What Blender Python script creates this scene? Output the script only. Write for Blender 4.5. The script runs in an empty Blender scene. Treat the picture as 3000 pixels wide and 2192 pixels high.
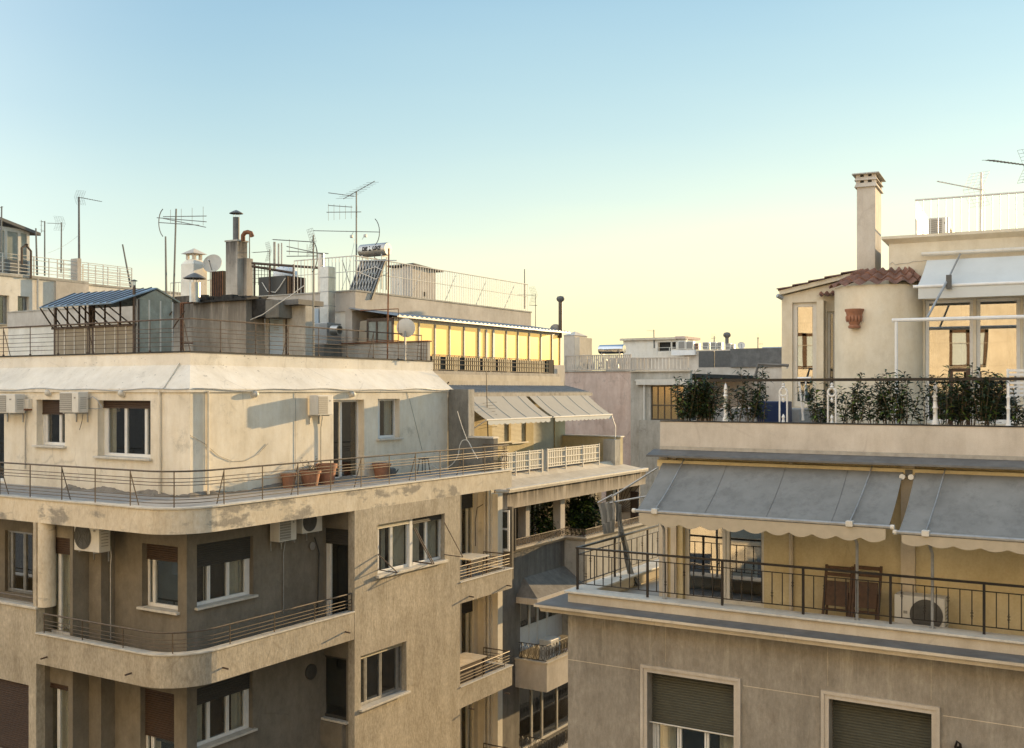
import bpy, bmesh, math, random
from mathutils import Vector, Matrix
random.seed(7)
PI = math.pi
sc = bpy.context.scene
COL = sc.collection
# ------------------------------------------------------------------ camera
FOC, CX, CY = 3113.0, 1500.0, 1143.0          # focal length, principal column, horizon row (photo 3000 x 2192)
TH = math.atan(1900 / 3113.0); SN, CS = math.sin(TH), math.cos(TH)
EYE = Vector((16.978, -14.826, 22.0))
cd = bpy.data.cameras.new('camera'); cam = bpy.data.objects.new('camera', cd); COL.objects.link(cam)
cam.location = EYE; cam.rotation_euler = (PI / 2, 0, TH)
cd.sensor_width = 36; cd.lens = FOC / 3000 * 36; cd.shift_y = (CY - 1096) / 3000
cd.clip_start = 0.1; cd.clip_end = 6000
sc.camera = cam
# ------------------------------------------------------------------ light
SUN_AZ = math.radians(10.5)                  # from +Y towards +X
SUN_EL = math.radians(7.5)
w = bpy.data.worlds.new('World'); sc.world = w; w.use_nodes = True
nt = w.node_tree; bg = nt.nodes['Background']
sky = nt.nodes.new('ShaderNodeTexSky'); sky.sky_type = 'NISHITA'; sky.sun_disc = False
sky.sun_elevation = SUN_EL; sky.sun_rotation = SUN_AZ
sky.altitude = 100; sky.air_density = 1.0; sky.dust_density = 1.0; sky.ozone_density = 1.0
def wm(op, a, b=None, c=None):
    n = nt.nodes.new('ShaderNodeMath'); n.operation = op
    for i, v in enumerate((a, b, c)):
        if v is None: continue
        if isinstance(v, (int, float)): n.inputs[i].default_value = v
        else: nt.links.new(v, n.inputs[i])
    return n.outputs[0]
BACK = (5.7, 5.1, 4.3)                          # added fill glow in the unseen sky opposite the sun, lifts shaded walls
sp = nt.nodes.new('ShaderNodeSeparateColor'); nt.links.new(sky.outputs[0], sp.inputs[0])
glow = wm('MULTIPLY', wm('POWER', wm('MAXIMUM', sp.outputs[1], .05), .13), 4.4)     # the Nishita sky's own brightness, strongly compressed
tcw = nt.nodes.new('ShaderNodeTexCoord'); sx = nt.nodes.new('ShaderNodeSeparateXYZ'); nt.links.new(tcw.outputs['Generated'], sx.inputs[0])
tow = wm('ADD', wm('MULTIPLY', sx.outputs[0], math.sin(SUN_AZ)), wm('MULTIPLY', sx.outputs[1], math.cos(SUN_AZ)))
nz_ = nt.nodes.new('ShaderNodeTexNoise'); nz_.inputs['Scale'].default_value = 2.2; nz_.inputs['Detail'].default_value = 3
mpw = nt.nodes.new('ShaderNodeMapping'); mpw.inputs['Scale'].default_value = (1, 1, 5); nt.links.new(tcw.outputs['Generated'], mpw.inputs[0]); nt.links.new(mpw.outputs[0], nz_.inputs['Vector'])
zz = wm('ADD', wm('ADD', sx.outputs[2], wm('MULTIPLY', wm('SUBTRACT', .75, tow), .13)), wm('MULTIPLY', wm('SUBTRACT', nz_.outputs[0], .5), .05))
rm = nt.nodes.new('ShaderNodeValToRGB'); el = rm.color_ramp.elements; rm.color_ramp.interpolation = 'B_SPLINE'
stops = [(0, (.98, .80, .40)), (.05, (.98, .87, .50)), (.11, (.88, .89, .62)), (.17, (.66, .81, .73)), (.26, (.47, .67, .73)), (.36, (.345, .555, .70)), (.6, (.25, .45, .66))]
el[0].position = 0; el[1].position = 1; el[1].color = (.2, .4, .66, 1); el[0].color = stops[0][1] + (1,)
for p_, c_ in stops[1:]: e_ = el.new(p_); e_.color = c_ + (1,)
nt.links.new(zz, rm.inputs[0])
bk = wm('MULTIPLY_ADD', wm('ADD', wm('MULTIPLY', sx.outputs[0], -.55), wm('MULTIPLY', sx.outputs[1], -.84)), 1.0, .1)
mrw = nt.nodes.new('ShaderNodeMapRange'); mrw.interpolation_type = 'SMOOTHSTEP'; mrw.inputs[1].default_value = -.1; mrw.inputs[2].default_value = .9; nt.links.new(bk, mrw.inputs[0])
s2 = nt.nodes.new('ShaderNodeSeparateColor'); nt.links.new(rm.outputs[0], s2.inputs[0])
cc = nt.nodes.new('ShaderNodeCombineColor')
for i in range(3): nt.links.new(wm('MULTIPLY_ADD', mrw.outputs[0], BACK[i], wm('MULTIPLY', s2.outputs[i], glow)), cc.inputs[i])
nt.links.new(cc.outputs[0], bg.inputs[0]); bg.inputs[1].default_value = 0.12
sl = bpy.data.lights.new('sun', 'SUN'); so = bpy.data.objects.new('sun', sl); COL.objects.link(so)
sl.energy = 5.0; sl.angle = math.radians(0.5); sl.color = (1.0, 0.70, 0.36)
sd = Vector((math.sin(SUN_AZ) * math.cos(SUN_EL), math.cos(SUN_AZ) * math.cos(SUN_EL), math.sin(SUN_EL)))
so.rotation_euler = sd.to_track_quat('Z', 'Y').to_euler()
so.location = (30, 60, 60)
sc.view_settings.view_transform = 'Standard'; sc.view_settings.look = 'None'
sc.view_settings.exposure = 0.9; sc.view_settings.gamma = 1.0
sc.render.engine = 'CYCLES'
sc.cycles.max_bounces = 6; sc.cycles.transparent_max_bounces = 12
sc.cycles.caustics_reflective = False; sc.cycles.caustics_refractive = False
# ------------------------------------------------------------------ measuring: photo pixel -> point on a real plane
def ray(px, py):
    k = (px - CX) / FOC
    return Vector((-SN + k * CS, CS + k * SN, -(py - CY) / FOC))
class Fr:
    """vertical facade frame: origin o, direction e along it (u), outward normal n"""
    def __init__(s, o, e):
        s.o = Vector((o[0], o[1], 0)); s.e = Vector((e[0], e[1], 0)).normalized(); s.n = Vector((s.e.y, -s.e.x, 0))
    def p(s, u, n, z): return Vector((s.o.x + s.e.x * u + s.n.x * n, s.o.y + s.e.y * u + s.n.y * n, z))
    def at(s, px, py, n=0.0):
        d = ray(px, py); t = ((s.o + s.n * n) - Vector((EYE.x, EYE.y, 0))).dot(s.n) / d.dot(s.n)
        q = EYE + d * t
        return ((q - s.o).dot(s.e), q.z)
    def u(s, px, n=0.0): return s.at(px, CY, n)[0]
    def z(s, px, py, n=0.0): return s.at(px, py, n)[1]
    def P(s, px, py, n=0.0):
        a, z = s.at(px, py, n); return s.p(a, n, z)
def LF(y): return Fr((0, y), (1, 0))          # faces the camera's left; u = x
def RF(x): return Fr((x, 0), (0, 1))          # faces the street; u = y
def GZ(px, py, z):
    d = ray(px, py); t = (z - EYE.z) / d.z; return EYE + d * t
# ------------------------------------------------------------------ mesh builder
class MB:
    def __init__(s): s.v = []; s.f = []; s.sm = []
    def add(s, vs, fs, smooth=False):
        b = len(s.v); s.v += [Vector(q) for q in vs]; s.f += [tuple(b + i for i in f) for f in fs]; s.sm += [smooth] * len(fs); return s
    def quad(s, *q): return s.add(q, [tuple(range(len(q)))])
    def hexa(s, c): return s.add(c, [(0, 1, 2, 3), (7, 6, 5, 4), (0, 4, 5, 1), (1, 5, 6, 2), (2, 6, 7, 3), (3, 7, 4, 0)])
    def box(s, x0, x1, y0, y1, z0, z1):
        return s.hexa([(x0, y0, z0), (x1, y0, z0), (x1, y1, z0), (x0, y1, z0), (x0, y0, z1), (x1, y0, z1), (x1, y1, z1), (x0, y1, z1)])
    def fb(s, fr, u0, u1, n0, n1, z0, z1):
        P = fr.p
        return s.hexa([P(u0, n0, z0), P(u1, n0, z0), P(u1, n1, z0), P(u0, n1, z0), P(u0, n0, z1), P(u1, n0, z1), P(u1, n1, z1), P(u0, n1, z1)])
    def tube(s, pts, r, n=6, smooth=True, cap=True):
        pts = [Vector(p) for p in pts]; m = len(pts); rr = r if isinstance(r, (list, tuple)) else [r] * m
        vs = []; up = None
        for i, p in enumerate(pts):
            t = (pts[min(i + 1, m - 1)] - pts[max(i - 1, 0)])
            if t.length < 1e-9: t = Vector((0, 0, 1))
            t.normalize()
            if up is None:
                a = Vector((0, 0, 1)) if abs(t.z) < .9 else Vector((1, 0, 0)); up = (a - t * a.dot(t)).normalized()
            else:
                up = up - t * up.dot(t)
                up = up.normalized() if up.length > 1e-6 else Vector((1, 0, 0))
            b = t.cross(up)
            for k in range(n):
                a = 2 * PI * (k + .5) / n; vs.append(p + (up * math.cos(a) + b * math.sin(a)) * rr[i])
        fs = [(i * n + k, i * n + (k + 1) % n, (i + 1) * n + (k + 1) % n, (i + 1) * n + k) for i in range(m - 1) for k in range(n)]
        s.add(vs, fs, smooth and n > 4)
        if cap:
            s.add(vs[:n], [tuple(range(n))]); s.add(vs[-n:], [tuple(range(n))])
        return s
    def lathe(s, prof, n=16, c=(0, 0, 0), smooth=True):
        c = Vector(c); vs = []
        for r, z in prof:
            for k in range(n):
                a = 2 * PI * k / n; vs.append(c + Vector((r * math.cos(a), r * math.sin(a), z)))
        m = len(prof)
        fs = [(i * n + k, i * n + (k + 1) % n, (i + 1) * n + (k + 1) % n, (i + 1) * n + k) for i in range(m - 1) for k in range(n)]
        return s.add(vs, fs, smooth)
    def sweep(s, path, prof, close=True):
        """sweep a profile [(outward, z)] along a plan path [(x, y)]; outward = right-hand side of travel"""
        m = len(path); P = [Vector((a[0], a[1], 0)) for a in path]; N = []
        for i in range(m):
            ns = []
            for j in (i - 1, i):
                if 0 <= j < m - 1:
                    d = (P[j + 1] - P[j]).normalized(); ns.append(Vector((d.y, -d.x, 0)))
            if len(ns) == 2:
                q = ns[0] + ns[1]; q = q / max(.2, q.length_squared) * 2
            else: q = ns[0]
            N.append(q)
        k = len(prof); vs = [P[i] + N[i] * a + Vector((0, 0, z)) for i in range(m) for a, z in prof]
        kk = k if close else k - 1
        fs = [(i * k + j, i * k + (j + 1) % k, (i + 1) * k + (j + 1) % k, (i + 1) * k + j) for i in range(m - 1) for j in range(kk)]
        if close: fs += [tuple(range(k)), tuple((m - 1) * k + j for j in range(k))]
        return s.add(vs, fs)
    def prism(s, poly, z0, z1):
        n = len(poly); vs = [(x, y, z0) for x, y in poly] + [(x, y, z1) for x, y in poly]
        return s.add(vs, [tuple(range(n)), tuple(range(n, 2 * n))] + [(i, (i + 1) % n, n + (i + 1) % n, n + i) for i in range(n)])
    def fprism(s, fr, poly, n0, n1):
        """polygon [(u, z)] in a facade frame, given thickness n0..n1"""
        m = len(poly); vs = [fr.p(u, n0, z) for u, z in poly] + [fr.p(u, n1, z) for u, z in poly]
        return s.add(vs, [tuple(range(m)), tuple(range(m, 2 * m))] + [(i, (i + 1) % m, m + (i + 1) % m, m + i) for i in range(m)])
    def wall(s, fr, u0, u1, z0, z1, holes=(), t=.25, n=0.0):
        us = sorted({u0, u1} | {min(max(h[i], u0), u1) for h in holes for i in (0, 1)}); zs = sorted({z0, z1} | {min(max(h[i], z0), z1) for h in holes for i in (2, 3)})
        def full(i, j):
            if i < 0 or j < 0 or i >= len(us) - 1 or j >= len(zs) - 1: return False
            a, b = (us[i] + us[i + 1]) / 2, (zs[j] + zs[j + 1]) / 2
            return not any(h[0] < a < h[1] and h[2] < b < h[3] for h in holes)
        P = fr.p
        for i in range(len(us) - 1):
            for j in range(len(zs) - 1):
                if not full(i, j): continue
                a, b, c, d = us[i], us[i + 1], zs[j], zs[j + 1]
                s.quad(P(a, n, c), P(b, n, c), P(b, n, d), P(a, n, d)); s.quad(P(a, n - t, c), P(b, n - t, c), P(b, n - t, d), P(a, n - t, d))
                if not full(i - 1, j): s.quad(P(a, n, c), P(a, n - t, c), P(a, n - t, d), P(a, n, d))
                if not full(i + 1, j): s.quad(P(b, n, c), P(b, n - t, c), P(b, n - t, d), P(b, n, d))
                if not full(i, j - 1): s.quad(P(a, n, c), P(b, n, c), P(b, n - t, c), P(a, n - t, c))
                if not full(i, j + 1): s.quad(P(a, n, d), P(b, n, d), P(b, n - t, d), P(a, n - t, d))
        return s
    def build(s, name, mat, parent=None, local=False, bevel=0, label=None):
        me = bpy.data.meshes.new(name)
        off = Vector((0, 0, 0))
        if parent is not None and not local: off = world_loc(parent)
        loc = Vector((0, 0, 0))
        if parent is None and s.v:
            lo = Vector((min(v.x for v in s.v), min(v.y for v in s.v), min(v.z for v in s.v))); hi = Vector((max(v.x for v in s.v), max(v.y for v in s.v), 0))
            loc = Vector(((lo.x + hi.x) / 2, (lo.y + hi.y) / 2, lo.z)); off = loc
        me.from_pydata([v - off for v in s.v], [], s.f)
        bm = bmesh.new(); bm.from_mesh(me); bmesh.ops.remove_doubles(bm, verts=bm.verts, dist=1e-5); bmesh.ops.recalc_face_normals(bm, faces=bm.faces) ; bm.to_mesh(me); bm.free()
        sm = any(s.sm)
        if sm:
            for p in me.polygons: p.use_smooth = True
            try: me.set_sharp_from_angle(angle=math.radians(38))
            except Exception: pass
        o = bpy.data.objects.new(name, me); COL.objects.link(o); o.location = loc
        if mat is not None: me.materials.append(mat)
        if parent is not None: o.parent = parent
        if bevel:
            b = o.modifiers.new('bevel', 'BEVEL'); b.width = bevel; b.segments = 2; b.limit_method = 'ANGLE'; b.angle_limit = math.radians(40)
        if label: o['label'] = label
        return o
def world_loc(o):
    p = Vector(o.location)
    while o.parent is not None: o = o.parent; p += Vector(o.location)
    return p
def thing(name, label, cat, loc=(0, 0, 0), rz=0, group=None):
    o = bpy.data.objects.new(name, None); COL.objects.link(o); o.empty_display_size = .2
    o.location = loc; o.rotation_euler = (0, 0, rz); o['label'] = label; o['category'] = cat
    if group: o['group'] = group
    return o
def tag(o, label, cat, group=None, kind=None):
    if label: o['label'] = label
    if cat: o['category'] = cat
    if group: o['group'] = group
    if kind: o['kind'] = kind
    return o
def copy_tree(o, parent=None):
    c = o.copy(); COL.objects.link(c)
    if parent is not None: c.parent = parent
    for ch in list(KIDS(o)): copy_tree(ch, c)
    return c
def KIDS(o): return [x for x in COL.objects if x.parent == o]
def dup(src, loc, rz, label, scale=None):
    c = copy_tree(src); c.location = loc; c.rotation_euler = (0, 0, rz); c['label'] = label
    if scale: c.scale = scale if isinstance(scale, (tuple, list)) else (scale,) * 3
    return c
def arc(cx, cy, r, a0, a1, n=10):
    return [(cx + r * math.cos(math.radians(a0 + (a1 - a0) * i / n)), cy + r * math.sin(math.radians(a0 + (a1 - a0) * i / n))) for i in range(n + 1)]
# ------------------------------------------------------------------ materials
def newmat(name):
    m = bpy.data.materials.new(name); m.use_nodes = True; n = m.node_tree.nodes; return m, m.node_tree, n['Principled BSDF']
def N(t, typ, **kw):
    x = t.nodes.new(typ)
    for k, v in kw.items(): setattr(x, k, v)
    return x
def pos(t, sx=1, sy=1, sz=1, off=(0, 0, 0)):
    g = N(t, 'ShaderNodeNewGeometry'); m = N(t, 'ShaderNodeMapping'); m.inputs['Scale'].default_value = (sx, sy, sz); m.inputs['Location'].default_value = off
    t.links.new(g.outputs['Position'], m.inputs['Vector']); return m.outputs[0]
def noise(t, vec, scale, detail=6, rough=.6):
    x = N(t, 'ShaderNodeTexNoise'); x.inputs['Scale'].default_value = scale; x.inputs['Detail'].default_value = detail; x.inputs['Roughness'].default_value = rough
    t.links.new(vec, x.inputs['Vector']); return x.outputs['Fac']
def ramp(t, fac, a, b, ca=(0, 0, 0, 1), cb=(1, 1, 1, 1)):
    r = N(t, 'ShaderNodeValToRGB'); r.color_ramp.elements[0].position = a; r.color_ramp.elements[1].position = b
    r.color_ramp.elements[0].color = ca; r.color_ramp.elements[1].color = cb; t.links.new(fac, r.inputs[0]); return r.outputs[0]
def mixc(t, fac, a, b, mode='MIX'):
    m = N(t, 'ShaderNodeMix', data_type='RGBA', blend_type=mode)
    if isinstance(fac, (int, float)): m.inputs[0].default_value = fac
    else: t.links.new(fac, m.inputs[0])
    for i, c in ((6, a), (7, b)):
        if isinstance(c, tuple): m.inputs[i].default_value = c if len(c) == 4 else c + (1,)
        else: t.links.new(c, m.inputs[i])
    return m.outputs[2]
def plaster(name, col, stain=(.2, .17, .13), amt=.5, streak=.35, bump=.3, grain=60, rough=.9, patch=None, pscale=.5, pth=(.55, .62), comb=.0, drip=None, crack=.35):
    m, t, b = newmat(name)
    def mul(x, k): f = N(t, 'ShaderNodeMath', operation='MULTIPLY'); t.links.new(x, f.inputs[0]); f.inputs[1].default_value = k; return f.outputs[0]
    big = noise(t, pos(t), .5, 8, .68); c = mixc(t, ramp(t, big, .32, .68), tuple(x * .86 for x in col), tuple(min(1, x * 1.12) for x in col))
    c = mixc(t, .26, c, ramp(t, noise(t, pos(t, 1, 1, .7, (4, 4, 4)), 3.2, 8, .7), .28, .72), 'SOFT_LIGHT')
    vs = noise(t, pos(t, 2.2, 2.2, .38, (3, 1, 7)), 1.3, 9, .74)
    c = mixc(t, streak * .6, c, ramp(t, vs, .3, .7), 'SOFT_LIGHT')
    st = noise(t, pos(t, 1.7, 1.7, .22, (3, 1, 7)), 1.4, 10, .76)
    c = mixc(t, mul(ramp(t, st, .58, .80), streak * .8), c, stain)
    sp = noise(t, pos(t, 1, 1, 1, (9, 4, 2)), 1.2, 10, .78); c = mixc(t, mul(ramp(t, sp, .56, .72), amt), c, stain)
    if patch:
        pp = noise(t, pos(t, 1, 1, 2.2, (2, 8, 3)), pscale, 7, .62); c = mixc(t, ramp(t, pp, *pth), c, patch)
    if drip:
        zt, ln, dc, da, dl, dh = (tuple(drip) + (.44, .6))[:6]
        g = N(t, 'ShaderNodeNewGeometry'); sz = N(t, 'ShaderNodeSeparateXYZ'); t.links.new(g.outputs['Position'], sz.inputs[0])
        mr = N(t, 'ShaderNodeMapRange'); mr.inputs[1].default_value = zt - ln; mr.inputs[2].default_value = zt; t.links.new(sz.outputs[2], mr.inputs[0])
        lt = N(t, 'ShaderNodeMath', operation='LESS_THAN'); t.links.new(sz.outputs[2], lt.inputs[0]); lt.inputs[1].default_value = zt + .3; mk = N(t, 'ShaderNodeMath', operation='MULTIPLY'); t.links.new(mr.outputs[0], mk.inputs[0]); t.links.new(lt.outputs[0], mk.inputs[1])
        dn = noise(t, pos(t, 2.2, 2.2, .16, (1, 6, 2)), 1.5, 10, .76); k = N(t, 'ShaderNodeMath', operation='MULTIPLY'); t.links.new(mk.outputs[0], k.inputs[0]); t.links.new(ramp(t, dn, dl, dh), k.inputs[1])
        c = mixc(t, mul(k.outputs[0], da), c, dc)
    if comb:
        cb = noise(t, pos(t, 9, 9, 3.6), 2.2, 6, .75); c = mixc(t, comb, c, ramp(t, cb, .3, .7), 'OVERLAY')
    if crack:
        vo = N(t, 'ShaderNodeTexVoronoi', feature='DISTANCE_TO_EDGE'); vo.inputs['Scale'].default_value = .42
        wv = N(t, 'ShaderNodeMix', data_type='VECTOR'); wv.inputs[0].default_value = .12; t.links.new(pos(t, 1, 1, .6), wv.inputs[4]); nn = N(t, 'ShaderNodeTexNoise'); nn.inputs['Scale'].default_value = 2.4; nn.inputs['Detail'].default_value = 6; t.links.new(pos(t), nn.inputs[0]); t.links.new(nn.outputs['Color'], wv.inputs[5])
        t.links.new(wv.outputs[1], vo.inputs['Vector']); cm = ramp(t, vo.outputs['Distance'], .0, .006, (1, 1, 1, 1), (0, 0, 0, 1))
        k = N(t, 'ShaderNodeMath', operation='MULTIPLY'); t.links.new(cm, k.inputs[0]); t.links.new(ramp(t, noise(t, pos(t, 1, 1, 1, (7, 7, 7)), .7, 3), .5, .6), k.inputs[1]); c = mixc(t, mul(k.outputs[0], crack), c, stain)
    g = noise(t, pos(t), grain, 4, .65); c = mixc(t, .10, c, ramp(t, g, .25, .75), 'OVERLAY')
    t.links.new(c, b.inputs['Base Color']); b.inputs['Roughness'].default_value = rough; b.inputs['Specular IOR Level'].default_value = .2
    bp = N(t, 'ShaderNodeBump'); bp.inputs['Strength'].default_value = bump; bp.inputs['Distance'].default_value = .012
    bn = noise(t, pos(t), 7, 8, .7); t.links.new(bn, bp.inputs['Height']); t.links.new(bp.outputs[0], b.inputs['Normal'])
    return m
def paint(name, col, rough=.5, metal=0, var=.12, scale=6, dirt=None, damt=.4, spec=.4):
    m, t, b = newmat(name)
    n = noise(t, pos(t), scale, 6, .65)
    c = mixc(t, ramp(t, n, .3, .7), tuple(x * (1 - var) for x in col), tuple(min(1, x * (1 + var)) for x in col))
    if dirt:
        d = noise(t, pos(t, 1.6, 1.6, .35, (5, 5, 1)), 2.2, 9, .75); f = N(t, 'ShaderNodeMath', operation='MULTIPLY')
        t.links.new(ramp(t, d, .5, .75), f.inputs[0]); f.inputs[1].default_value = damt; c = mixc(t, f.outputs[0], c, dirt)
    t.links.new(c, b.inputs['Base Color']); b.inputs['Metallic'].default_value = metal; b.inputs['Specular IOR Level'].default_value = spec
    r = N(t, 'ShaderNodeMapRange'); r.inputs[3].default_value = max(.02, rough - .1); r.inputs[4].default_value = min(1, rough + .12)
    t.links.new(n, r.inputs[0]); t.links.new(r.outputs[0], b.inputs['Roughness'])
    return m
def glassm(name, refl=.12, tint=(.6, .65, .65), rough=.015, wave=.0, gcol=(.95, .95, .95)):
    m, t, b = newmat(name); t.nodes.remove(b); out = t.nodes['Material Output']
    g = N(t, 'ShaderNodeBsdfGlossy'); g.inputs['Roughness'].default_value = rough; g.inputs['Color'].default_value = gcol + (1,)
    tr = N(t, 'ShaderNodeBsdfTransparent'); tr.inputs[0].default_value = tint + (1,)
    lw = N(t, 'ShaderNodeFresnel'); gg = N(t, 'ShaderNodeNewGeometry'); io = N(t, 'ShaderNodeMath', operation='MULTIPLY_ADD'); t.links.new(gg.outputs['Backfacing'], io.inputs[0]); io.inputs[1].default_value = 1 / 1.5 - 1.5; io.inputs[2].default_value = 1.5; t.links.new(io.outputs[0], lw.inputs[0])
    mx = N(t, 'ShaderNodeMath', operation='MULTIPLY_ADD'); t.links.new(lw.outputs[0], mx.inputs[0]); mx.inputs[1].default_value = 1 - refl; mx.inputs[2].default_value = refl; mx.use_clamp = True
    ms = N(t, 'ShaderNodeMixShader'); t.links.new(mx.outputs[0], ms.inputs[0]); t.links.new(tr.outputs[0], ms.inputs[1]); t.links.new(g.outputs[0], ms.inputs[2])
    t.links.new(ms.outputs[0], out.inputs[0])
    if wave:
        bp = N(t, 'ShaderNodeBump'); bp.inputs['Strength'].default_value = wave; bp.inputs['Distance'].default_value = .02
        t.links.new(noise(t, pos(t, 1, 1, .5), 1.1, 2, .4), bp.inputs['Height']); t.links.new(bp.outputs[0], g.inputs['Normal'])
    return m
M = {}
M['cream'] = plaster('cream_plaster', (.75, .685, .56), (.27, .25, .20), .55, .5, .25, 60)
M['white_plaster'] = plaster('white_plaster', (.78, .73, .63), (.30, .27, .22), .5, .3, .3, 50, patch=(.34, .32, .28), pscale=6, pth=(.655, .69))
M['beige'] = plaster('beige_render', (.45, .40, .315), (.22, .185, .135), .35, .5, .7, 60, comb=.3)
M['band'] = plaster('band_render', (.66, .59, .465), (.27, .235, .18), .3, .4, .5, 60, patch=(.33, .305, .26), pscale=.75, pth=(.54, .60), comb=.2)
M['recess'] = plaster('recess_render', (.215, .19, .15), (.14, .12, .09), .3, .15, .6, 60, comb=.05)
M['concrete'] = plaster('old_concrete', (.45, .42, .36), (.13, .12, .10), .7, .7, .4, 40)
M['stained'] = plaster('stained_concrete', (.47, .42, .345), (.09, .075, .06), .7, .6, .4, 40)
M['soot_low'] = plaster('sooty_concrete', (.47, .41, .33), (.07, .06, .05), .75, .6, .4, 40, drip=(25.5, 2.6, (.03, .026, .022), 1.0, .26, .52))
M['soot_high'] = plaster('sooty_chimney', (.50, .45, .38), (.09, .08, .065), .6, .5, .4, 40, drip=(27.9, 2.2, (.03, .027, .024), 1.0, .26, .52))
M['aerial'] = paint('aerial_metal', (.17, .175, .165), .55, var=.2, metal=.2)
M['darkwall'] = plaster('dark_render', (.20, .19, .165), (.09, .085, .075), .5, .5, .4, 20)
M['grime'] = plaster('grimy_mortar', (.22, .20, .17), (.03, .03, .028), .9, .3, .4, 30)
M['floor'] = plaster('terrace_floor', (.33, .32, .30), (.26, .24, .22), .5, 0, .3, 12)
M['marble'] = paint('marble_coping', (.60, .57, .50), .5, var=.15, scale=5, dirt=(.33, .31, .27), damt=.5)
M['pink'] = plaster('pink_render', (.64, .50, .42), (.22, .17, .145), .6, .6, .3, 40)
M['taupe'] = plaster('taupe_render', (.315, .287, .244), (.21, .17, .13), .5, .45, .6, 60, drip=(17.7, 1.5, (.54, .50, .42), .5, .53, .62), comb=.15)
M['cband'] = plaster('pale_band', (.60, .525, .41), (.33, .28, .21), .4, .35, .25, 60)
M['cpar'] = plaster('parapet_render', (.565, .51, .435), (.40, .34, .285), .4, .3, .2, 60)
M['ccream'] = plaster('penthouse_cream', (.68, .61, .475), (.45, .38, .28), .25, .25, .15, 60, crack=.1)
M['yellow'] = plaster('yellow_render', (.64, .54, .33), (.40, .33, .2), .3, .2, .2, 26)
M['white'] = paint('white_paint', (.78, .78, .76), .4, var=.06, dirt=(.5, .47, .42), damt=.35)
M['whitemetal'] = paint('white_metal', (.66, .63, .56), .5, var=.08, dirt=(.42, .37, .30), damt=.5)
M['acw'] = paint('ac_casing', (.66, .64, .58), .45, var=.06, dirt=(.4, .36, .3), damt=.4)
M['acdark'] = paint('ac_grille', (.10, .10, .095), .5, var=.2)
M['acgrey'] = paint('ac_coil', (.28, .265, .235), .55, var=.15, scale=30)
M['rail'] = paint('bronze_rail', (.12, .093, .066), .45, var=.3, scale=9, metal=.3)
M['black'] = paint('black_iron', (.018, .015, .014), .4, var=.3, scale=12)
M['iron'] = paint('rusty_iron', (.10, .07, .05), .7, var=.5, scale=10)
M['rust'] = paint('rust', (.20, .09, .045), .85, var=.5, scale=8)
M['galv'] = paint('galvanised_steel', (.38, .38, .37), .45, metal=.6, var=.2, scale=8)
M['alu'] = paint('aluminium', (.50, .49, .46), .35, metal=.8, var=.15)
M['tar'] = paint('tar_felt', (.035, .033, .03), .8, var=.6, scale=7)
M['brown'] = paint('brown_shutter', (.065, .04, .027), .55, var=.15, dirt=(.10, .075, .055), damt=.4)
M['olive'] = paint('olive_shutter', (.085, .085, .065), .55, var=.12)
M['darkshut'] = paint('dark_shutter', (.06, .058, .052), .6, var=.15)
M['creamshut'] = paint('cream_shutter', (.62, .58, .46), .5, var=.08)
M['dark'] = paint('dark_interior', (.035, .032, .028), .9, var=.3)
M['room'] = paint('room_wall', (.17, .15, .12), .9, var=.2)
M['curtain'] = paint('curtain', (.62, .58, .48), .9, var=.08)
M['terra'] = paint('terracotta', (.33, .155, .09), .85, var=.25, scale=5, dirt=(.22, .15, .11), damt=.6)
M['tile'] = paint('roof_tile', (.22, .115, .08), .85, var=.45, scale=4, dirt=(.10, .07, .055), damt=.7)
M['awn'] = paint('grey_awning', (.225, .23, .222), .9, var=.16, scale=1.4, dirt=(.12, .122, .12), damt=.7, spec=.1)
M['awnlight'] = paint('pale_awning', (.41, .38, .32), .85, var=.06, scale=2, dirt=(.34, .31, .27), damt=.3)
M['awnwhite'] = paint('white_awning', (.60, .62, .60), .8, var=.05, scale=2, dirt=(.5, .5, .47), damt=.3)
M['valance'] = paint('beige_valance', (.46, .40, .30), .9, var=.08)
M['flash'] = paint('grey_flashing', (.15, .148, .142), .65, var=.25, scale=3, dirt=(.08, .08, .078), damt=.6, spec=.2)
M['sheet'] = paint('weathered_sheet', (.27, .262, .245), .75, var=.2, scale=4, dirt=(.15, .14, .13), damt=.6, spec=.2)
M['fascia'] = plaster('streaked_fascia', (.50, .43, .34), (.10, .08, .06), .4, .6, .4, 40, drip=(18.8, .62, (.05, .04, .03), 1.0, .38, .53))
M['grimy_shaded'] = plaster('grimy_shaded_render', (.20, .185, .16), (.08, .075, .065), .6, .5, .4, 40, drip=(17.0, 1.5, (.07, .065, .055), .6))  # grime, plus missing shade on block B's lower front put into the colour
M['bluemetal'] = paint('blue_roof_sheet', (.25, .34, .44), .5, var=.22, scale=3, dirt=(.14, .19, .24), damt=.5, spec=.4)
M['dullglass'] = paint('dull_glazing', (.30, .32, .28), .25, var=.25, scale=2, dirt=(.2, .19, .16), damt=.5)
M['panel'] = paint('beige_panel', (.36, .31, .23), .7, var=.15, scale=2)
M['bluedoor'] = paint('pale_blue_door', (.42, .50, .56), .5, var=.06)
M['dish'] = paint('dish_paint', (.56, .53, .46), .5, var=.06)
M['wood'] = paint('brown_wood', (.085, .048, .028), .7, var=.4, scale=14)
M['bamboo'] = paint('pale_slat', (.50, .42, .27), .7, var=.25, scale=10)
M['leaf'] = paint('leaf', (.024, .041, .017), .55, var=.5, scale=9)
M['leaf2'] = paint('bright_leaf', (.11, .17, .03), .5, var=.5, scale=7)
M['stem'] = paint('stem', (.13, .10, .065), .9, var=.3)
M['bluebox'] = paint('blue_planter', (.006, .022, .075), .4)
M['red'] = paint('dark_red', (.16, .035, .028), .6, var=.2)
M['glass'] = glassm('window_glass', .05, (.86, .88, .87), wave=.05)
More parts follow.
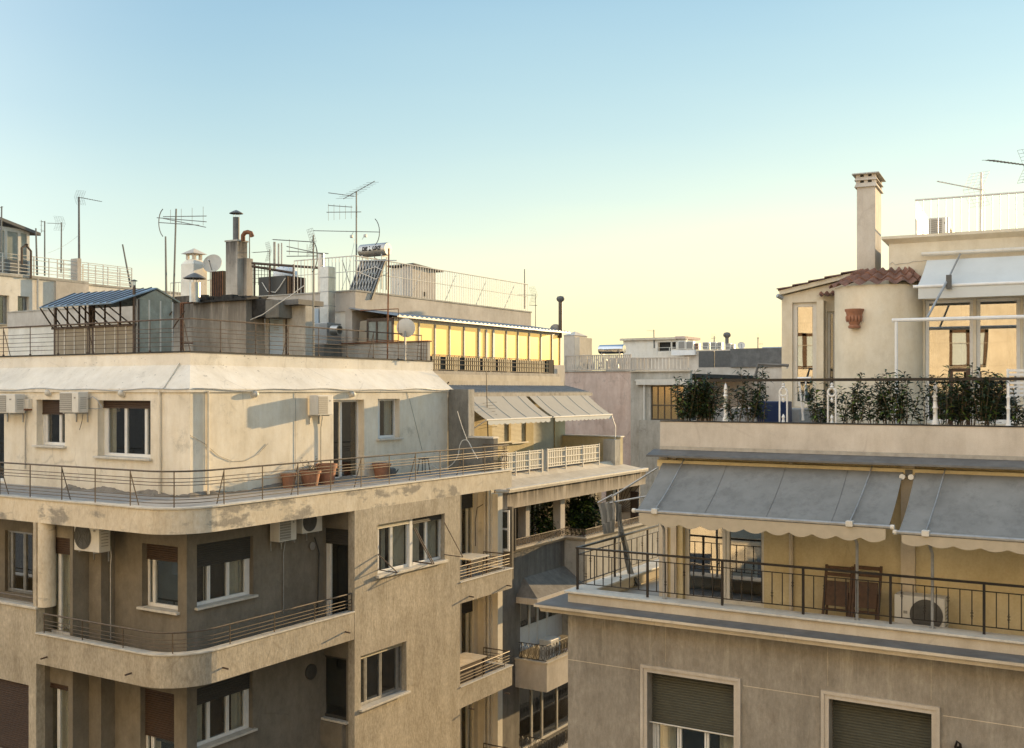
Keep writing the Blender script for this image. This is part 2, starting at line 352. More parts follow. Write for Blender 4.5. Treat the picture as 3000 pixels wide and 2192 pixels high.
M['mirror'] = glassm('reflective_glass', .36, (.55, .55, .5), .012, wave=.08)
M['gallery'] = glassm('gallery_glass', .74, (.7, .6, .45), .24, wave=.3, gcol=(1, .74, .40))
M['mirror2'] = glassm('reflective_door_glass', .30, (.5, .5, .46), .015, wave=.25)
M['steelpol'] = paint('polished_steel', (.55, .58, .62), .12, metal=1, var=.05)
M['asphalt'] = plaster('asphalt', (.055, .055, .055), (.03, .03, .03), .5, 0, .4, 10)
M['stone'] = plaster('stone_cladding', (.66, .60, .50), (.4, .35, .28), .3, .15, .2, 20)
# ------------------------------------------------------------------ shared builders
def ribbed(fr, u0, u1, z0, z1, n, pitch=.05, d=.012):
    m = MB(); k = max(2, int(round((z1 - z0) / pitch))); h = (z1 - z0) / k
    for i in range(k):
        a = z0 + i * h; P = fr.p
        m.quad(P(u0, n, a), P(u1, n, a), P(u1, n + d, a + h * .25), P(u0, n + d, a + h * .25))
        m.quad(P(u0, n + d, a + h * .25), P(u1, n + d, a + h * .25), P(u1, n + d, a + h * .8), P(u0, n + d, a + h * .8))
        m.quad(P(u0, n + d, a + h * .8), P(u1, n + d, a + h * .8), P(u1, n, a + h), P(u0, n, a + h))
    return m
def window(root, fr, u0, u1, z0, z1, rec=.16, cols=(0, .5, 1), shut=0, smat='brown', frame='white', sill='marble', name='window',
           curtain=0, panel=0, glass='glass', border=.06, mull=.09, label=None, deep=.9, sillz=.05, sillp=.10, cmat='curtain', mid=None):
    f = MB(); n0, n1 = -rec - .06, -rec; w = u1 - u0
    f.fb(fr, u0, u0 + border, n0, n1, z0, z1); f.fb(fr, u1 - border, u1, n0, n1, z0, z1)
    f.fb(fr, u0 + border, u1 - border, n0, n1, z0, z0 + border * 1.3); f.fb(fr, u0 + border, u1 - border, n0, n1, z1 - border, z1)
    for c in cols[1:-1]:
        a = u0 + w * c; f.fb(fr, a - mull / 2, a - .006, n0 + .004, n1 + .008, z0 + border * 1.3, z1 - border); f.fb(fr, a + .006, a + mull / 2, n0 + .004, n1 + .008, z0 + border * 1.3, z1 - border)
    if mid: f.fb(fr, u0 + border, u1 - border, n0 + .002, n1 + .004, z0 + mid - .03, z0 + mid + .03)
    o = f.build(name, M[frame], root, bevel=.006, label=label)
    zb = z0 + border * 1.3
    if panel:
        MB().fb(fr, u0 + border, u1 - border, n0 + .012, n1 - .012, zb, zb + panel).build('door_panel', M[frame], o); zb += panel
    for i in range(len(cols) - 1):
        a = u0 + w * cols[i] + (border if i == 0 else mull / 2); b = u0 + w * cols[i + 1] - (border if i == len(cols) - 2 else mull / 2)
        MB().fb(fr, a, b, -rec - .036, -rec - .028, zb, z1 - border).build('pane', M[glass], o)
    if curtain:
        c = MB(); k = max(12, int(w * 26)); P = fr.p
        pts = []
        for i in range(k + 1):
            uu = u0 + w * i / k; pts.append((uu, -rec - .16 + .025 * math.sin(i * 1.9) + .012 * math.sin(i * .7)))
        rng = [(0, k)] if curtain >= 1 else [(0, int(k * curtain / 2)), (k - int(k * curtain / 2), k)]
        for i0, i1 in rng:
            for i in range(i0, i1): c.add([P(pts[i][0], pts[i][1], z0), P(pts[i + 1][0], pts[i + 1][1], z0), P(pts[i + 1][0], pts[i + 1][1], z1), P(pts[i][0], pts[i][1], z1)], [(0, 1, 2, 3)], True)
        c.build('curtain', M[cmat], o)
    if shut:
        zz = z1 - shut * (z1 - z0)
        m = ribbed(fr, u0 + .01, u1 - .01, zz, z1, -rec + .02); m.fb(fr, u0 + .01, u1 - .01, -rec + .012, -rec + .04, zz - .03, zz); m.build('shutter', M[smat], o)
    if sill:
        MB().fb(fr, u0 - .07, u1 + .07, -rec + .002, sillp, z0 - sillz, z0 + .004).build('sill', M[sill], o, bevel=.006)
    r = MB(); P = fr.p; a, b, c, d, e, g = u0 - .02, u1 + .02, -rec - .3, -rec - deep - .3, z0 - .02, z1 + .02
    c = -.26 if rec < .2 else -rec - .1
    r.quad(P(a, d, e), P(b, d, e), P(b, d, g), P(a, d, g)); r.quad(P(a, c, e), P(a, d, e), P(a, d, g), P(a, c, g)); r.quad(P(b, c, e), P(b, d, e), P(b, d, g), P(b, c, g))
    r.quad(P(a, c, e), P(b, c, e), P(b, d, e), P(a, d, e)); r.quad(P(a, c, g), P(b, c, g), P(b, d, g), P(a, d, g))
    r.build('interior', M['dark'], o)
    return o
def pxrect(fr, x0, x1, yt, yb, n=0.0):
    """opening from its left edge: columns x0..x1, top and bottom rows measured at x0"""
    return (fr.u(x0, n), fr.u(x1, n), fr.z(x0, yb, n), fr.z(x0, yt, n))
def along(path, d):
    for i in range(len(path) - 1):
        a, b = Vector(path[i]), Vector(path[i + 1]); L = (b - a).length
        if d <= L + 1e-9: return a + (b - a) * (d / L), (b - a).normalized()
        d -= L
    a, b = Vector(path[-2]), Vector(path[-1]); return b, (b - a).normalized()
def plen(path): return sum((Vector(path[i + 1]) - Vector(path[i])).length for i in range(len(path) - 1))
def railing(root, path, zb, h, rails, mat='rail', r=.011, top=.02, post=.013, step=1.15, brace=0, ends=True, foot=0, toprect=False, name='railing', n=6):
    m = MB()
    for q in rails: m.tube([(a[0], a[1], zb + h * q) for a in path], r, 5)
    o = m.build(name, M[mat], root)
    if toprect: MB().sweep(path, [(-top, zb + h - .012), (top, zb + h - .012), (top, zb + h + .02), (-top, zb + h + .02)]).build('handrail', M[mat], o)
    else: MB().tube([(a[0], a[1], zb + h) for a in path], top, 6).build('handrail', M[mat], o)
    L = plen(path); k = max(1, round(L / step))
    for i in range(k + 1):
        if not ends and i in (0, k): continue
        p, t = along(path, min(L - .001, max(.001, L * i / k))); b = MB()
        b.tube([(p.x, p.y, zb - .02), (p.x, p.y, zb + h)], post, 5)
        if foot: b.lathe([(.0, 0), (.03, 0), (.03, .05), (.0, .05)], 8, (p.x, p.y, zb - .01))
        if brace and i % brace == 0 and 0 < i < k: b.tube([(p.x, p.y, zb + h * .95), (p.x - t.y * .22, p.y + t.x * .22, zb - .02)], post * .9, 5)
        b.build('post', M[mat], o)
    return o
def disc(m, c, ax, r, n=24):
    """flat disc facing local axis ax ('y' only)"""
    vs = [Vector(c) + Vector((r * math.cos(2 * PI * k / n), 0, r * math.sin(2 * PI * k / n))) for k in range(n)]
    return m.add(vs, [tuple(range(n))])
def ring(m, c, r0, r1, y, n=28):
    for k in range(n):
        a, b = 2 * PI * k / n, 2 * PI * (k + 1) / n
        q = [(r0, a, 0), (r1, a, 0), (r1, b, 0), (r0, b, 0)]
        m.hexa([Vector(c) + Vector((rr * math.cos(t), yy, rr * math.sin(t))) for yy in (0, y) for rr, t, _ in q])
    return m
def ac_unit(label, loc, rz, w=.76, h=.52, d=.28, kind='fan', group='air conditioner outdoor units', feet=True, pipe=0, brk=True):
    """outdoor unit: local front faces -Y, origin on the wall at the middle of its underside"""
    t = thing('air_conditioner', label, 'air conditioner', loc, rz, group); g = .10
    MB().box(-w / 2, w / 2, -d - g, -g, 0, h).build('casing', M['acw'], t, True, bevel=.012)
    y = -d - g - .003
    if kind == 'fan':
        c = (-w * .14, y, h * .5); m = MB(); disc(m, c, 'y', h * .43); m.build('fan_opening', M['acdark'], t, True)
        m = MB()
        for q in (.12, .2, .28, .36, .43): ring(m, (c[0], y - .012, c[2]), h * q - .004, h * q + .004, .009)
        for k in range(8):
            a = PI * k / 4; m.tube([(c[0] + .03 * math.cos(a), y - .012, c[2] + .03 * math.sin(a)), (c[0] + h * .43 * math.cos(a), y - .012, c[2] + h * .43 * math.sin(a))], .003, 4)
        m.build('fan_guard', M['acdark'], t, True)
    else:
        m = MB(); m.box(-w / 2 + .02, w * .16, y - .004, y + .01, .03, h - .03); m.build('coil_grille', M['acgrey'], t, True)
        m = MB()
        for k in range(9):
            z = .05 + (h - .1) * k / 8; m.box(-w / 2 + .02, w * .16, y - .009, y - .0045, z - .004, z + .004)
        m.build('grille_bar', M['acw'], t, True)
    m = MB(); m.box(w * .28, w * .36, y - .002, y + .01, h * .68, h * .76); m.build('badge', M['acgrey'], t, True)
    m = MB()
    for k in range(6): m.box(w / 2 - .001, w / 2 + .004, -d - g + .06, -g - .06, h * (.2 + .1 * k), h * (.2 + .1 * k) + .015)
    m.build('side_louvre', M['acgrey'], t, True)
    if brk:
        for s in (-.3, .3):
            m = MB(); m.box(w * s - .015, w * s + .015, -d - g, 0, -.03, -.001); m.box(w * s - .015, w * s + .015, -.025, 0, -.25, -.03); m.build('bracket', M['galv'], t, True)
    elif feet:
        for s in (-.32, .32): MB().box(w * s - .03, w * s + .03, -d - g - .02, -g + .02, -.05, -.001).build('foot', M['acdark'], t, True)
    if pipe:
        m = MB(); m.tube([(w * .42, -g * .5, .1), (w * .46, -.05, -.1), (w * .40, -.03, -.35), (w * .40, -.03, -pipe)], .014, 6); m.build('drain_pipe', M['galv'], t, True)
    return t
def wall_lamp(label, p, rz):
    t = thing('wall_lamp', label, 'lamp', p, rz, 'round bulkhead lamps under the sloped eave')
    m = MB(); m.add([], []); 
    for (r, y0, y1) in ((.10, -.03, 0),):
        prof = [(0, 0), (r, 0), (r, .04), (0, .04)]
    b = MB().lathe([(0, 0), (.10, 0), (.10, .045), (0, .045)], 18); rot(b, PI / 2); b.build('base', M['whitemetal'], t, True)
    b = MB().lathe([(.085, .045), (.085, .07), (.07, .11), (.035, .135), (0, .14)], 18); rot(b, PI / 2); b.build('globe', M['dish'], t, True)
    return t
def rot(mb, a):
    R = Matrix.Rotation(a, 3, 'X')
    mb.v = [R @ v for v in mb.v]
    return mb

# ------------------------------------------------------------------ ground
gm = MB(); gm.quad((-3000, -3000, 0), (3000, -3000, 0), (3000, 3000, 0), (-3000, 3000, 0))
tag(gm.build('ground', M['asphalt']), 'dark asphalt ground of the street far below', 'ground', kind='structure')

# ================================================================== building A : corner block on the left
A = thing('apartment_building', 'cream corner apartment block with rounded balcony slabs and a sloping white roof edge', 'building', (-8, 6, 0))
A0, AR = LF(0), RF(0)                          # outer slab faces
ZT, ZS = 19.57, 16.55                          # coping of the terrace slab, of the balcony slab below
LP = LF(2.65); XP = LP.u(557); RP = RF(XP)     # penthouse walls
xc, yc = XP, 2.65
ZE = 22.0
W1 = pxrect(LP, 107, 190, 1171, 1304); W2 = pxrect(LP, 286, 441, 1173, 1336); D0 = (LP.u(-75), LP.u(12), 19.5, LP.z(0, 1168))
DR = pxrect(RP, 977, 1067, 1172, 1396); WR = pxrect(RP, 1107, 1171, 1169, 1286)
DR = (DR[0], DR[1], 19.47, DR[3])
m = MB(); m.wall(LP, -22, xc - .25, 19.3, ZE, [W1, W2, D0]); m.wall(RP, yc, 13.28, 19.3, ZE, [DR, WR])
m.build('penthouse_wall', M['cream'], A)
window(A, LP, *W1, cols=(0, .12, .62, 1), shut=.3, rec=.2, curtain=0, label='narrow window under the sloped eave with its brown shutter a third down')
window(A, LP, *W2, cols=(0, .06, .42, .8, 1), shut=.12, rec=.2, curtain=.3, label='wide three pane window with white frames and a brown shutter box')
window(A, LP, *D0, cols=(0, .5, 1), rec=.1, name='balcony_door', sill=None)
window(A, RP, *DR, cols=(0, .42, 1), rec=.22, name='balcony_door', sill=None, frame='white', curtain=0, label='white framed terrace door standing ajar')
window(A, RP, *WR, cols=(0, .25, 1), rec=.18, curtain=.6)
# sloped eave and parapet
lo = [(-22, 2.60), (XP + .05, 2.60), (XP + .05, 13.5)]
Y2 = 3.24; X2 = LF(Y2).u(557)
up = [(-22, Y2), (X2, Y2), (X2, 13.4)]
ZB, ZP = 22.62, 22.93
m = MB()
def strip(m, a, za, b, zb):
    for i in range(len(a) - 1): m.quad((*a[i], za), (*a[i + 1], za), (*b[i + 1], zb), (*b[i], zb))
strip(m, lo, ZE - .05, lo, ZE + .03); strip(m, lo, ZE + .03, up, ZB); strip(m, up, ZB, up, ZP)
inn = [(-22, Y2 + .22), (X2 - .22, Y2 + .22), (X2 - .22, 13.4)]
strip(m, up, ZP, inn, ZP); strip(m, inn, ZP, inn, 22.4); lin = [(-22, 2.8), (XP - .15, 2.8), (XP - .15, 13.5)]; strip(m, lo, ZE - .05, lin, ZE - .05)
m.quad((XP + .05, 13.5, ZE - .05), (XP + .05, 13.5, ZE + .03), (X2, 13.4, ZB), (X2, 13.4, ZP), (X2 - .22, 13.4, ZP), (X2 - .22, 13.4, 21.9))
m.build('sloped_eave', M['white_plaster'], A)
sl0 = LF(2.585); MB().tube([sl0.P(478, 1138), LF(Y2 - .01).P(525, 1064)], .022, 5).build('eave_seam', M['white_plaster'], A)
MB().sweep(up, [(.03, ZP - .005), (.03, ZP + .03), (-.2, ZP + .03), (-.2, ZP - .005)]).build('parapet_capping', M['tar'], A)
m = MB(); p = [(a[0], a[1]) for a in lo]; pts = []
L = plen(p)
for i in range(120):
    q, t = along(p, L * i / 119.0001); pts.append((q.x + t.y * .03, q.y - t.x * .03, ZE + .02 + .035 * math.sin(i * .55) * math.sin(i * .21)))
m.tube(pts, .013, 5); m.build('cable', M['galv'], A)
# roof deck
MB().prism([(-22, Y2 + .2), (X2 - .2, Y2 + .2), (X2 - .2, 13.4), (-22, 13.4)], 22.2, 22.45).build('roof_deck', M['tar'], A)
# drain pipes on the penthouse corner
m = MB(); x = LP.u(472); m.tube([(x, 2.6, 22), (x, 2.6, 19.5)], .035, 8)
y = RP.u(606); m.tube([(XP + .05, y, 21.98), (XP + .05, y, 19.5)], .03, 8); m.build('drain_pipe', M['cream'], A)
# slabs with the rounded corner
R0 = 1.05
def edge(y1, x0): return [(x0, 0)] + arc(-R0, R0, R0, -90, 0, 12) + [(0, y1)]
e1 = edge(12.97, -22)
MB().sweep(e1, [(0, 19.02), (0, ZT - .035), (-.16, ZT - .035), (-.16, 19.02)]).build('slab_edge', M['band'], A)
MB().sweep(e1, [(.035, ZT - .035), (.035, ZT), (-.2, ZT), (-.2, ZT - .035)]).build('coping', M['marble'], A, bevel=.005)
poly = [(-22, .15)] + arc(-R0, R0, R0 - .15, -90, 0, 12) + [(-.15, 12.97), (XP - .1, 12.97), (XP - .1, 2.8), (-22, 2.8)]
MB().prism(poly, 19.1, 19.46).build('terrace_floor', M['floor'], A)
XB = A0.u(106); YE = AR.u(1039); YA = AR.u(1348)
e2 = edge(YE - .02, XB)
zs0 = 15.85
MB().sweep(e2, [(0, zs0), (0, ZS - .035), (-.16, ZS - .035), (-.16, zs0)]).build('slab_edge', M['beige'], A)
MB().sweep(e2, [(.03, ZS - .035), (.03, ZS), (-.2, ZS), (-.2, ZS - .035)]).build('coping', M['marble'], A, bevel=.005)
# recessed walls under the slabs
XR = LF(YE).u(948); rr = RF(XR); YR = rr.u(547); rl = LF(YR)
ZF = 16.2                                       # balcony floor
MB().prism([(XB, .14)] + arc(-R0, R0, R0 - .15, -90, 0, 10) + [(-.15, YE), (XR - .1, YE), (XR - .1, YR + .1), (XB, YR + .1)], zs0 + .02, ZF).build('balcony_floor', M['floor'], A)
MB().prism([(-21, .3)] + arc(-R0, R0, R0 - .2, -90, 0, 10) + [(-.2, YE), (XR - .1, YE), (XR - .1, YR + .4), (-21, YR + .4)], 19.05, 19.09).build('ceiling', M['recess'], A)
wl = pxrect(rl, 416, 521, 1591, 1777); dl = (rl.u(130), rl.u(243), ZF + .05, rl.z(130, 1563))
wl2 = pxrect(rl, 411, 510, 2013, 2225); dl2 = (rl.u(130), rl.u(222), 13.2, rl.z(130, 1990))
wr_ = pxrect(rr, 577, 742, 1596, 1780); wr2 = pxrect(rr, 577, 740, 2018, 2195)
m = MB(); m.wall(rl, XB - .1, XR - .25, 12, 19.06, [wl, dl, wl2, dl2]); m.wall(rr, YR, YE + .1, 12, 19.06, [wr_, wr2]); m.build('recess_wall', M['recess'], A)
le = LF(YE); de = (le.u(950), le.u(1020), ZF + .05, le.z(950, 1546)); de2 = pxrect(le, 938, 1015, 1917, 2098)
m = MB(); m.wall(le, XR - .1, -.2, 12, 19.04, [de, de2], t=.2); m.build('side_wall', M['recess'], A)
window(A, rl, *wl, cols=(0, .18, 1), shut=.24, rec=.16, curtain=1, label='small window in the recess with its brown shutter a quarter down')
window(A, rl, *dl, cols=(0, .55, 1), shut=.13, rec=.1, curtain=1, name='balcony_door', sill=None, panel=.25)
window(A, rl, *wl2, cols=(0, .2, 1), shut=.66, rec=.16, curtain=.6)
window(A, rl, *dl2, cols=(0, .75, 1), rec=.1, curtain=.8, name='balcony_door', sill=None)
window(A, rr, *wr_, cols=(0, .26, .6, .93, 1), shut=.36, smat='darkshut', rec=.12, curtain=.7, label='wide four light window in the shaded recess under a dark shutter')
window(A, rr, *wr2, cols=(0, .26, .6, .93, 1), shut=.28, smat='darkshut', rec=.12, curtain=.5)
window(A, le, *de, cols=(0, .14, 1), shut=.16, smat='darkshut', rec=.08, name='balcony_door', sill=None)
window(A, le, *de2, cols=(0, 1), rec=.06, frame='darkshut')
MB().fb(le, le.u(925), le.u(1012), 0, .12, 12, de2[2] - .06).build('infill_panel', M['recess'], A)
# flush street wall
fw1 = pxrect(AR, 1106, 1303, 1538, 1686); fw2 = pxrect(AR, 1057, 1191, 1923, 2078)
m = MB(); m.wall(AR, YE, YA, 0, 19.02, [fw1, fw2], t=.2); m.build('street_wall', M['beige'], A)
ua = (fw1[1] - fw1[0]) * .52 + fw1[0]
window(A, AR, fw1[0], ua - .06, fw1[2], fw1[3], rec=.14, cols=(0, .12, .5, 1), curtain=.9, sill=None, shut=.08, smat='creamshut', label='left half of the paired street window, white framed')
window(A, AR, ua + .06, fw1[1], fw1[2], fw1[3], rec=.14, cols=(0, .5, 1), curtain=.9, sill=None, shut=.10, smat='darkshut', label='right half of the paired street window, white framed')
m = MB(); m.fb(AR, ua - .06, ua + .06, -.2, -.1, fw1[2], fw1[3]); m.build('window_post', M['white'], A)
MB().fb(AR, fw1[0] - .06, fw1[1] + .05, -.12, .09, fw1[2] - .07, fw1[2] + .004).build('sill', M['marble'], A, bevel=.006)
window(A, AR, *fw2, rec=.16, cols=(0, .2, .52, .9, 1), curtain=.0, frame='galv', shut=.07, smat='creamshut', label='large grey framed street window below the paired one')
# awning stays folded out from the paired window
m = MB()
for u in (fw1[0] + .02, ua - .02, ua + .05, fw1[1] - .02):
    zt = fw1[3] - (.75 if u == fw1[0] + .02 else .25); zb = fw1[2] + .12
    m.tube([AR.p(u, 0, zt), AR.p(u, .62, zb)], .016, 5); m.tube([AR.p(u, 0, zb + .02), AR.p(u, .62, zb)], .013, 5)
m.build('awning_arm', M['iron'], A)
# left bay
zsill = A0.z(95, 1777); XL = A0.u(-90); bw = pxrect(A0, -110, 84, 1992, 2200); bw = (bw[0], bw[1], 13.6, A0.z(84, 2008))
bo = (-20, A0.u(97), zsill, 19.02)
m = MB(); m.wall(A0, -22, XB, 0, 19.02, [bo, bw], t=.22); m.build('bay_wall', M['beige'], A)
window(A, A0, *bw, rec=.1, cols=(0, .5, 1), shut=.93, smat='brown')
MB().fb(A0, -20, XB + .04, -.25, .04, zsill - .05, zsill + .004).build('sill', M['marble'], A, bevel=.006)
m = MB(); c0, c1 = A0.u(98), A0.u(129); rc = (c1 - c0) / 2; m.lathe([(rc, zsill), (rc, 19.02)], 20, ((c0 + c1) / 2, rc + .01, 0)); m.build('column', M['band'], A)
bl = LF(1.15); m = MB(); bi = (bl.u(14), bl.u(95), 17.0, bl.z(14, 1553))
m.wall(bl, -21, XB - .02, 16.4, 19.04, [bi], t=.2); m.quad((XB - .02, .2, 15.5), (XB - .02, YR + .1, 15.5), (XB - .02, YR + .1, zsill - .2), (XB - .02, .2, zsill - .2)); m.build('loggia_wall', M['recess'], A)
window(A, bl, *bi, rec=.08, cols=(0, .16, .62, 1), curtain=.8, glass='mirror2', frame='galv', sill=None)
MB().box(XB - .2, XB, .22, YR, 12, zs0 - .0).build('recess_return', M['recess'], A)
MB().box(XB - .2, XB, .22, YR, zs0 + .7, zsill - .06).build('recess_return', M['recess'], A)
railing(A, [(-20, .1), (A0.u(94), .1)], zsill, .16, [.4], step=2.2)
# right recess with the small side balconies
XD = -1.42; dr_ = RF(XD); l13 = LF(13.25)
d1 = pxrect(dr_, 1352, 1389, 1473, 1660); zt1 = d1[3]
m = MB(); doors = []
for k in range(4):
    z = 16.42 - 2.98 * k; doors.append((d1[0], d1[1], z, z + 2.35))
m.wall(dr_, YA - .4, 13.3, 0, 19.3, doors, t=.2)
m.wall(l13, XD, -.92, 0, 19.3, t=.15); m.quad((-.001, YA, 0), (XD, YA, 0), (XD, YA, 19.02), (-.001, YA, 19.02))
m.build('recess_wall', M['cream'], A)
m = MB(); m.box(-1.3, -.72, 13.32, 13.6, 0, 18.75); m.build('pilaster', M['cream'], A)
m = MB()
for x in (-.98, -1.12): m.tube([(x, 13.17, 0), (x, 13.17, 19)], .045, 8)
m.build('drain_pipe', M['cream'], A)
for k, d in enumerate(doors[:3]):
    window(A, dr_, *d, rec=.08, cols=(0, .62, 1), shut=(.18, .3, .1)[k], smat='darkshut', name='balcony_door', sill=None, frame='creamshut', panel=.0, curtain=0, deep=.5)
for k in range(3):
    z = ZS - 2.98 * k; pth = [(0, YA + .0), (0, 13.0), (-1.0, 13.0)]
    MB().sweep(pth, [(0, z - .62), (0, z - .03), (-.12, z - .03), (-.12, z - .62)]).build('side_balcony', M['beige'], A)
    MB().sweep(pth, [(.03, z - .03), (.03, z), (-.15, z), (-.15, z - .03)]).build('coping', M['marble'], A, bevel=.004)
    MB().box(XD, -.1, YA, 12.9, z - .6, z - .22).build('balcony_floor', M['floor'], A)
    railing(A, [(-.06, YA + .02), (-.06, 12.93), (-1.0, 12.93)], z, .42, [.3, .5, .7], step=1.2)
# railings of the corner terraces
e1i = [(-22, .07)] + arc(-R0, R0, R0 - .07, -90, 0, 12) + [(-.07, 12.9), (-1.0, 12.9)]
railing(A, e1i, ZT, .745, [.12, .21, .31, .61, .70, .80], step=1.13, brace=2, r=.009)
e2i = [(XB + .2, .06)] + arc(-R0, R0, R0 - .06, -90, 0, 12) + [(-.06, YE - .05)]
railing(A, e2i, ZS, .43, [.28, .46, .66], step=1.25, r=.009)
rp = [(-22, Y2 + .1), (X2 - .1, Y2 + .1), (X2 - .1, 12.9)]
railing(A, rp, ZP + .03, .80, [.16, .3, .44, .6, .72], step=1.2, brace=3, r=.008, mat='iron', foot=1, post=.012)
# spouts
for fr, px, py in ((A0, 138, 1925), (A0, 385, 1972), (AR, 653, 1956), (AR, 1011, 1851), (AR, 1375, 1747), (AR, 1485, 1715), (AR, 1375, 2075), (AR, 1480, 2030)):
    u, z = fr.at(px, py); MB().tube([fr.p(u, -.02, z), fr.p(u, .16, z - .01)], .02, 6).build('drain_spout', M['iron'], A)
# fittings that hang on the walls
def on(fr, px, py, n=0.0): return fr.P(px, py, n)
def acp(label, fr, px0, px1, pyb, rz, kind, dd=.3, **k):
    u0, u1 = fr.u(px0, dd + .1), fr.u(px1, dd + .1); z = fr.z((px0 + px1) / 2, pyb, dd + .1)
    return ac_unit(label, fr.p((u0 + u1) / 2, 0, z), rz, w=u1 - u0, d=dd, kind=kind, **k)
acp('white air conditioner outdoor unit at the left photo edge, level with the terrace window shutters', LP, -32, 44, 1210, 0, 'rect', pipe=1.5, h=.50)
acp('white air conditioner outdoor unit between the two brown shuttered terrace windows', LP, 174, 229, 1209, 0, 'rect', h=.52)
acp('white air conditioner outdoor unit beside the terrace door on the sunlit penthouse wall', RP, 931, 975, 1216, PI / 2, 'rect', h=.53, pipe=1.6)
acp('large white air conditioner with round fan, left of the small recess window', LF(.76), 217, 290, 1616, 0, 'fan', h=.66, pipe=2.0)
acp('white box shaped air conditioner in the shaded recess, left of the round fan unit', rr, 818, 869, 1585, PI / 2, 'rect', h=.60, pipe=1.8)
acp('white air conditioner with a round fan tucked beside the shaded balcony door', rr, 886, 944, 1560, PI / 2, 'fan', h=.56)
for px, py, fr, rz, s in ((146, 1151, LP, 0, 'above the narrow brown shuttered window'), (361, 1153, LP, 0, 'above the wide three pane window'), (743, 1155, RP, PI / 2, 'on the empty stretch of sunlit penthouse wall'), (1028, 1155, RP, PI / 2, 'above the terrace door')):
    wall_lamp('round bulkhead lamp ' + s, on(fr, px, py), rz)
t = thing('junction_box', 'small white box on the wall between the first air conditioner and the narrow window', 'box', on(LP, 88, 1198), 0)
MB().box(-.1, .1, -.12, 0, 0, .26).build('cover', M['whitemetal'], t, True, bevel=.01); MB().box(-.09, .09, -.15, 0, -.04, -.001).build('lip', M['rust'], t, True)
t = thing('wall_vent', 'round dark vent cover on the shaded lower recess wall', 'vent', on(rr, 909, 1968), PI / 2)
b = MB().lathe([(0, 0), (.19, 0), (.19, .05), (.15, .07), (0, .07)], 24); rot(b, PI / 2); b.build('cover', M['darkshut'], t, True)
# flower pots on the terrace
def pot(label, px, pyb, r, h, plant=0, rim=True, mat='terra', z=19.46):
    p = GZ(px, pyb, z); p = Vector((XP + r * 1.25, RF(XP + r * 1.25).u(px), z)); t = thing('flower_pot', label, 'flower pot', p, 0, 'terracotta pots on the corner terrace')
    pr = [(0, 0), (r * .72, 0), (r * .96, h * .8), (r * 1.06, h * .8), (r * 1.08, h), (r * .95, h), (r * .93, h * .9), (0, h * .9)]
    MB().lathe(pr, 20).build('vessel', M[mat], t, True)
    MB().lathe([(r * .92, h * .91), (0, h * .93)], 16).build('soil', M['tar'], t, True)
    if plant:
        st, lf = MB(), MB(); rg = random.Random(int(px))
        for i in range(plant):
            a = rg.uniform(0, 2 * PI); q = rg.uniform(.1, .35); top = Vector((math.cos(a) * q, math.sin(a) * q, h + rg.uniform(.1, .35)))
            st.tube([(0, 0, h * .9), top * .6 + Vector((0, 0, .12)), top], .006, 4)
            for j in range(5): leafq(lf, top * (.5 + .12 * j) + Vector((0, 0, h * .3 * (1 - .12 * j))), rg, .09, .03)
        st.build('stem', M['stem'], t, True); lf.build('foliage', M['leaf'], t, True)
    return t
def leafq(m, p, rg, L, wd, up=.2, droop=.25, a=None):
    a = rg.uniform(0, 2 * PI) if a is None else a; d = Vector((math.cos(a), math.sin(a), up)).normalized(); s = Vector((-math.sin(a), math.cos(a), rg.uniform(-.4, .4))).normalized()
    p = Vector(p); q1 = p + d * L * .5; q2 = p + d * L - Vector((0, 0, droop * L))
    m.add([p, q1 + s * wd, q2, q1 - s * wd], [(0, 1, 2, 3)])
pot('smallest square rimmed terracotta pot, leftmost on the terrace, holding one bare stick', 846, 1424, .20, .38)
pot('wide terracotta pot holding a low leafy plant, beside the terrace door', 909, 1416, .27, .42, plant=9)
pot('tallest terracotta pot, directly left of the terrace door', 957, 1410, .27, .55)
pot('terracotta pot standing alone below the small terrace window', 1118, 1397, .26, .42)
# ================================================================== building B : stepped block behind the corner block
B = thing('apartment_building', 'stepped apartment block with glowing glazed gallery, beige awnings and a planted loggia', 'building', (-4, 19, 0))
Y0, Y1 = 13.62, 24.5
fy = LF(13.3)
# -- lower street wall and canopy
XF = -.98
fB = RF(XF)
ycan = RF(-.75)
MB().sweep([(-1.6, 13.55), (-.95, 13.55), (-.78, 13.62), (-.7, 13.85), (-.7, Y1 - .05), (-3, Y1 - .05)], [(0, 18.22), (0, 18.74), (-.14, 18.74), (-.14, 18.22)]).build('canopy_fascia', M['fascia'], B)
m = MB(); pa = [(-1.7, 13.5), (-.9, 13.5), (-.6, 13.8), (-.6, Y1)]; pb = [(-1.72, 13.52), (-1.71, 13.53), (-1.7, 13.8), (-1.7, Y1)]
m.add([(*p, 18.745) for p in pa] + [(*p, 18.80) for p in pa] + [(*p, 18.98) for p in pb], [(0, 1, 5, 4), (1, 2, 6, 5), (2, 3, 7, 6), (4, 5, 9, 8), (5, 6, 10, 9), (6, 7, 11, 10), (0, 1, 2, 3)])
m.build('canopy_roof', M['cband'], B)
MB().sweep([(-.6, 13.85), (-.6, Y1)], [(0.0, 18.81), (0, 18.87), (-.13, 18.88), (-.13, 18.83)]).build('canopy_kerb', M['marble'], B)
MB().sweep([(-1.95, 13.75), (-1.95, Y1 - .3)], [(.22, 18.97), (.02, 19.14), (-.15, 19.14), (-.15, 18.97)]).build('sloped_kerb', M['cband'], B)
m = MB(); m.box(-6, -1.72, Y0, Y1, 18.7, 18.96); m.build('balcony_floor', M['floor'], B)
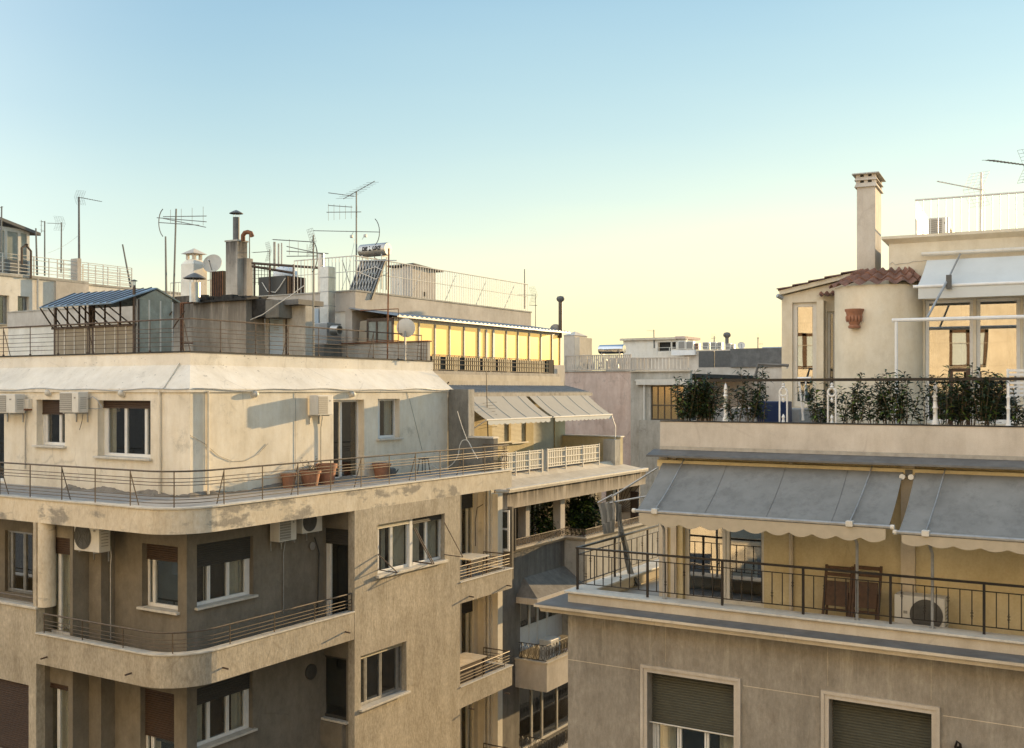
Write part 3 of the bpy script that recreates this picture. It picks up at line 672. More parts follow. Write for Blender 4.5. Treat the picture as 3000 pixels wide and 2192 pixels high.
# -- awning level: party wall, shutters, awnings, lattice
xd = fy.u(1371)
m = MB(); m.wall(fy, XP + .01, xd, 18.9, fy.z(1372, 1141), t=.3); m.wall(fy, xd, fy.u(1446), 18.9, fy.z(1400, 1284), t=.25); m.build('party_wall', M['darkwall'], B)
MB().box(xd + .002, fy.u(1447), 13.27, 13.6, fy.z(1400, 1284), fy.z(1400, 1284) + .05).build('coping', M['marble'], B)
MB().box(xd + .003, xd + .03, 13.3, 13.62, fy.z(1400, 1284) + .06, fy.z(1372, 1141) + .002).build('pillar_face', M['concrete'], B)
XW = -4.4; fw = RF(XW)
ws = [pxrect(fw, 1442, 1491, 1195, 1297), pxrect(fw, 1497, 1541, 1195, 1297)]
dsh = pxrect(fw, 1563, 1626, 1200, 1395); dsh = (dsh[0], dsh[1], 18.97, 21.3)
m = MB(); m.wall(fw, Y0, Y1, 18.9, 22.2, ws + [dsh]); m.build('gallery_wall', M['yellow'], B)
for q in ws: window(B, fw, *q, shut=1, smat='creamshut', cols=(0, 1), rec=.08, sill='marble')
window(B, fw, *dsh, shut=1, smat='creamshut', cols=(0, 1), rec=.08, sill=None, name='balcony_door')
m = MB()
for k in range(7): m.fb(fw, Y0 + .3 + k * .13, Y0 + .415 + k * .13, .002, .03, 19, 21.9)
m.build('timber_boarding', M['bamboo'], B)
le1 = LF(Y1 - .25)
m = MB(); m.wall(le1, XW, le1.u(1817), 18.9, le1.z(1647, 1277), t=.25); m.build('end_parapet', M['yellow'], B)
MB().box(XW + .01, le1.u(1820), Y1 - .3, Y1 + .05, le1.z(1647, 1277), le1.z(1647, 1277) + .05).build('coping', M['marble'], B)
def awning(root, x_in, z_in, x_out, z_out, y0, y1, mat, val, stripes=0, valmat='awnwhite', sag=.05, label=None, seam=6, scal=.22):
    """canvas awning out from a street wall; x_in wall side"""
    m = MB(); k = 8
    rows = [(x_in + (x_out - x_in) * i / k, z_in + (z_out - z_in) * i / k - sag * math.sin(PI * i / k)) for i in range(k + 1)]
    for i in range(k):
        (xa, za), (xb, zb) = rows[i], rows[i + 1]
        m.hexa([(xa, y0, za - .006), (xb, y0, zb - .006), (xb, y1, zb - .006), (xa, y1, za - .006), (xa, y0, za), (xb, y0, zb), (xb, y1, zb), (xa, y1, za)])
    o = m.build('canopy_cloth', M[mat], root, label=label)
    for j in range(seam):
        y = y0 + (y1 - y0) * (j + .5) / seam; s = MB()
        s.tube([(a, y, b + .004) for a, b in rows], .012, 4); s.build('seam', M[mat], o)
    return o
# bar of the awnings at x = -2.0, cloth up to the wall
fb_ = RF(-2.0); zb_ = fb_.z(1422, 1230); za_ = RF(-3.05).z(1385, 1162)
ya, yb2, yc2, yd = fb_.u(1425), fb_.u(1612), fb_.u(1622), fb_.u(1790)
def scallop(fr, u0, u1, z, d, step, mat, name, root, n=0):
    m = MB(); k = max(1, round((u1 - u0) / step)); pts = [(u0, z)]
    for i in range(k):
        a = u0 + (u1 - u0) * i / k; b = u0 + (u1 - u0) * (i + 1) / k
        for j in range(7): t = j / 6; pts.append((a + (b - a) * t, z - d * (.72 + .28 * math.sin(PI * t))))
    pts.append((u1, z)); 
    for i in range(1, len(pts) - 2):
        a, b = pts[i], pts[i + 1]
        if b[0] - a[0] > 1e-6: m.hexa([fr.p(a[0], n, a[1]), fr.p(b[0], n, b[1]), fr.p(b[0], n + .006, b[1]), fr.p(a[0], n + .006, a[1]), fr.p(a[0], n, z), fr.p(b[0], n, z), fr.p(b[0], n + .006, z), fr.p(a[0], n + .006, z)])
    return m.build(name, M[mat], root)
for i, (p, q) in enumerate(((ya, yb2), (yc2, yd))):
    t = thing('awning', ('beige canvas awning over the lattice balcony, the one nearer the dark party wall', 'beige canvas awning over the lattice balcony, the one beside the pink wall')[i], 'awning', (-3.2, (p + q) / 2, zb_), 0, 'beige awnings over the lattice balcony')
    awning(t, -3.05, za_, -2.0, zb_, p, q, 'awnlight', 1, seam=4)
    MB().tube([(-1.98, p - .05, zb_ - .01), (-1.98, q + .05, zb_ - .01)], .035, 8).build('front_bar', M['whitemetal'], t)
    scallop(RF(-1.97), p + .05, q - .05, zb_ - .03, .16, .34, 'awnwhite', 'valance', t)
    m = MB(); yy = p if i == 0 else q
    m.tube([(-1.98, yy, zb_ - .03), (-1.8, yy + (.0 if i else -.1), zb_ - .5), (-1.85, yy, 19.2)] if i else [(-1.98, yy, zb_), (-2.9, yy - .05, zb_ - .55), (-3.1, yy - .05, zb_ - 1.2)], .022, 6); m.build('arm', M['whitemetal'], t)
# lattice balcony
xl = -1.86; fl = RF(xl)
r = MB(); o = None
def lattice(u0, u1, z0, z1, root):
    f = MB()
    for z in (z0, (z0 + z1) / 2, z1, z0 + .1, z1 - .08): f.fb(fl, u0, u1, -.012, .012, z - .014, z + .014)
    o = f.build('lattice_panel', M['whitemetal'], root); k = int((u1 - u0) / .13); s = MB()
    for i in range(k + 1): a = u0 + (u1 - u0) * i / k; s.fb(fl, a - .033, a + .033, -.022, -.013, z0, z1)
    s.build('slat', M['whitemetal'], o)
    return o
for a, b in ((1470, 1588), (1604, 1755)): 
    u0, u1 = fl.u(a), fl.u(b); lattice(u0, u1, 19.24, 19.86, B)
    for i in range(4):
        u = u0 + (u1 - u0) * i / 3; MB().fb(fl, u - .02, u + .02, -.02, .02, 19.05, 19.9).build('railing_post', M['whitemetal'], B)
MB().fb(fl, fl.u(1590), fl.u(1602), -.03, -.02, 19.1, 19.86).build('gap_panel', M['awnlight'], B)
m = MB(); m.box(-2.25, -1.72, Y1 - .75, Y1 - .26, 18.97, 20.0); m.build('corner_pillar', M['concrete'], B)
# -- tiers between the gallery and the awning roof
zr = RF(-3.5).z(1383, 1150)
m = MB(); k = 60
for i in range(k):
    a, b = 13.62 + (Y1 - 13.5) * i / k, 13.62 + (Y1 - 13.5) * (i + 1) / k; c = (a + b) / 2
    for (p, q, e, g) in ((a, c, 0, .03), (c, b, .03, 0)):
        m.quad((-3.3, p, zr + e), (-3.3, q, zr + g), (-4.6, q, zr + .3 + g), (-4.6, p, zr + .3 + e)); m.quad((-3.3, p, zr + e), (-3.3, q, zr + g), (-3.3, q, zr - .02), (-3.3, p, zr - .02))
m.build('corrugated_roof', M['sheet'], B)
MB().box(-4.5, -3.12, Y0, Y1, zr - .16, zr - .025).build('eaves_board', M['stained'], B)
m = MB(); m.box(-5.2, -4.35, 13.2, Y1 - .2, zr + .1, zr + .42); m.box(-5.2, -4.5, 13.2, Y1 - .2, zr + .42, 22.56); m.build('ledge', M['cband'], B)
MB().box(-5.3, -4.55, 13.18, Y1 - .25, 22.56, 22.68).build('ledge_top', M['stained'], B)
# -- glazed gallery
XG = fy.u(1150); fg = RF(XG)
zf = RF(XG).z(1265, 1085); zg0 = zf + .0; 
ztop = (fg.z(1160, 937) + fg.z(1635, 972)) / 2
mull = [1160, 1229, 1276, 1319, 1361, 1403, 1448, 1485, 1519, 1552, 1586, 1619, 1643]
us = [fg.u(p) for p in mull]; us[0] = 13.36
yge = us[-1]
g = MB()
for u in us: g.fb(fg, u - .03, u + .03, -.06, 0, zf, ztop)
g.fb(fg, us[0], yge, -.07, -.01, ztop - .1, ztop + .02); g.fb(fg, us[0], yge, -.07, -.01, zf, zf + .08)
o = g.build('gallery_frame', M['whitemetal'], B)
for i in range(len(us) - 1):
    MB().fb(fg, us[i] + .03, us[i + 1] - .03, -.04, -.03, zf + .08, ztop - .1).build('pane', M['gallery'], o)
g = MB(); a, b = us[5] + .05, us[6] - .05
for q in (a, (a + b) / 2, b): g.fb(fg, q - .035, q + .035, -.028, .01, zf + .45, ztop - .12)
g.fb(fg, a, b, -.028, .01, zf + .42, zf + .5); g.build('casement', M['white'], o)
MB().box(XG - .9, XG - .35, 13.5, yge, zf, ztop).build('gallery_blind', M['curtain'], B)
ge = LF(13.32); xe0 = ge.u(1076)
g = MB(); g.fb(ge, xe0, XG - .03, -.06, 0, zf, zf + .1); g.fb(ge, xe0, XG - .03, -.06, 0, ztop - .1, ztop)
for px in (1076, 1103, 1135, 1149): g.fb(ge, ge.u(px) - .03, ge.u(px) + .03, -.06, .002, zf, ztop)
o = g.build('gallery_end_frame', M['iron'], B)
MB().fb(ge, xe0 + .02, XG - .05, -.04, -.03, zf + .1, ztop - .1).build('pane', M['dullglass'], o)
MB().fprism(ge, [(ge.u(1045), 22.9), (xe0 - .03, 22.9), (xe0 - .03, ztop - .05), (ge.u(1055), ztop - .08)], -.05, 0).build('slanted_panel', M['panel'], B)
m = MB(); k = 44; yr0, yr1 = 13.15, yge + .3
for i in range(k):
    a, b = yr0 + (yr1 - yr0) * i / k, yr0 + (yr1 - yr0) * (i + 1) / k; c = a + (b - a) * .5
    za, zb = ztop + .04, ztop + .36
    for (p, q, e, gq) in ((a, c, 0, .05), (c, b, .05, 0)):
        m.quad((XG + .32, p, za + e), (XG + .32, q, za + gq), (-6.65, q, zb + gq), (-6.65, p, zb + e)); m.quad((XG + .32, p, za + e), (XG + .32, q, za + gq), (XG + .32, q, za - .04), (XG + .32, p, za - .04))
m.build('gallery_roof', M['galv'], B)
# slatted rail of the gallery
fr_ = RF(XG + .12); u0, u1 = fr_.u(1266), fr_.u(1606); zt_ = fr_.z(1266, 1039)
m = MB()
for z in (zf + .03, zf + .22, zf + .38, zt_): m.fb(fr_, u0, u1, .0, .02, z - .01, z + .01)
o = m.build('gallery_railing', M['iron'], B)
rg = random.Random(3); k = int((u1 - u0) / .135); sl_ = MB()
for i in range(k):
    if i % 9 in (4, 5) and rg.random() < .7: continue
    a = u0 + (u1 - u0) * (i + .2) / k; sl_.fb(fr_, a, a + .062, -.02, -.002, zf + .02, zt_ - .02 + rg.uniform(-.015, .015))
sl_.build('slat', M['bamboo'], o)
MB().fb(fr_, u0, u1, -.09, -.07, zf, zt_ - .05).build('screen', M['darkshut'], o)
MB().fb(fr_, u1, fr_.u(1622), -.1, .02, zf - .1, zt_ + .02).build('end_panel', M['dark'], B)
m = MB(); m.box(XG - .6, XG + .15, fr_.u(1622), fr_.u(1653), 20, zf + .36); m.build('end_pillar', M['cpar'], B)
m = MB(); m.box(-12, XW - .26, Y1 - .2, Y1, 0, 22.9); m.build('end_wall', M['cpar'], B)
# -- upper storey with parapet
XU = fy.u(1041); fu = RF(XU); zt = fy.z(1041, 849); zl = fy.z(1041, 911); Y1u = fu.u(1556)
m = MB(); m.wall(RF(XU - .14), 13.3, Y1u, 22, zl, t=.3); m.build('upper_wall', M['cpar'], B)
MB().sweep([(-26, 13.3), (XU - .0, 13.3), (XU, Y1u), (-12, Y1u)], [(0, zl), (0, zt - .05), (-.28, zt - .05), (-.28, zl)]).build('upper_parapet', M['cpar'], B)
MB().sweep([(-26, 13.3), (XU - .0, 13.3), (XU, Y1u), (-12, Y1u)], [(.03, zt - .05), (.03, zt), (-.3, zt), (-.3, zt - .05)]).build('coping', M['concrete'], B)
m = MB(); m.wall(LF(13.34), -26, XU - .15, 22.3, zl, t=.2); m.build('upper_wall', M['white_plaster'], B)
for px in (1445, 1540): u = fu.u(px); MB().box(XU - .1, XU + .55, u - .16, u + .16, 24.5, zl - .12).build('buttress', M['cpar'], B)
MB().prism([(-26, 13.5), (XU - .28, 13.5), (XU - .28, Y1u), (-26, Y1u)], 24.8, zt - .28).build('roof', M['tar'], B)
# low party wall at the end of the corner block's roof
fp = LF(13.14); zlo = fp.z(1200, 1003)
m = MB(); m.wall(fp, -12, fp.u(1253), 22.3, zlo, t=.14); m.build('low_wall', M['concrete'], B)
MB().box(-12, fp.u(1256), 13.1, 13.31, zlo, zlo + .04).build('coping', M['rust'], B)
# white bar fence round the upper roof
path = [(LF(13.42).u(862), 13.42), (XU - .12, 13.42), (XU - .12, Y1u - .1)]; hf = 1.18
def barfence(root, path, zb, h, step=.16, rr=.012, mat='whitemetal', mid=.0, name='roof_fence', brace=0):
    m = MB(); L = plen(path); k = int(L / step)
    for i in range(k + 1):
        p, t = along(path, min(L - .001, L * i / k + .0005)); m.tube([(p.x, p.y, zb), (p.x, p.y, zb + h)], rr, 4)
    o = m.build(name, M[mat], root)
    MB().tube([(a[0], a[1], zb + h) for a in path], .022, 5).build('handrail', M[mat], o)
    if mid: MB().tube([(a[0], a[1], zb + h * mid) for a in path], .014, 5).build('mid_rail', M[mat], o)
    if brace:
        kk = int(L / brace)
        for i in range(1, kk + 1):
            p, t = along(path, L * i / (kk + .5)); MB().tube([(p.x, p.y, zb + h * .9), (p.x - t.y * .55, p.y + t.x * .55, zb)], .016, 4).build('brace', M[mat], o)
    return o
barfence(B, path, zt, hf, mid=.55, brace=2.2)
barfence(B, [(LF(16.5).u(500), 16.5), (LF(16.5).u(700), 16.5)], zt, hf)
ZUP = zt - .28                                  # deck of the upper roof
# -- loggia below the canopy
YS = fB.u(1654); XS = LF(YS).u(1714); fS = RF(XS)
zco = fB.z(1475, 1612)
fk = RF(-2.7); m = MB(); m.wall(fk, Y0, Y1, 12, 18.72, t=.2); m.build('loggia_back_wall', M['recess'], B)
for a, b in ((1545, 1575), (1690, 1740), (1805, 1830)):
    q = (fk.u(a), fk.u(b), 16.2, 18.3); window(B, RF(-2.66), *q, cols=(0, .5, 1), rec=-.07, sill=None, name='balcony_door', frame='whitemetal', deep=.2)
MB().box(-2.69, XF - .21, Y0, Y1, 16.0, 16.2).build('loggia_floor', M['floor'], B)
lo_ = LF(13.9); m = MB(); m.wall(lo_, -2.7, lo_.u(1500), 16, 18.3, t=.1); m.build('loggia_end_wall', M['recess'], B)
window(B, LF(13.8), LF(13.8).u(1468), LF(13.8).u(1494), 16.9, 18.2, cols=(0, 1), rec=-.06, sill=None, mid=.7, deep=.1)
for a, b in ((1527, 1551), (1630, 1655), (1786, 1797)):
    f_ = RF(XF - .06); u0, u1 = f_.u(a), f_.u(b)
    MB().box(XF - .36, XF - .06, u0 + .3, max(u1, u0 + .55), 16.2, 18.24).build('loggia_column', M['cpar'], B)
zh0 = fB.z(1515, 1748); yh0 = fB.u(1512)
m = MB(); m.wall(fB, 13.62, YS, 13.35, zco - .1, [(yh0 + .25, YS, 13.35, zh0 - .21)], t=.2); m.build('loggia_parapet', M['grimy_shaded'], B)
m = MB(); m.wall(LF(YS), XF - .2, XS, 13.35, zco - .1, t=.2); m.wall(fS, YS + .2, Y1, 13.35, zco - .1, t=.2); m.build('loggia_parapet', M['concrete'], B)
pth = [(XF, 13.6), (XF, YS), (XS, YS), (XS, Y1)]
MB().sweep(pth, [(0.02, zco - .16), (.14, zco - .05), (.14, zco), (-.22, zco), (-.22, zco - .05), (.02, zco - .1)]).build('cornice', M['cband'], B)
def scrollrail(root, path, zb, h, mat='black', name='iron_railing', step=.16):
    m = MB()
    for q in (0.06, 1): m.tube([(a[0], a[1], zb + h * q) for a in path], .014, 5)
    o = m.build(name, M[mat], root); L = plen(path); k = int(L / step); s = MB()
    for i in range(k):
        p, t = along(path, L * (i + .5) / k); t = Vector((t.x, t.y, 0)); r_ = min(step * .42, h * .42); c = Vector((p.x, p.y, zb + h * .53))
        s.tube([c + t * (r_ * math.cos(a * PI / 5)) + Vector((0, 0, h * .44 * math.sin(a * PI / 5))) for a in range(11)], .010, 4, cap=False)
        s.tube([c + t * (r_ * .5 * math.cos(a * PI / 4)) + Vector((0, 0, h * .2 * math.sin(a * PI / 4))) for a in range(9)], .008, 4, cap=False)
        if i % 8 == 0: s.tube([(p.x, p.y, zb - .08), (p.x, p.y, zb + h)], .013, 4)
    s.build('scroll', M[mat], o)
    return o
scrollrail(B, [(XF + .03, 13.65), (XF + .03, YS - .03), (XS + .03, YS - .03), (XS + .03, Y1 - .1)], zco, .26, 'iron')
# -- hood, glazed balcony and lower floors
zh1, zh0 = fB.z(1545, 1690), fB.z(1515, 1748)
yh0, yh1 = fB.u(1512), YS - .02
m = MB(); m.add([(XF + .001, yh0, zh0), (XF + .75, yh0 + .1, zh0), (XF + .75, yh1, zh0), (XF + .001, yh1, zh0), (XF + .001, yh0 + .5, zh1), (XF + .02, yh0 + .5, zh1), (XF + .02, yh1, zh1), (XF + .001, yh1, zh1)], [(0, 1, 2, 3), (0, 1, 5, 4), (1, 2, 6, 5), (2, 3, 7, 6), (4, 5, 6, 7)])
m.build('sloped_hood', M['grimy_shaded'], B)
MB().box(XF + .001, XF + .8, yh0, YS - .01, zh0 - .2, zh0 - .002).build('lintel', M['cpar'], B)
m = MB(); m.box(XF - .25, XF, 13.62, yh0 + .2, 0, 13.34); m.box(XF - .2, XF - .01, yh0 + .2, Y1, 0, 10); m.build('lower_wall', M['grimy_shaded'], B)
window(B, fB, yh0 + .25, YS - .01, 13.36, zh0 - .21, cols=(0, .26, .44, .66, 1), rec=.1, sill=None, name='balcony_glazing', frame='white', panel=.7, deep=.6, curtain=.3)
zbal = RF(.2).z(1575, 1954)
xb = .2
m = MB(); m.sweep([(XF, yh0 - .05), (xb, yh0 - .05), (xb, Y1)], [(0, zbal - .95), (0, zbal - .05), (-.15, zbal - .05), (-.15, zbal - .95)]); m.box(XF, xb - .15, yh0 + .1, Y1, zbal - .95, zbal - .5); m.build('balcony', M['cpar'], B)
MB().sweep([(XF, yh0 - .05), (xb, yh0 - .05), (xb, Y1)], [(.04, zbal - .05), (.04, zbal), (-.2, zbal), (-.2, zbal - .05)]).build('coping', M['cband'], B)
scrollrail(B, [(XF + .1, yh0), (xb - .05, yh0), (xb - .05, Y1 - .1)], zbal, .52, 'black', step=.2)
window(B, RF(XF - .15), yh0 + .4, YS + 1.5, 10, zbal - .9, cols=(0, .2, .36, .6, 1), rec=.0, sill=None, name='balcony_door', frame='whitemetal', deep=.6)
z2 = zbal - 3.0
m = MB(); m.sweep([(XF, yh0 - .05), (xb, yh0 - .05), (xb, Y1)], [(0, z2 - .7), (0, z2), (-.15, z2), (-.15, z2 - .7)]); m.build('balcony', M['cpar'], B)
scrollrail(B, [(XF + .1, yh0), (xb - .05, yh0), (xb - .05, Y1 - .1)], z2, .5, 'black', step=.2)
m = MB(); a = fB.u(1545); m.box(XF + .1, XF + .55, a + .6, a + 1.3, zbal - .4, zbal + .35); t = tag(m.build('storage_box', M['acw'], None, bevel=.02), 'pale box standing on the middle block\'s lower balcony behind its iron railing', 'box')
# fan shaped grille and door at the loggia's far end
gf = LF(Y1 - .55); u0, u1 = gf.u(1812), gf.u(1872); zc = gf.z(1812, 1500); t = thing('iron_grille', 'sunburst iron grille closing the far end of the planted loggia', 'grille', gf.p((u0 + u1) / 2, 0, zc - .3))
MB().fb(gf, u0, u1, -.1, -.05, zc - .3, zc + 1.15).build('back_board', M['cpar'], t)
for i in range(10):
    a = math.radians(4 + i * 9.5); L = min((u1 - u0) / max(.05, math.cos(a)), 1.2 / max(.05, math.sin(a)))
    MB().tube([gf.p(u0 + .02, .0, zc), gf.p(u0 + .02 + L * math.cos(a), .0, zc + L * math.sin(a))], .013, 4).build('spoke', M['iron'], t)
MB().fb(gf, u0 + (u1 - u0) * .6, u0 + (u1 - u0) * .95, -.04, .03, zc - .3, zc + .85).build('panel', M['brown'], t)
# climbing plants in the loggia
def leafcloud(name, label, cat, c, s, n, mats, L=.12, seed=1, trunk=True, group=None):
    rg = random.Random(seed); t = thing(name, label, cat, (c[0], c[1], c[2] - s[2]), 0, group); a, b = MB(), MB()
    for i in range(n):
        while True:
            q = Vector((rg.uniform(-1, 1), rg.uniform(-1, 1), rg.uniform(-1, 1)))
            if q.length < 1 and q.length > .35 * rg.random(): break
        f = .8 + .35 * math.sin(q.x * 5 + seed) * math.cos(q.z * 6 + q.y * 4)
        p = Vector((c[0] + q.x * s[0] * f, c[1] + q.y * s[1] * f, c[2] + q.z * s[2] * f)); leafq(a if rg.random() < .62 else b, p, rg, L * rg.uniform(.6, 1.3), L * .3, rg.uniform(-.5, .6))
    a.build('foliage', M[mats[0]], t); b.build('bright_foliage', M[mats[1]], t)
    if trunk:
        m = MB()
        for k in range(3): m.tube([(c[0] + rg.uniform(-.1, .1), c[1] + rg.uniform(-.2, .2), c[2] - s[2]), (c[0] + rg.uniform(-.2, .2), c[1] + rg.uniform(-.3, .3), c[2] + s[2] * .6)], .02, 5)
        m.build('stem', M['stem'], t)
    return t
fpn = RF(-1.7)
p1 = fpn.P(1708, 1510); leafcloud('climbing_plant', 'tall dense climbing plant filling the loggia bay right of the wide column', 'plant', p1, (.75, 1.35, 1.15), 3600, ('leaf', 'leaf2'), .17, 4, group='plants in the loggia')
p2 = fpn.P(1600, 1535); leafcloud('climbing_plant', 'darker climbing plant in the loggia bay left of the wide column', 'plant', p2, (.5, .9, 1.0), 1700, ('leaf', 'leaf2'), .15, 9, group='plants in the loggia')
p3 = RF(-1.3).P(1492, 1575); leafcloud('potted_plant', 'small thin leaved plant at the near end of the planted loggia', 'plant', p3, (.15, .2, .3), 60, ('leaf', 'bamboo'), .16, 2)

# ================================================================== pink building P and its roof
P_ = thing('apartment_building', 'weathered pink walled block behind the beige awnings, with a slatted roof fence', 'building', (-6, 34, 0))
YP = 35.0; fP = LF(YP); zp = fP.z(1750, 1086)
uc = fP.u(1848); ur = fP.u(2022)
fQ = LF(YP - .5); ucq = fQ.u(1848); urq = fQ.u(2022)
win = (fQ.u(1906), urq - .35, fQ.z(1906, 1231), fQ.z(1906, 1130))
m = MB(); m.wall(fP, -24, uc, 0, zp - .06); m.build('wall', M['pink'], P_)
m = MB(); m.wall(fQ, ucq, urq, 0, zp - .1, [win]); m.quad((ucq, YP - .5, 0), (ucq, YP, 0), (ucq, YP, zp - .1), (ucq, YP - .5, zp - .1)); m.build('wing_wall', M['concrete'], P_)
MB().box(-24, uc, YP - .06, YP + .3, zp - .06, zp).build('coping', M['concrete'], P_)
MB().box(ucq - .05, urq + .05, YP - .6, YP - .2, zp - .1, zp - .04).build('coping', M['cband'], P_)
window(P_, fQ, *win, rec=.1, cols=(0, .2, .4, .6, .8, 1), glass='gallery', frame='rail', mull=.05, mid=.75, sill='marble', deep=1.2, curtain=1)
MB().box(ucq + .4, urq, YP - .75, YP - .52, fQ.z(1848, 1128), fQ.z(1848, 1112)).build('eaves_gutter', M['whitemetal'], P_)
u = fQ.u(1889); MB().tube([fQ.p(u, .06, 14), fQ.p(u, .06, fQ.z(1848, 1128)), fQ.p(u - .5, .06, fQ.z(1848, 1115))], .06, 8).build('drain_pipe', M['whitemetal'], P_)
m = MB(); f2 = LF(YP - .9); m.box(f2.u(1872), f2.u(2010), YP - .9, YP - .52, 12, f2.z(1885, 1231)); m.build('lower_wing', M['concrete'], P_)
MB().prism([(-24, YP + .3), (urq, YP + .3), (urq, 47), (-24, 47)], zp - .4, zp - .2).build('roof', M['tar'], P_)
def slatfence(root, fr, u0, u1, z0, z1, pitch=.11, wd=.075, mat='whitemetal', posts=3, name='slat_fence'):
    m = MB()
    for z in (z0 + .05, z1 - .02): m.fb(fr, u0, u1, .0, .03, z - .02, z + .02)
    o = m.build(name, M[mat], root); s = MB(); k = int((u1 - u0) / pitch); rg = random.Random(int(u0 * 10))
    for i in range(k):
        a = u0 + (u1 - u0) * i / k
        if rg.random() < .93: s.fb(fr, a, a + wd, -.02, -.002, z0 + .02, z1 - .02 + rg.uniform(-.02, .02))
    s.build('slat', M[mat], o)
    for i in range(posts + 1): a = u0 + (u1 - u0) * i / posts; MB().fb(fr, a - .02, a + .02, -.02, .035, z0 - .02, z1 + .01).build('post', M[mat], o)
fz = fP.z(1750, 1040)
slatfence(P_, fP, fP.u(1657), uc, zp, fz, mat='cpar')
slatfence(P_, fQ, ucq, urq - .1, zp - .03, fQ.z(1900, 1048), pitch=.19, wd=.15, mat='cpar')
# things on the pink building's roof
def solar_tank(label, fr, px0, px1, pyt, pyb, n, rz, text=None, group=None, legs=.5, collector=0):
    u0, u1 = fr.u(px0, n), fr.u(px1, n); zt, zb = fr.z((px0 + px1) / 2, pyt, n), fr.z((px0 + px1) / 2, pyb, n); r = (zt - zb) / 2; L = u1 - u0
    t = thing('solar_water_heater', label, 'water heater', fr.p((u0 + u1) / 2, n, zb), rz, group)
    m = MB(); m.lathe([(0, -L / 2), (r * .9, -L / 2), (r, -L / 2 + .04), (r, L / 2 - .04), (r * .9, L / 2), (0, L / 2)], 28)
    m.v = [Vector((v.z, v.x, v.y + r)) for v in m.v]; m.build('tank', M['steelpol'], t, True)
    for s in (-.36, .36):
        m = MB(); m.box(L * s - .025, L * s + .025, -r * .7, r * .7, -.03, .06); m.tube([(L * s, -r * .6, 0), (L * s, -r * .6, -legs)], .02, 5); m.tube([(L * s, r * .6, 0), (L * s, r * .6, -legs)], .02, 5); m.build('leg', M['galv'], t, True)
    if text:
        c = bpy.data.curves.new('lettering', 'FONT'); c.body = text; c.align_x = 'CENTER'; c.align_y = 'CENTER'; c.size = r * .62; c.extrude = .004; c.offset = .006
        o = bpy.data.objects.new('lettering', c); COL.objects.link(o); dg = bpy.context.evaluated_depsgraph_get(); me = bpy.data.meshes.new_from_object(o.evaluated_get(dg)); bpy.data.objects.remove(o)
        o = bpy.data.objects.new('lettering', me); COL.objects.link(o); me.materials.append(M['black']); o.parent = t
        for v in me.vertices:
            x, y, z = v.co; ang = (y / r) + .28; v.co = Vector((x * 1.02, -(r + .006 + z) * math.cos(ang), r + (r + .006 + z) * math.sin(ang)))
    if collector:
        m = MB(); w_ = L * .46; m.hexa([(-w_, -.35, -collector), (w_, -.35, -collector), (w_, -.27, -collector), (-w_, -.27, -collector), (-w_, .05, -.12), (w_, .05, -.12), (w_, .13, -.12), (-w_, .13, -.12)]); m.build('collector', M['acgrey'], t, True)
    return t
tP = solar_tank('polished solar water tank standing behind the pink building\'s roof fence', LF(YP + .8), 1757, 1829, 1010, 1037, 0, 0, legs=.6)
# ================================================================== far left building D
XD_ = -30.0; fD = RF(XD_)
D = thing('apartment_building', 'pale far left block with two small windows and railed roof terrace, behind the greenhouse', 'building', (-33, 16, 0))
yD0, ys, yD1 = fD.u(-120), fD.u(256), fD.u(560)
zD = fD.z(80, 815); zD2 = fD.z(300, 840)
wa = pxrect(fD, -4, 27, 864, 950); wb = pxrect(fD, 52, 86, 867, 951)
m = MB(); m.wall(fD, yD0, ys, 0, zD, [wa, wb]); m.wall(fD, ys, yD1, 0, zD2); m.build('wall', M['white_plaster'], D)
for q in (wa, wb): window(D, fD, *q, cols=(0, .75, 1), rec=.2, frame='galv', curtain=.5, sill='concrete')
MB().fb(fD, yD0, ys, -.3, .08, zD, zD + .12).build('coping', M['concrete'], D)
MB().fb(fD, ys + .01, yD1, -.3, .05, zD2, zD2 + .1).build('coping', M['concrete'], D)
MB().box(XD_ - 14, XD_ - .25, yD0, yD1, zD2 - .6, zD2 - .3).build('roof', M['tar'], D)
u = fD.u(160); MB().fb(fD, u, ys, .0, .12, zD - 4, zD - .02).build('pilaster', M['cpar'], D)
u = fD.u(107); MB().tube([fD.p(u, .1, zD), fD.p(u, .1, zD - 4.5)], .06, 6).build('drain_pipe', M['galv'], D)
def railset(root, fr, px0, px1, ytop0, ybot, n, rows, mat='whitemetal', posts=4, name='roof_railing'):
    u0, u1 = fr.u(px0, n), fr.u(px1, n); zt = fr.z(px0, ytop0, n); zb = fr.z(px0, ybot, n); m = MB()
    for q in rows: m.tube([fr.p(u0, n, zb + (zt - zb) * q), fr.p(u1, n, zb + (zt - zb) * q)], .022, 4)
    o = m.build(name, M[mat], root)
    for i in range(posts + 1): u = u0 + (u1 - u0) * i / posts; MB().tube([fr.p(u, n, zb - .02), fr.p(u, n, zt)], .03, 4).build('post', M[mat], o)
    return o
railset(D, fD, -40, 228, 736, 805, -.15, [.15, .3, .45, .6, .85, 1], posts=6)
railset(D, fD, 168, 386, 760, 826, -2.2, [.15, .25, .35, .45, .55, .65, .8, 1], posts=5)
railset(D, fD, 243, 386, 774, 846, -.15, [.2, .35, .5, .65, .8, 1], posts=4)
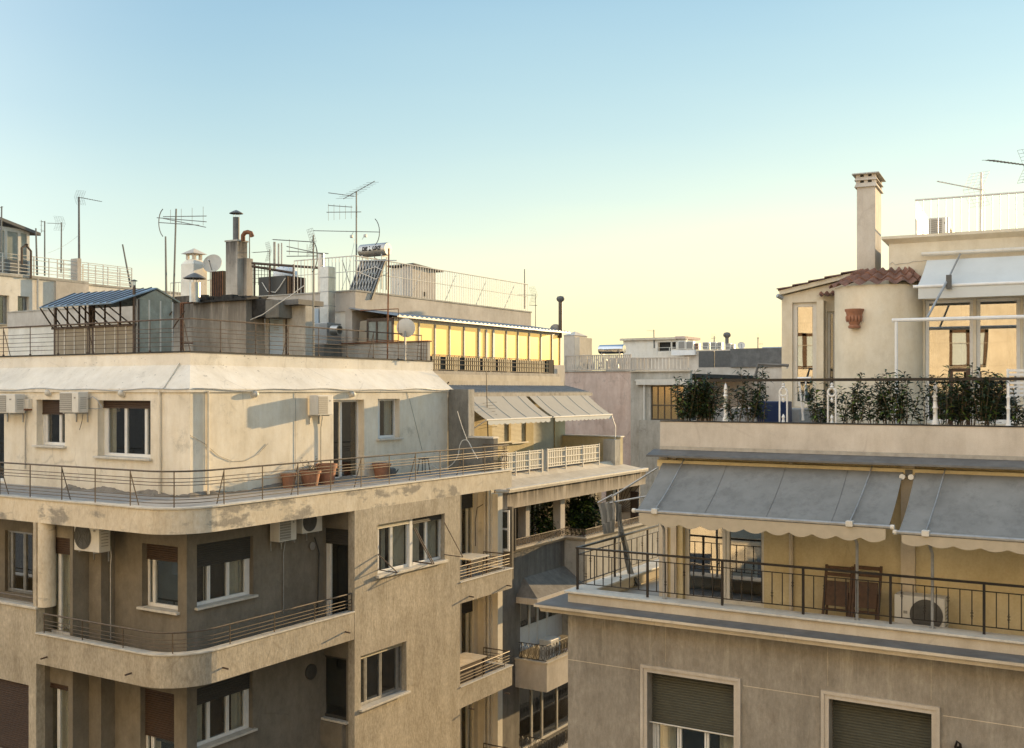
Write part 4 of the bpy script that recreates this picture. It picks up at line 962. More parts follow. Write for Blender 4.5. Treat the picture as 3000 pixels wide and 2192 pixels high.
# cabin on its roof
fC = RF(XD_ - 1.0); c0, c1 = fC.u(-60), fC.u(84); zc0, zc1 = zD - .3, fC.z(84, 680)
m = MB()
for px in (-60, 18, 57, 83): u = fC.u(px); m.fb(fC, u - .07, u + .07, -.1, 0, zc0, zc1)
m.fb(fC, c0, c1, -.1, -.01, zc1 - .1, zc1 + .1); o = m.build('cabin_frame', M['whitemetal'], D)
for a, b in ((-58, 16), (20, 55), (59, 81)): MB().fb(fC, fC.u(a), fC.u(b), -.07, -.05, zc0, zc1 - .1).build('pane', M['dullglass'], o)
MB().add([(XD_ - .75, c1 + .5, zc1 - .15), (XD_ - .75, c0, zc1 + .55), (XD_ - 5, c0, zc1 + .9), (XD_ - 5, c1 + .5, zc1 + .25), (XD_ - .75, c1 + .5, zc1 - .0), (XD_ - .75, c0, zc1 + .7), (XD_ - 5, c0, zc1 + 1.05), (XD_ - 5, c1 + .5, zc1 + .4)], [(0, 1, 2, 3), (4, 5, 6, 7), (0, 1, 5, 4), (1, 2, 6, 5), (2, 3, 7, 6), (3, 0, 4, 7)]).build('cabin_roof', M['flash'], D)
MB().fb(fC, fC.u(3, .6), fC.u(80, .6), .5, .62, fC.z(40, 798, .6), fC.z(40, 762, .6)).build('canvas_screen', M['awn'], D)
m = MB(); u0, u1 = fD.u(60), fD.u(87); zt = fD.z(70, 716); m.tube([fD.p(u0, .1, zt - 1), fD.p(u0, .1, zt - .2), fD.p(u0 + .3, .1, zt), fD.p(u1 - .3, .1, zt), fD.p(u1, .1, zt - .3), fD.p(u1, .1, zD)], .06, 6); m.build('ladder_hoop', M['iron'], D)
u = fD.u(140); MB().fb(fD, fD.u(229), fD.u(240), -.6, -.05, zD, fD.z(233, 757)).build('mast_block', M['cpar'], D)

# ================================================================== roof of the corner block
ZR = 22.45
# -- greenhouse
YG = 6.0; g0 = LF(YG); xg = g0.u(403); gR = RF(xg); yap, ybk = gR.u(456), gR.u(505)
zap, zev = gR.z(456, 847), gR.z(403, 876); gf_ = LF(YG - .95); zfl = gf_.z(115, 904); xl0 = gf_.u(115); xl1 = LF(yap).u(209); xw = g0.u(157)
G = thing('greenhouse', 'rooftop greenhouse with a blue sheet roof and propped open front flaps', 'greenhouse', ((xg + xw) / 2, YG, ZR))
def sheet(m, a, b, c, d, t=.04):
    a, b, c, d = map(Vector, (a, b, c, d)); n = (b - a).cross(d - a).normalized() * t; m.hexa([a, b, c, d, a + n, b + n, c + n, d + n])
ze_r = zap + (zfl - zap) * .95
m = MB(); sheet(m, (xl0, YG - .95, zfl), (xg + .05, YG - .95, zfl), (xg + .05, yap, zap), (xl1 - .0, yap, zap))
o = m.build('front_roof', M['bluemetal'], G)
for i in range(11):
    t = (i + .5) / 11; a = Vector((xl0 + (xg - xl0) * t, YG - .95, zfl + .05)); b = Vector((xl1 + (xg - xl1) * t, yap, zap + .05)); MB().tube([a, b], .03, 4).build('roof_rib', M['flash'], o)
zbk = gR.z(509, 887); m = MB(); sheet(m, (xl1, yap, zap), (xg + .05, yap, zap), (xg + .05, ybk + .25, zbk), (xl1, ybk + .25, zbk)); m.build('back_roof', M['dullglass'], G)
m = MB(); m.fprism(gR, [(YG, zev), (yap, zap - .03), (ybk, zbk + .1), (ybk, zev - .02)], -.03, 0); m.build('gable', M['dullglass'], G)
zmid = g0.z(157, 966)
wl_ = MB()
for px in (403, 437, 470, 505): u = gR.u(px); wl_.fb(gR, u - .025, u + .025, -.03, .012, ZR, zev)
wl_.build('side_mullion', M['whitemetal'], G)
MB().fb(gR, YG, ybk, -.03, 0, ZR, zev - .01).build('side_glazing', M['dullglass'], G)
MB().fb(g0, xw, xg - .04, -.04, 0, ZR, zmid).build('lower_wall', M['panel'], G)
for px in (190, 219, 250, 278, 308, 338, 370): MB().fb(g0, g0.u(px) - .02, g0.u(px) + .02, .001, .02, ZR, zmid).build('batten', M['whitemetal'], G)
MB().fb(g0, xw - .05, xg, -.06, .05, zmid, zmid + .07).build('front_rail', M['iron'], G)
for px in (160, 262, 272, 402): MB().fb(g0, g0.u(px) - .035, g0.u(px) + .035, -.06, .01, ZR, zev).build('post', M['iron'], G)
for px in (195, 230, 248, 305, 350): MB().fb(g0, g0.u(px) - .02, g0.u(px) + .02, -.05, -.01, zmid, zev).build('post', M['iron'], G)
for i in range(9):
    t = i / 8.6; MB().tube([(xl0 + (xg - xl0) * t + .02, YG - .93, zfl), (xw + (xg - xw) * t + .05, YG - .06, zmid + .05)], .022, 4).build('flap_strut', M['iron'], G)
MB().fb(LF(ybk), xl1, xg, -.02, 0, ZR, zmid).build('back_wall', M['dullglass'], G)
for i in range(4):
    a = g0.u(305) + i * .55; MB().tube([(a, ybk - .1, zmid), (a + .5, ybk - .1, zev - .3)], .02, 4).build('trellis_bar', M['iron'], G)
# -- stair house with tar roof, ducts, flues
YS_ = 9.0; s0 = LF(YS_); xs0, xs1 = s0.u(566), s0.u(721); zs1 = s0.z(566, 889); sR = RF(xs1); yse = sR.u(776)
S = thing('stair_house', 'soot stained concrete stair house with a tarred roof, left of the pale blue roof door', 'building', ((xs0 + xs1) / 2, YS_ + 1, ZR))
m = MB(); m.wall(s0, xs0, xs1, ZR - .05, zs1, t=.15); m.wall(sR, YS_ + .15, yse, ZR - .05, zs1, t=.15); m.quad((xs0, YS_ + .15, ZR), (xs0, yse, ZR), (xs0, yse, zs1), (xs0, YS_ + .15, zs1)); m.build('wall', M['soot_low'], S)
m = MB(); zb_k = LF(yse).z(650, 868); sheet(m, (xs0 - .15, YS_ - .12, zs1), (xs1 + .15, YS_ - .12, zs1), (xs1 + .15, yse, zs1 + .12), (xs0 - .15, yse, zs1 + .12), .06); m.build('roof', M['tar'], S)
rg = random.Random(5)
for i in range(14):
    x = xs0 + rg.uniform(0, xs1 - xs0); y = YS_ + rg.uniform(0, .9); MB().box(x - rg.uniform(.15, .4), x + .3, y - .1, y + .14, zs1 + .08, zs1 + rg.uniform(.13, .22)).build('tar_strip', M['tar'], S)
f2_ = LF(yse); x2 = f2_.u(895); z2t = f2_.z(840, 897)
d_ = (f2_.u(787), f2_.u(829), ZR, f2_.z(787, 899))
S2 = thing('roof_shed', 'low concrete roof shed with a pale blue door, right of the stained stair house', 'shed', ((xs1 + x2) / 2, yse + .8, ZR))
m = MB(); m.wall(f2_, xs1 + .01, x2, ZR - .05, z2t, [d_], t=.15); m.quad((x2, yse + .15, ZR), (x2, yse + .4, ZR), (x2, yse + .4, z2t), (x2, yse + .15, z2t)); m.build('wall', M['concrete'], S2)
MB().fb(f2_, d_[0] + .02, d_[1] - .02, -.08, -.03, ZR, d_[3] - .02).build('door', M['bluedoor'], S2)
m = MB()
for i in range(5): m.fb(f2_, d_[0] + .2, d_[1] - .2, -.03, -.02, d_[3] - .75 + i * .07, d_[3] - .72 + i * .07)
m.build('door_vent', M['galv'], S2)
MB().box(f2_.u(819), f2_.u(897), yse - .35, yse + .8, z2t + .001, z2t + .16).build('roof', M['flash'], S2)
MB().fb(f2_, f2_.u(838), f2_.u(841), .0, .04, ZR, z2t).build('pipe', M['iron'], S2)
t = thing('duct_cowl', 'black soot covered duct box jutting from the stained stair house wall', 'duct', (xs1 + .5, YS_ + .4, zs1 - 1))
fc = LF(YS_ + .25); MB().fb(fc, xs1 - .02, fc.u(778), -.6, 0, fc.z(745, 931), fc.z(745, 877)).build('duct', M['tar'], t, bevel=.02)
MB().fb(fc, fc.u(778.5), fc.u(818), -.6, .02, fc.z(790, 932), fc.z(790, 880)).build('hood', M['darkwall'], t, bevel=.02)
m = MB(); p = fc.P(712, 890); q = fc.P(722, 942); r_ = fc.P(870, 862); m.tube([fc.P(720, 943, .05), fc.P(770, 922, .1), fc.P(815, 890, .15), fc.P(850, 868, .1), fc.P(890, 838, .0)], .017, 6); tag(m.build('flexible_hose', M['whitemetal']), 'pale flexible hose sagging across the black duct box', 'hose')
# concrete wall left of the stair house
w3 = LF(11.0); m = MB(); m.wall(w3, w3.u(500), w3.u(600), ZR, w3.z(530, 868), t=.2); tag(m.build('roof_wall', M['soot_low']), 'streaked concrete wall between the greenhouse and the stained stair house', 'wall')
t = thing('clothes_rack', 'rusty pipe frame standing right of the greenhouse', 'frame', w3.p(w3.u(530), 1.5, ZR))
f9 = LF(8.9)
for px in (530, 536): MB().tube([f9.P(px, 890), f9.p(f9.u(px), 0, ZR)], .03, 5).build('post', M['rust'], t)
MB().tube([f9.P(528, 889), f9.P(568, 886)], .03, 5).build('rail', M['rust'], t)
MB().tube([f9.P(528, 1005), f9.P(565, 1005)], .025, 5).build('rail', M['rust'], t)
def flue(label, fr, px, pyt, pyb, r, mat='alu', cap=None, name='flue_pipe', n=0, neck=.12, zb=None):
    p = fr.P(px, pyt, n); zb = fr.z(px, pyb, n) if zb is None else zb; t = thing(name, label, 'flue', (p.x, p.y, zb))
    MB().lathe([(r, zb), (r, p.z), (r * .9, p.z)], 16, (p.x, p.y, 0)).build('pipe', M[mat], t)
    if cap == 'cone':
        MB().lathe([(r * 2.1, p.z + neck), (r * 2.1, p.z + neck + .015), (r * .9, p.z + neck + r * .8), (0, p.z + neck + r * 1.15)], 20, (p.x, p.y, 0)).build('cap', M['flash'], t)
        for a in range(4): c, s_ = math.cos(a * PI / 2 + .5) * r * .9, math.sin(a * PI / 2 + .5) * r * .9; MB().tube([(p.x + c, p.y + s_, p.z - .05), (p.x + c, p.y + s_, p.z + neck + .03)], .009, 4).build('cap_strut', M['galv'], t)
    if cap == 'ball':
        MB().lathe([(r, p.z), (r * 1.9, p.z + r * .8), (r * 2.1, p.z + r * 1.7), (r * 1.6, p.z + r * 2.7), (0, p.z + r * 3.1)], 18, (p.x, p.y, 0)).build('cowl', M['flash'], t)
    return t
flue('short bright steel flue with a tilted cap beside the stained stair house', LF(8.7), 571, 828, 886, .17, 'alu', 'cone')
flue('thin black flue with a small cap rising through the greenhouse roof', LF(5.9), 393, 836, 880, .045, 'iron', 'cone', zb=ZR)
# -- upper roof: chimneys and clutter standing on block B's roof
ZU = ZUP
def blockchimney(label, fr, px0, px1, pxr, pyt, mat, zb=ZU, top=None):
    u0, u1 = fr.u(px0), fr.u(px1); z1 = fr.z(px1, pyt); r = Fr((fr.p(u1, 0, 0).x, 0), (0, 1)); y0 = fr.p(0, 0, 0).y; y1 = r.u(pxr)
    t = thing('chimney', label, 'chimney', ((u0 + u1) / 2, (y0 + y1) / 2, zb)); MB().box(u0, u1, y0, y1, zb, z1).build('shaft', M[mat], t, bevel=.015)
    return t, u0, u1, y0, y1, z1
f14 = LF(14.2)
t, u0, u1, y0, y1, z1 = blockchimney('tall sooty concrete chimney carrying a capped steel flue', f14, 661, 695, 725, 706, 'soot_high')
MB().box(u0 - .03, u1 + .03, y0 - .03, y1 + .03, z1, z1 + .06).build('rim', M['concrete'], t)
MB().box(u1 + .001, u1 + .14, y0 + .35, y1 + .15, ZU, z1 - .62).build('side_shaft', M['soot_high'], t)
flue('dark steel flue with a domed cap on the tall sooty chimney', LF(14.45), 692, 637, 703, .125, 'flash', 'cone', zb=z1 + .02, neck=.14)
p = f14.P(712, 690, -.25); m = MB(); m.tube([(p.x, p.y, z1 + .02), (p.x, p.y, p.z), (p.x + .08, p.y + .02, p.z + .1), (p.x + .2, p.y + .05, p.z + .12), (p.x + .33, p.y + .08, p.z + .08), (p.x + .38, p.y + .1, p.z - .06)], .085, 12)
tag(m.build('elbow_flue', M['rust']), 'terracotta elbow flue bent over beside the dark steel flue', 'flue')
t, u0, u1, y0, y1, z1 = blockchimney('broad white chimney with a small tiled hood, left of the satellite dish', f14, 530, 567, 607, 772, 'white_plaster')
cx_, cy_ = (u0 + u1) / 2, (y0 + y1) / 2
MB().add([(u0, y0, z1), (u1, y0, z1), (u1, y1, z1), (u0, y1, z1), (cx_ - .2, cy_ - .2, z1 + .2), (cx_ + .2, cy_ - .2, z1 + .2), (cx_ + .2, cy_ + .2, z1 + .2), (cx_ - .2, cy_ + .2, z1 + .2)], [(0, 1, 5, 4), (1, 2, 6, 5), (2, 3, 7, 6), (3, 0, 4, 7), (4, 5, 6, 7)]).build('shoulder', M['white_plaster'], t)
for a in (-1, 1):
    for b in (-1, 1): MB().box(cx_ + a * .17 - .05, cx_ + a * .17 + .05, cy_ + b * .17 - .05, cy_ + b * .17 + .05, z1 + .2, z1 + .42).build('hood_post', M['cpar'], t)
MB().add([(cx_ - .36, cy_ - .36, z1 + .42), (cx_ + .36, cy_ - .36, z1 + .42), (cx_ + .36, cy_ + .36, z1 + .42), (cx_ - .36, cy_ + .36, z1 + .42), (cx_, cy_, z1 + .66)], [(0, 1, 2, 3), (0, 1, 4), (1, 2, 4), (2, 3, 4), (3, 0, 4)]).build('hood', M['cpar'], t)
def dish(label, fr, px, py, rpx, face, tilt=20, n=0, mat='dish', mount=1.0, zb=None):
    """face: yaw of the axis (degrees, 0 looks to -Y)"""
    p = fr.P(px, py, n); d = (p - EYE).dot(Vector((-SN, CS, 0))); r = rpx * d / FOC
    t = thing('satellite_dish', label, 'satellite dish', p, math.radians(face), 'satellite dishes on the roofs')
    pr = [(r * i / 8, -.16 * r + .16 * r * (i / 8) ** 2) for i in range(9)] + [(r, .012), (r * .5, -.16 * r * .75 - .015), (0, -.16 * r - .015)]
    m = MB().lathe(pr, 32); rot(m, PI / 2 - math.radians(tilt)); m.build('reflector', M[mat], t, True)
    a = Vector((0, -r * .75, r * .15)); m = MB(); m.tube([(0, r * .05, -r * .95), a], .018, 5); m.tube([a, a + Vector((0, -.1, .04))], .035, 8); m.build('feed_arm', M['galv'], t, True)
    zb = p.z - mount if zb is None else zb
    MB().tube([(0, .22 * r + .05, -.1), (0, .22 * r + .05, zb - p.z)], .03, 6).build('mast', M['galv'], t, True)
    return t
dish('cream satellite dish between the white chimney and the tall sooty chimney', LF(14.9), 622, 772, 29, 25, zb=ZU)
# dark bar cage, brown tank box, dome tank, pergola
t = thing('bar_cage', 'dark barred cage below the satellite dish on the upper roof', 'cage', f14.p(f14.u(633), 0, ZU))
u0, u1 = f14.u(616), f14.u(652); zc_ = f14.z(616, 796)
MB().box(u0, u1, 14.25, 14.9, ZU, zc_).build('box', M['dark'], t)
for i in range(8): a = u0 + (u1 - u0) * i / 7; MB().tube([(a, 14.2, ZU), (a, 14.2, zc_)], .015, 4).build('bar', M['rust'], t)
f13 = LF(13.9); u0, u1 = f13.u(758), f13.u(838); rz_ = RF(u1); y1_ = rz_.u(895); zt_k = f13.z(758, 813)
t = thing('tank_box', 'dark brown sheet clad tank box with orange slats on its sunny side', 'tank', ((u0 + u1) / 2, 14.4, ZU))
MB().box(u0, u1, 13.9, y1_, ZU - .4, zt_k).build('cladding', M['darkshut'], t)
for i in range(9): a = 13.95 + (y1_ - 14) * i / 9; MB().box(u1 + .002, u1 + .03, a, a + (y1_ - 14) / 13, ZU, zt_k - .02).build('slat', M['wood'], t)
m = MB(); m.tube([(u0 + .2, 13.87, zt_k - .2), (u0 + .5, 13.85, zt_k - .55), (u0 + .9, 13.84, zt_k - .6), (u1 - .3, 13.85, zt_k - .45), (u1, 13.87, zt_k - .1)], .018, 5); m.build('cable', M['whitemetal'], t)
fdm = LF(15.2); p = fdm.P(837, 811); t = thing('dome_tank', 'white domed water tank behind the dark brown tank box', 'tank', (p.x, p.y, ZU)); r = .48
MB().lathe([(r, ZU), (r, p.z + .02), (r * .93, p.z + .2), (r * .7, p.z + .33), (r * .3, p.z + .40), (0, p.z + .42)], 24, (p.x, p.y, 0)).build('tank', M['white'], t)
for k in range(12): a = k * PI / 6; MB().tube([(p.x + r * 1.0 * math.cos(a), p.y + r * math.sin(a), p.z + .03), (p.x + r * .72 * math.cos(a), p.y + r * .72 * math.sin(a), p.z + .34)], .012, 4).build('rib', M['whitemetal'], t)
t = thing('pergola', 'dark iron pergola frame between the sooty chimney and the square duct', 'pergola', f13.p(f13.u(800), 0, ZU))
for a, b, c, d in ((738, 771, 938, 785), (738, 780, 860, 800)): MB().tube([f13.P(a, b, .2), f13.P(c, d, -.6)], .05, 5).build('beam', M['iron'], t)
for px in (745, 790, 860): p = f13.P(px, 775, .1); MB().tube([(p.x, p.y, ZU), p], .04, 5).build('post', M['iron'], t)
m = MB()
for i in range(5): m.tube([f13.P(740, 780 + i * 12, -.1), f13.P(800, 784 + i * 11, -.3)], .01, 4)
for i in range(6): m.tube([f13.P(748 + i * 9, 776, -.1), f13.P(748 + i * 9, 835, -.1)], .01, 4)
m.build('mesh_screen', M['iron'], t)
for px, yt_, wpx, s in ((804, 709, 7, 'thickest, on the left'), (816, 714, 5, 'middle'), (825, 712, 4, 'thinnest, on the right')):
    f_ = LF(15.5); p = f_.P(px, yt_); t = thing('vent_pipe', 'grey vent pipe behind the dark pergola, %s of three' % s, 'pipe', (p.x, p.y, ZU), 0, 'vent pipes behind the pergola')
    r = wpx / 2 * 43 / FOC; MB().lathe([(r, ZU), (r, p.z), (r * .8, p.z), (r * .8, p.z - .1), (0, p.z - .1)], 12, (p.x, p.y, 0)).build('pipe', M['concrete'], t)
    MB().lathe([(r + .03, ZU), (r + .03, ZU + .08), (r, ZU + .1)], 12, (p.x, p.y, 0)).build('collar', M['galv'], t)
flue('plain grey sheet flue left of the white bar fence', LF(14.3), 941, 742, 850, .11, 'alu', None, zb=ZU)
# square duct with its fan unit
fdq = LF(12.6); u0, u1 = fdq.u(937), fdq.u(962); yq = RF(u1).u(982)
t = thing('ventilation_duct', 'square galvanised ventilation duct rising above the fan unit', 'duct', (u0, 12.8, ZR)); ztd, zmd = fdq.z(937, 782), fdq.z(937, 948)
MB().box(u0, u1, 12.6, yq, zmd, ztd).build('shaft', M['alu'], t, bevel=.015)
for q in (.3, .55, .8): z = zmd + (ztd - zmd) * q; MB().box(u0 - .012, u1 + .012, 12.588, yq + .012, z, z + .035).build('flange', M['galv'], t)
u2, u3 = fdq.u(914), fdq.u(975); MB().box(u2, u3, 12.3, 13.05, zmd - .75, zmd - .002).build('fan_casing', M['galv'], t, bevel=.02)
p = fdq.P(985, 968, .3); m = MB().lathe([(.17, 0), (.17, .3), (.14, .3), (.14, .05), (0, .05)], 20); m.v = [Vector((v.z, v.y, v.x)) + p - Vector((.15, 0, 0)) for v in m.v]; m.build('outlet', M['alu'], t)
p = fdq.P(905, 955, .1); m = MB().lathe([(.17, 0), (.17, .5), (.0, .5)], 20); m.v = [Vector((v.z - .35, v.y, v.x)) + p for v in m.v]; m.build('inlet_pipe', M['flash'], t)
MB().box(fdq.u(897), fdq.u(972), 12.2, 13.1, ZR, zmd - .76).build('plinth', M['darkwall'], t)
MB().fb(LF(13.0), LF(13.0).u(893), LF(13.0).u(936), 0, .05, zmd - .02, zmd + .55).build('cover_plate', M['bluedoor'], t)
# solar heater with lettering and its collector
fh = LF(15.0)
th = solar_tank('boxy solar water heater lettered DELUXE, raised above the white bar fence', fh, 1058, 1137, 714, 752, 0, 0, legs=1.2)
for o in KIDS(th):
    if o.name.startswith('tank'): o.data.materials[0] = M['alu']
zt_h = world_loc(th)
def lettering(root, bits, y, zc, ang0, r):
    for body, x, size in bits:
        c = bpy.data.curves.new('lettering', 'FONT'); c.body = body; c.align_x = 'CENTER'; c.align_y = 'CENTER'; c.size = size; c.extrude = .004; c.offset = .012
        o = bpy.data.objects.new('lettering', c); COL.objects.link(o); dg = bpy.context.evaluated_depsgraph_get(); me = bpy.data.meshes.new_from_object(o.evaluated_get(dg)); bpy.data.objects.remove(o)
        o = bpy.data.objects.new('lettering', me); COL.objects.link(o); me.materials.append(M['black']); o.parent = root
        for v in me.vertices:
            a = v.co.y / r + ang0; v.co = Vector((v.co.x + x, -(r + .006 + v.co.z) * math.cos(a), r + (r + .006 + v.co.z) * math.sin(a)))
hr = (fh.z(1097, 714) - fh.z(1097, 752)) / 2; hl = fh.u(1137) - fh.u(1058)
lettering(th, (('DE', -hl * .22, hr * .8), ('L', -hl * .03, hr * .95), ('UXE', hl * .22, hr * .8)), 0, 0, .12, hr)
m = MB(); za_h = fh.z(1100, 763) - zt_h.z; zb_h = ZU - zt_h.z; m.hexa([(-hl * .48, -.9, zb_h), (hl * .48, -.9, zb_h), (hl * .48, -.82, zb_h), (-hl * .48, -.82, zb_h), (-hl * .48, -.1, za_h), (hl * .48, -.1, za_h), (hl * .48, -.02, za_h), (-hl * .48, -.02, za_h)])
o = m.build('collector', M['acdark'], th, True)
for i in range(9): a = -hl * .44 + hl * .88 * i / 8; MB().tube([(a, -.93, zb_h + .05), (a, -.13, za_h - .03)], .02, 4).build('collector_tube', M['galv'], o, True)
MB().tube([(hl * .05, -.1, hr * .6), (hl * .2, -.3, -.1), (hl * .48, -.25, -.25)], .02, 5).build('pipe', M['iron'], th, True)
# box house with a tilted lid
fb2 = LF(20.0); u0, u1, uw = fb2.u(1180), fb2.u(1207), fb2.u(1141); y1h = RF(u1).u(1276); zh = fb2.z(1207, 776)
t = thing('roof_house', 'small cream roof house with a thin tilted lid, right of the solar heater', 'shed', (u0, 20, ZU))
MB().box(u0, u1, 20, y1h, ZU, zh).build('wall', M['cpar'], t); MB().box(uw, u0 - .002, 20.05, y1h - .5, ZU, zh - .08).build('annex', M['white_plaster'], t)
m = MB(); sheet(m, (uw - .1, 19.9, zh - .02), (u1 + .15, 19.9, zh + .01), (u1 + .15, y1h + .4, zh - .12), (uw - .1, y1h + .4, zh - .1), .05); m.build('lid', M['flash'], t)
q = RF(u1); MB().fb(q, q.u(1240), q.u(1248), .0, .01, q.z(1240, 868), q.z(1240, 855)).build('opening', M['dark'], t)
# ------------------------------------------------------------------ aerials
def aerial(label, fr, mast, booms=(), r=.022, n=0, zb=None, mat='aerial', mount=None):
    """mast: (px_top, py_top, px_bot, py_bot); booms: (px0, py0, px1, py1, count, half length, axis)"""
    a = fr.P(mast[0], mast[1], n); b = fr.P(mast[2], mast[3], n)
    if zb is not None: b = Vector((b.x, b.y, zb))
    t = thing('tv_aerial', label, 'aerial', b, 0, 'tv aerials on the roofs')
    MB().tube([b, a], [r * 1.1, r * .8], 6).build('mast', M[mat], t)
    for bm_ in booms:
        x0, y0, x1, y1, k, hl_, ax = bm_[:7]; p, q = fr.P(x0, y0, n + .04), fr.P(x1, y1, n + .04)
        o = MB().tube([p, q], .014, 5).build('boom', M[mat], t); d = (q - p).normalized()
        if ax == 'v': e = Vector((0, 0, 1))
        elif ax == 'd': e = (fr.e + fr.n * .15 - Vector((0, 0, .1))).normalized()
        else: e = (fr.n * 1.0 + fr.e * .25 - Vector((0, 0, .1))).normalized()
        for i in range(k):
            c = p + (q - p) * (i + .3) / k; h = hl_ * (1 - .35 * i / max(1, k)); MB().tube([c - e * h, c + e * h], .006, 4).build('element', M[mat], o)
        if len(bm_) > 7 and bm_[7]:          # corner reflector mesh at the boom's rear end
            c = p if bm_[7] > 0 else q; back = (p - q).normalized() if bm_[7] > 0 else (q - p).normalized(); s = (fr.n * .45 + fr.e * .9).normalized()
            for sg in (-1, 1):
                w_ = Vector((0, 0, sg)) * .36 - back * .14; g = MB()
                for j in range(6): g.tube([c + w_ * j / 5 - s * .22, c + w_ * j / 5 + s * .22], .004, 4)
                for j in range(5): g.tube([c + s * (-.22 + .11 * j), c + s * (-.22 + .11 * j) + w_], .004, 4)
                g.build('reflector_mesh', M[mat], o)
        if len(bm_) > 8:                     # curved reflector
            c = q; g = MB(); g.tube([c + d * (.12 * math.cos(a_) - .12) * 3 + Vector((0, 0, .42 * math.sin(a_) * 1.2)) for a_ in [(-1.1 + 2.2 * j / 8) for j in range(9)]], .016, 5); g.build('curved_reflector', M[mat], o)
    return t
aerial('bare thin mast at the extreme left photo edge', fD, (5, 605, 3, 742), [(0, 608, 9, 606, 0, 0, 'h')], .045, -.3)
aerial('plain short pole left of the double rung aerial on the far left roof', fD, (105, 669, 109, 806), (), .05, -.3)
aerial('mast carrying a double rung vertical aerial on the far left roof', fD, (131, 648, 131, 808), [(122, 650, 131, 650, 0, 0, 'h'), (121, 677, 131, 677, 0, 0, 'h'), (121, 645, 121, 682, 3, .1, 'h')], .04, -.3)
aerial('mast with a short left pointing aerial behind the far left roof railing', fD, (180, 652, 179, 800), [(139, 654, 178, 655, 4, .25, 'h', -1)], .04, -1.0)
aerial('tall dark mast with one long right pointing aerial on the far left roof', fD, (231, 577, 232, 820), [(231, 578, 298, 591, 9, .22, 'h', 1)], .06, -.3, mat='flash')
aerial('bare pole leaning left at the end of the far left roof railing', fD, (359, 716, 383, 843), (), .05, -.2)
aerial('plain straight pole just left of the three boom aerial', LF(9.0), (485, 693, 487, 862), (), .035)
aerial('pale mast with a three boom tapering aerial above the greenhouse end', LF(9.0), (516, 612, 502, 868), [(605, 633, 478, 635, 4, .3, 'v'), (605, 650, 460, 638, 0, .3, 'v'), (603, 666, 478, 640, 0, .3, 'v'), (583, 660, 465, 652, 0, .1, 'v', 0, 1)], .035, zb=ZR)
aerial('small left pointing aerial above the dark pergola', LF(15.5), (790, 731, 793, 800), [(741, 740, 790, 737, 5, .2, 'h', -1)], .02, zb=ZU)
aerial('bare spike tipped pole attached to the tall sooty chimney', LF(14.9), (731, 680, 731, 800), (), .025, zb=ZU)
fmast = RF(X2 - .2)
aerial('pale mast at the roof railing with a rusty boom above a three rod aerial', LF(fmast.u(918)), (918, 688, 918, 1046), [(800, 702, 918, 709, 12, .12, 'h', -1), (840, 722, 945, 745, 4, .22, 'v'), (840, 736, 962, 743, 0, .2, 'v'), (840, 751, 930, 750, 0, .2, 'v', 0, 1)], .028, zb=ZP)
aerial('tallest mast, stacked with three aerials, left of the solar heater', LF(14.0), (1044, 560, 1044, 850), [(1006, 583, 1098, 531, 10, .45, 'd'), (957, 622, 1058, 621, 6, .30, 'v'), (918, 676, 1112, 680, 14, .08, 'h', 0, 1), (962, 602, 1032, 607, 0, 0, 'h'), (962, 565, 1038, 575, 0, 0, 'h')], .03, zb=ZU)
for px, py, s in ((1030, 693, 'left of'), (1070, 691, 'right of')): p = LF(13.95).P(px, py); t = thing('aerial_amplifier', 'tiny grey amplifier box just %s the tallest mast' % s, 'box', p); MB().box(-.05, .05, -.04, .04, -.05, .05).build('case', M['galv'], t, True, bevel=.01); MB().tube([(0, 0, .05), (.1 if px < 1044 else -.14, 0, .18 if px < 1044 else -.12)], .006, 4).build('cable', M['black'], t, True)
aerial('plain mast at the far end of the upper white bar fence', RF(XU - .2), (1537, 789, 1537, 905), (), .03)
aerial('small twin boom aerial just beyond the upper white bar fence', LF(Y1u + .6), (1569, 862, 1569, 960), [(1516, 864, 1566, 865, 5, .2, 'h', -1), (1550, 894, 1574, 895, 3, .15, 'h')], .02)
flue('tall brown flue with a ball cowl beyond the glazed gallery', LF(Y1 + .4), 1642, 885, 990, .085, 'rail', 'ball')
dish('small grey dish at the foot of the tall brown ball cowl flue', LF(Y1 + .6), 1628, 966, 17, 200, mat='galv')
# pole frame at the roof edge and the big dish
fr2 = RF(X2 - .12)
t = thing('rusty_pole', 'rusty pole with a bent rectangular frame beside the large grey dish', 'frame', fr2.P(1137, 1050)); yk = fr2.u(1137); fk2 = LF(yk)
MB().tube([fk2.P(1139, 728), fk2.P(1135, 1052)], .025, 6).build('pole', M['rust'], t)
MB().tube([fk2.P(1056, 910), fk2.P(1167, 905), fk2.P(1167, 998), fk2.P(1075, 1000)], .018, 5).build('frame', M['rust'], t)
MB().tube([fk2.P(1054, 798), fk2.P(1100, 782), fk2.P(1136, 800), fk2.P(1100, 818), fk2.P(1054, 798)], .014, 5).build('loop', M['whitemetal'], t)
MB().tube([fk2.P(1040, 764), fk2.P(1163, 763)], .016, 5).build('cross_arm', M['galv'], t)
dish('large grey satellite dish fixed to the roof railing before the glazed gallery', LF(fr2.u(1187)), 1189, 961, 28, 205, tilt=10, mat='acw', n=.15, zb=ZP)
p = fr2.P(1218, 1040); t = thing('wire_rack', 'dark wire rack leaning at the right end of the roof railing', 'rack', p); fq2 = LF(12.7)
for i in range(4): MB().tube([fq2.P(1226 + i * 8, 1003), fq2.P(1222 + i * 9, 1056)], .012, 4).build('bar', M['iron'], t)
for i in range(4): MB().tube([fq2.P(1222, 1012 + i * 11), fq2.P(1252, 1014 + i * 11)], .01, 4).build('rung', M['iron'], t)
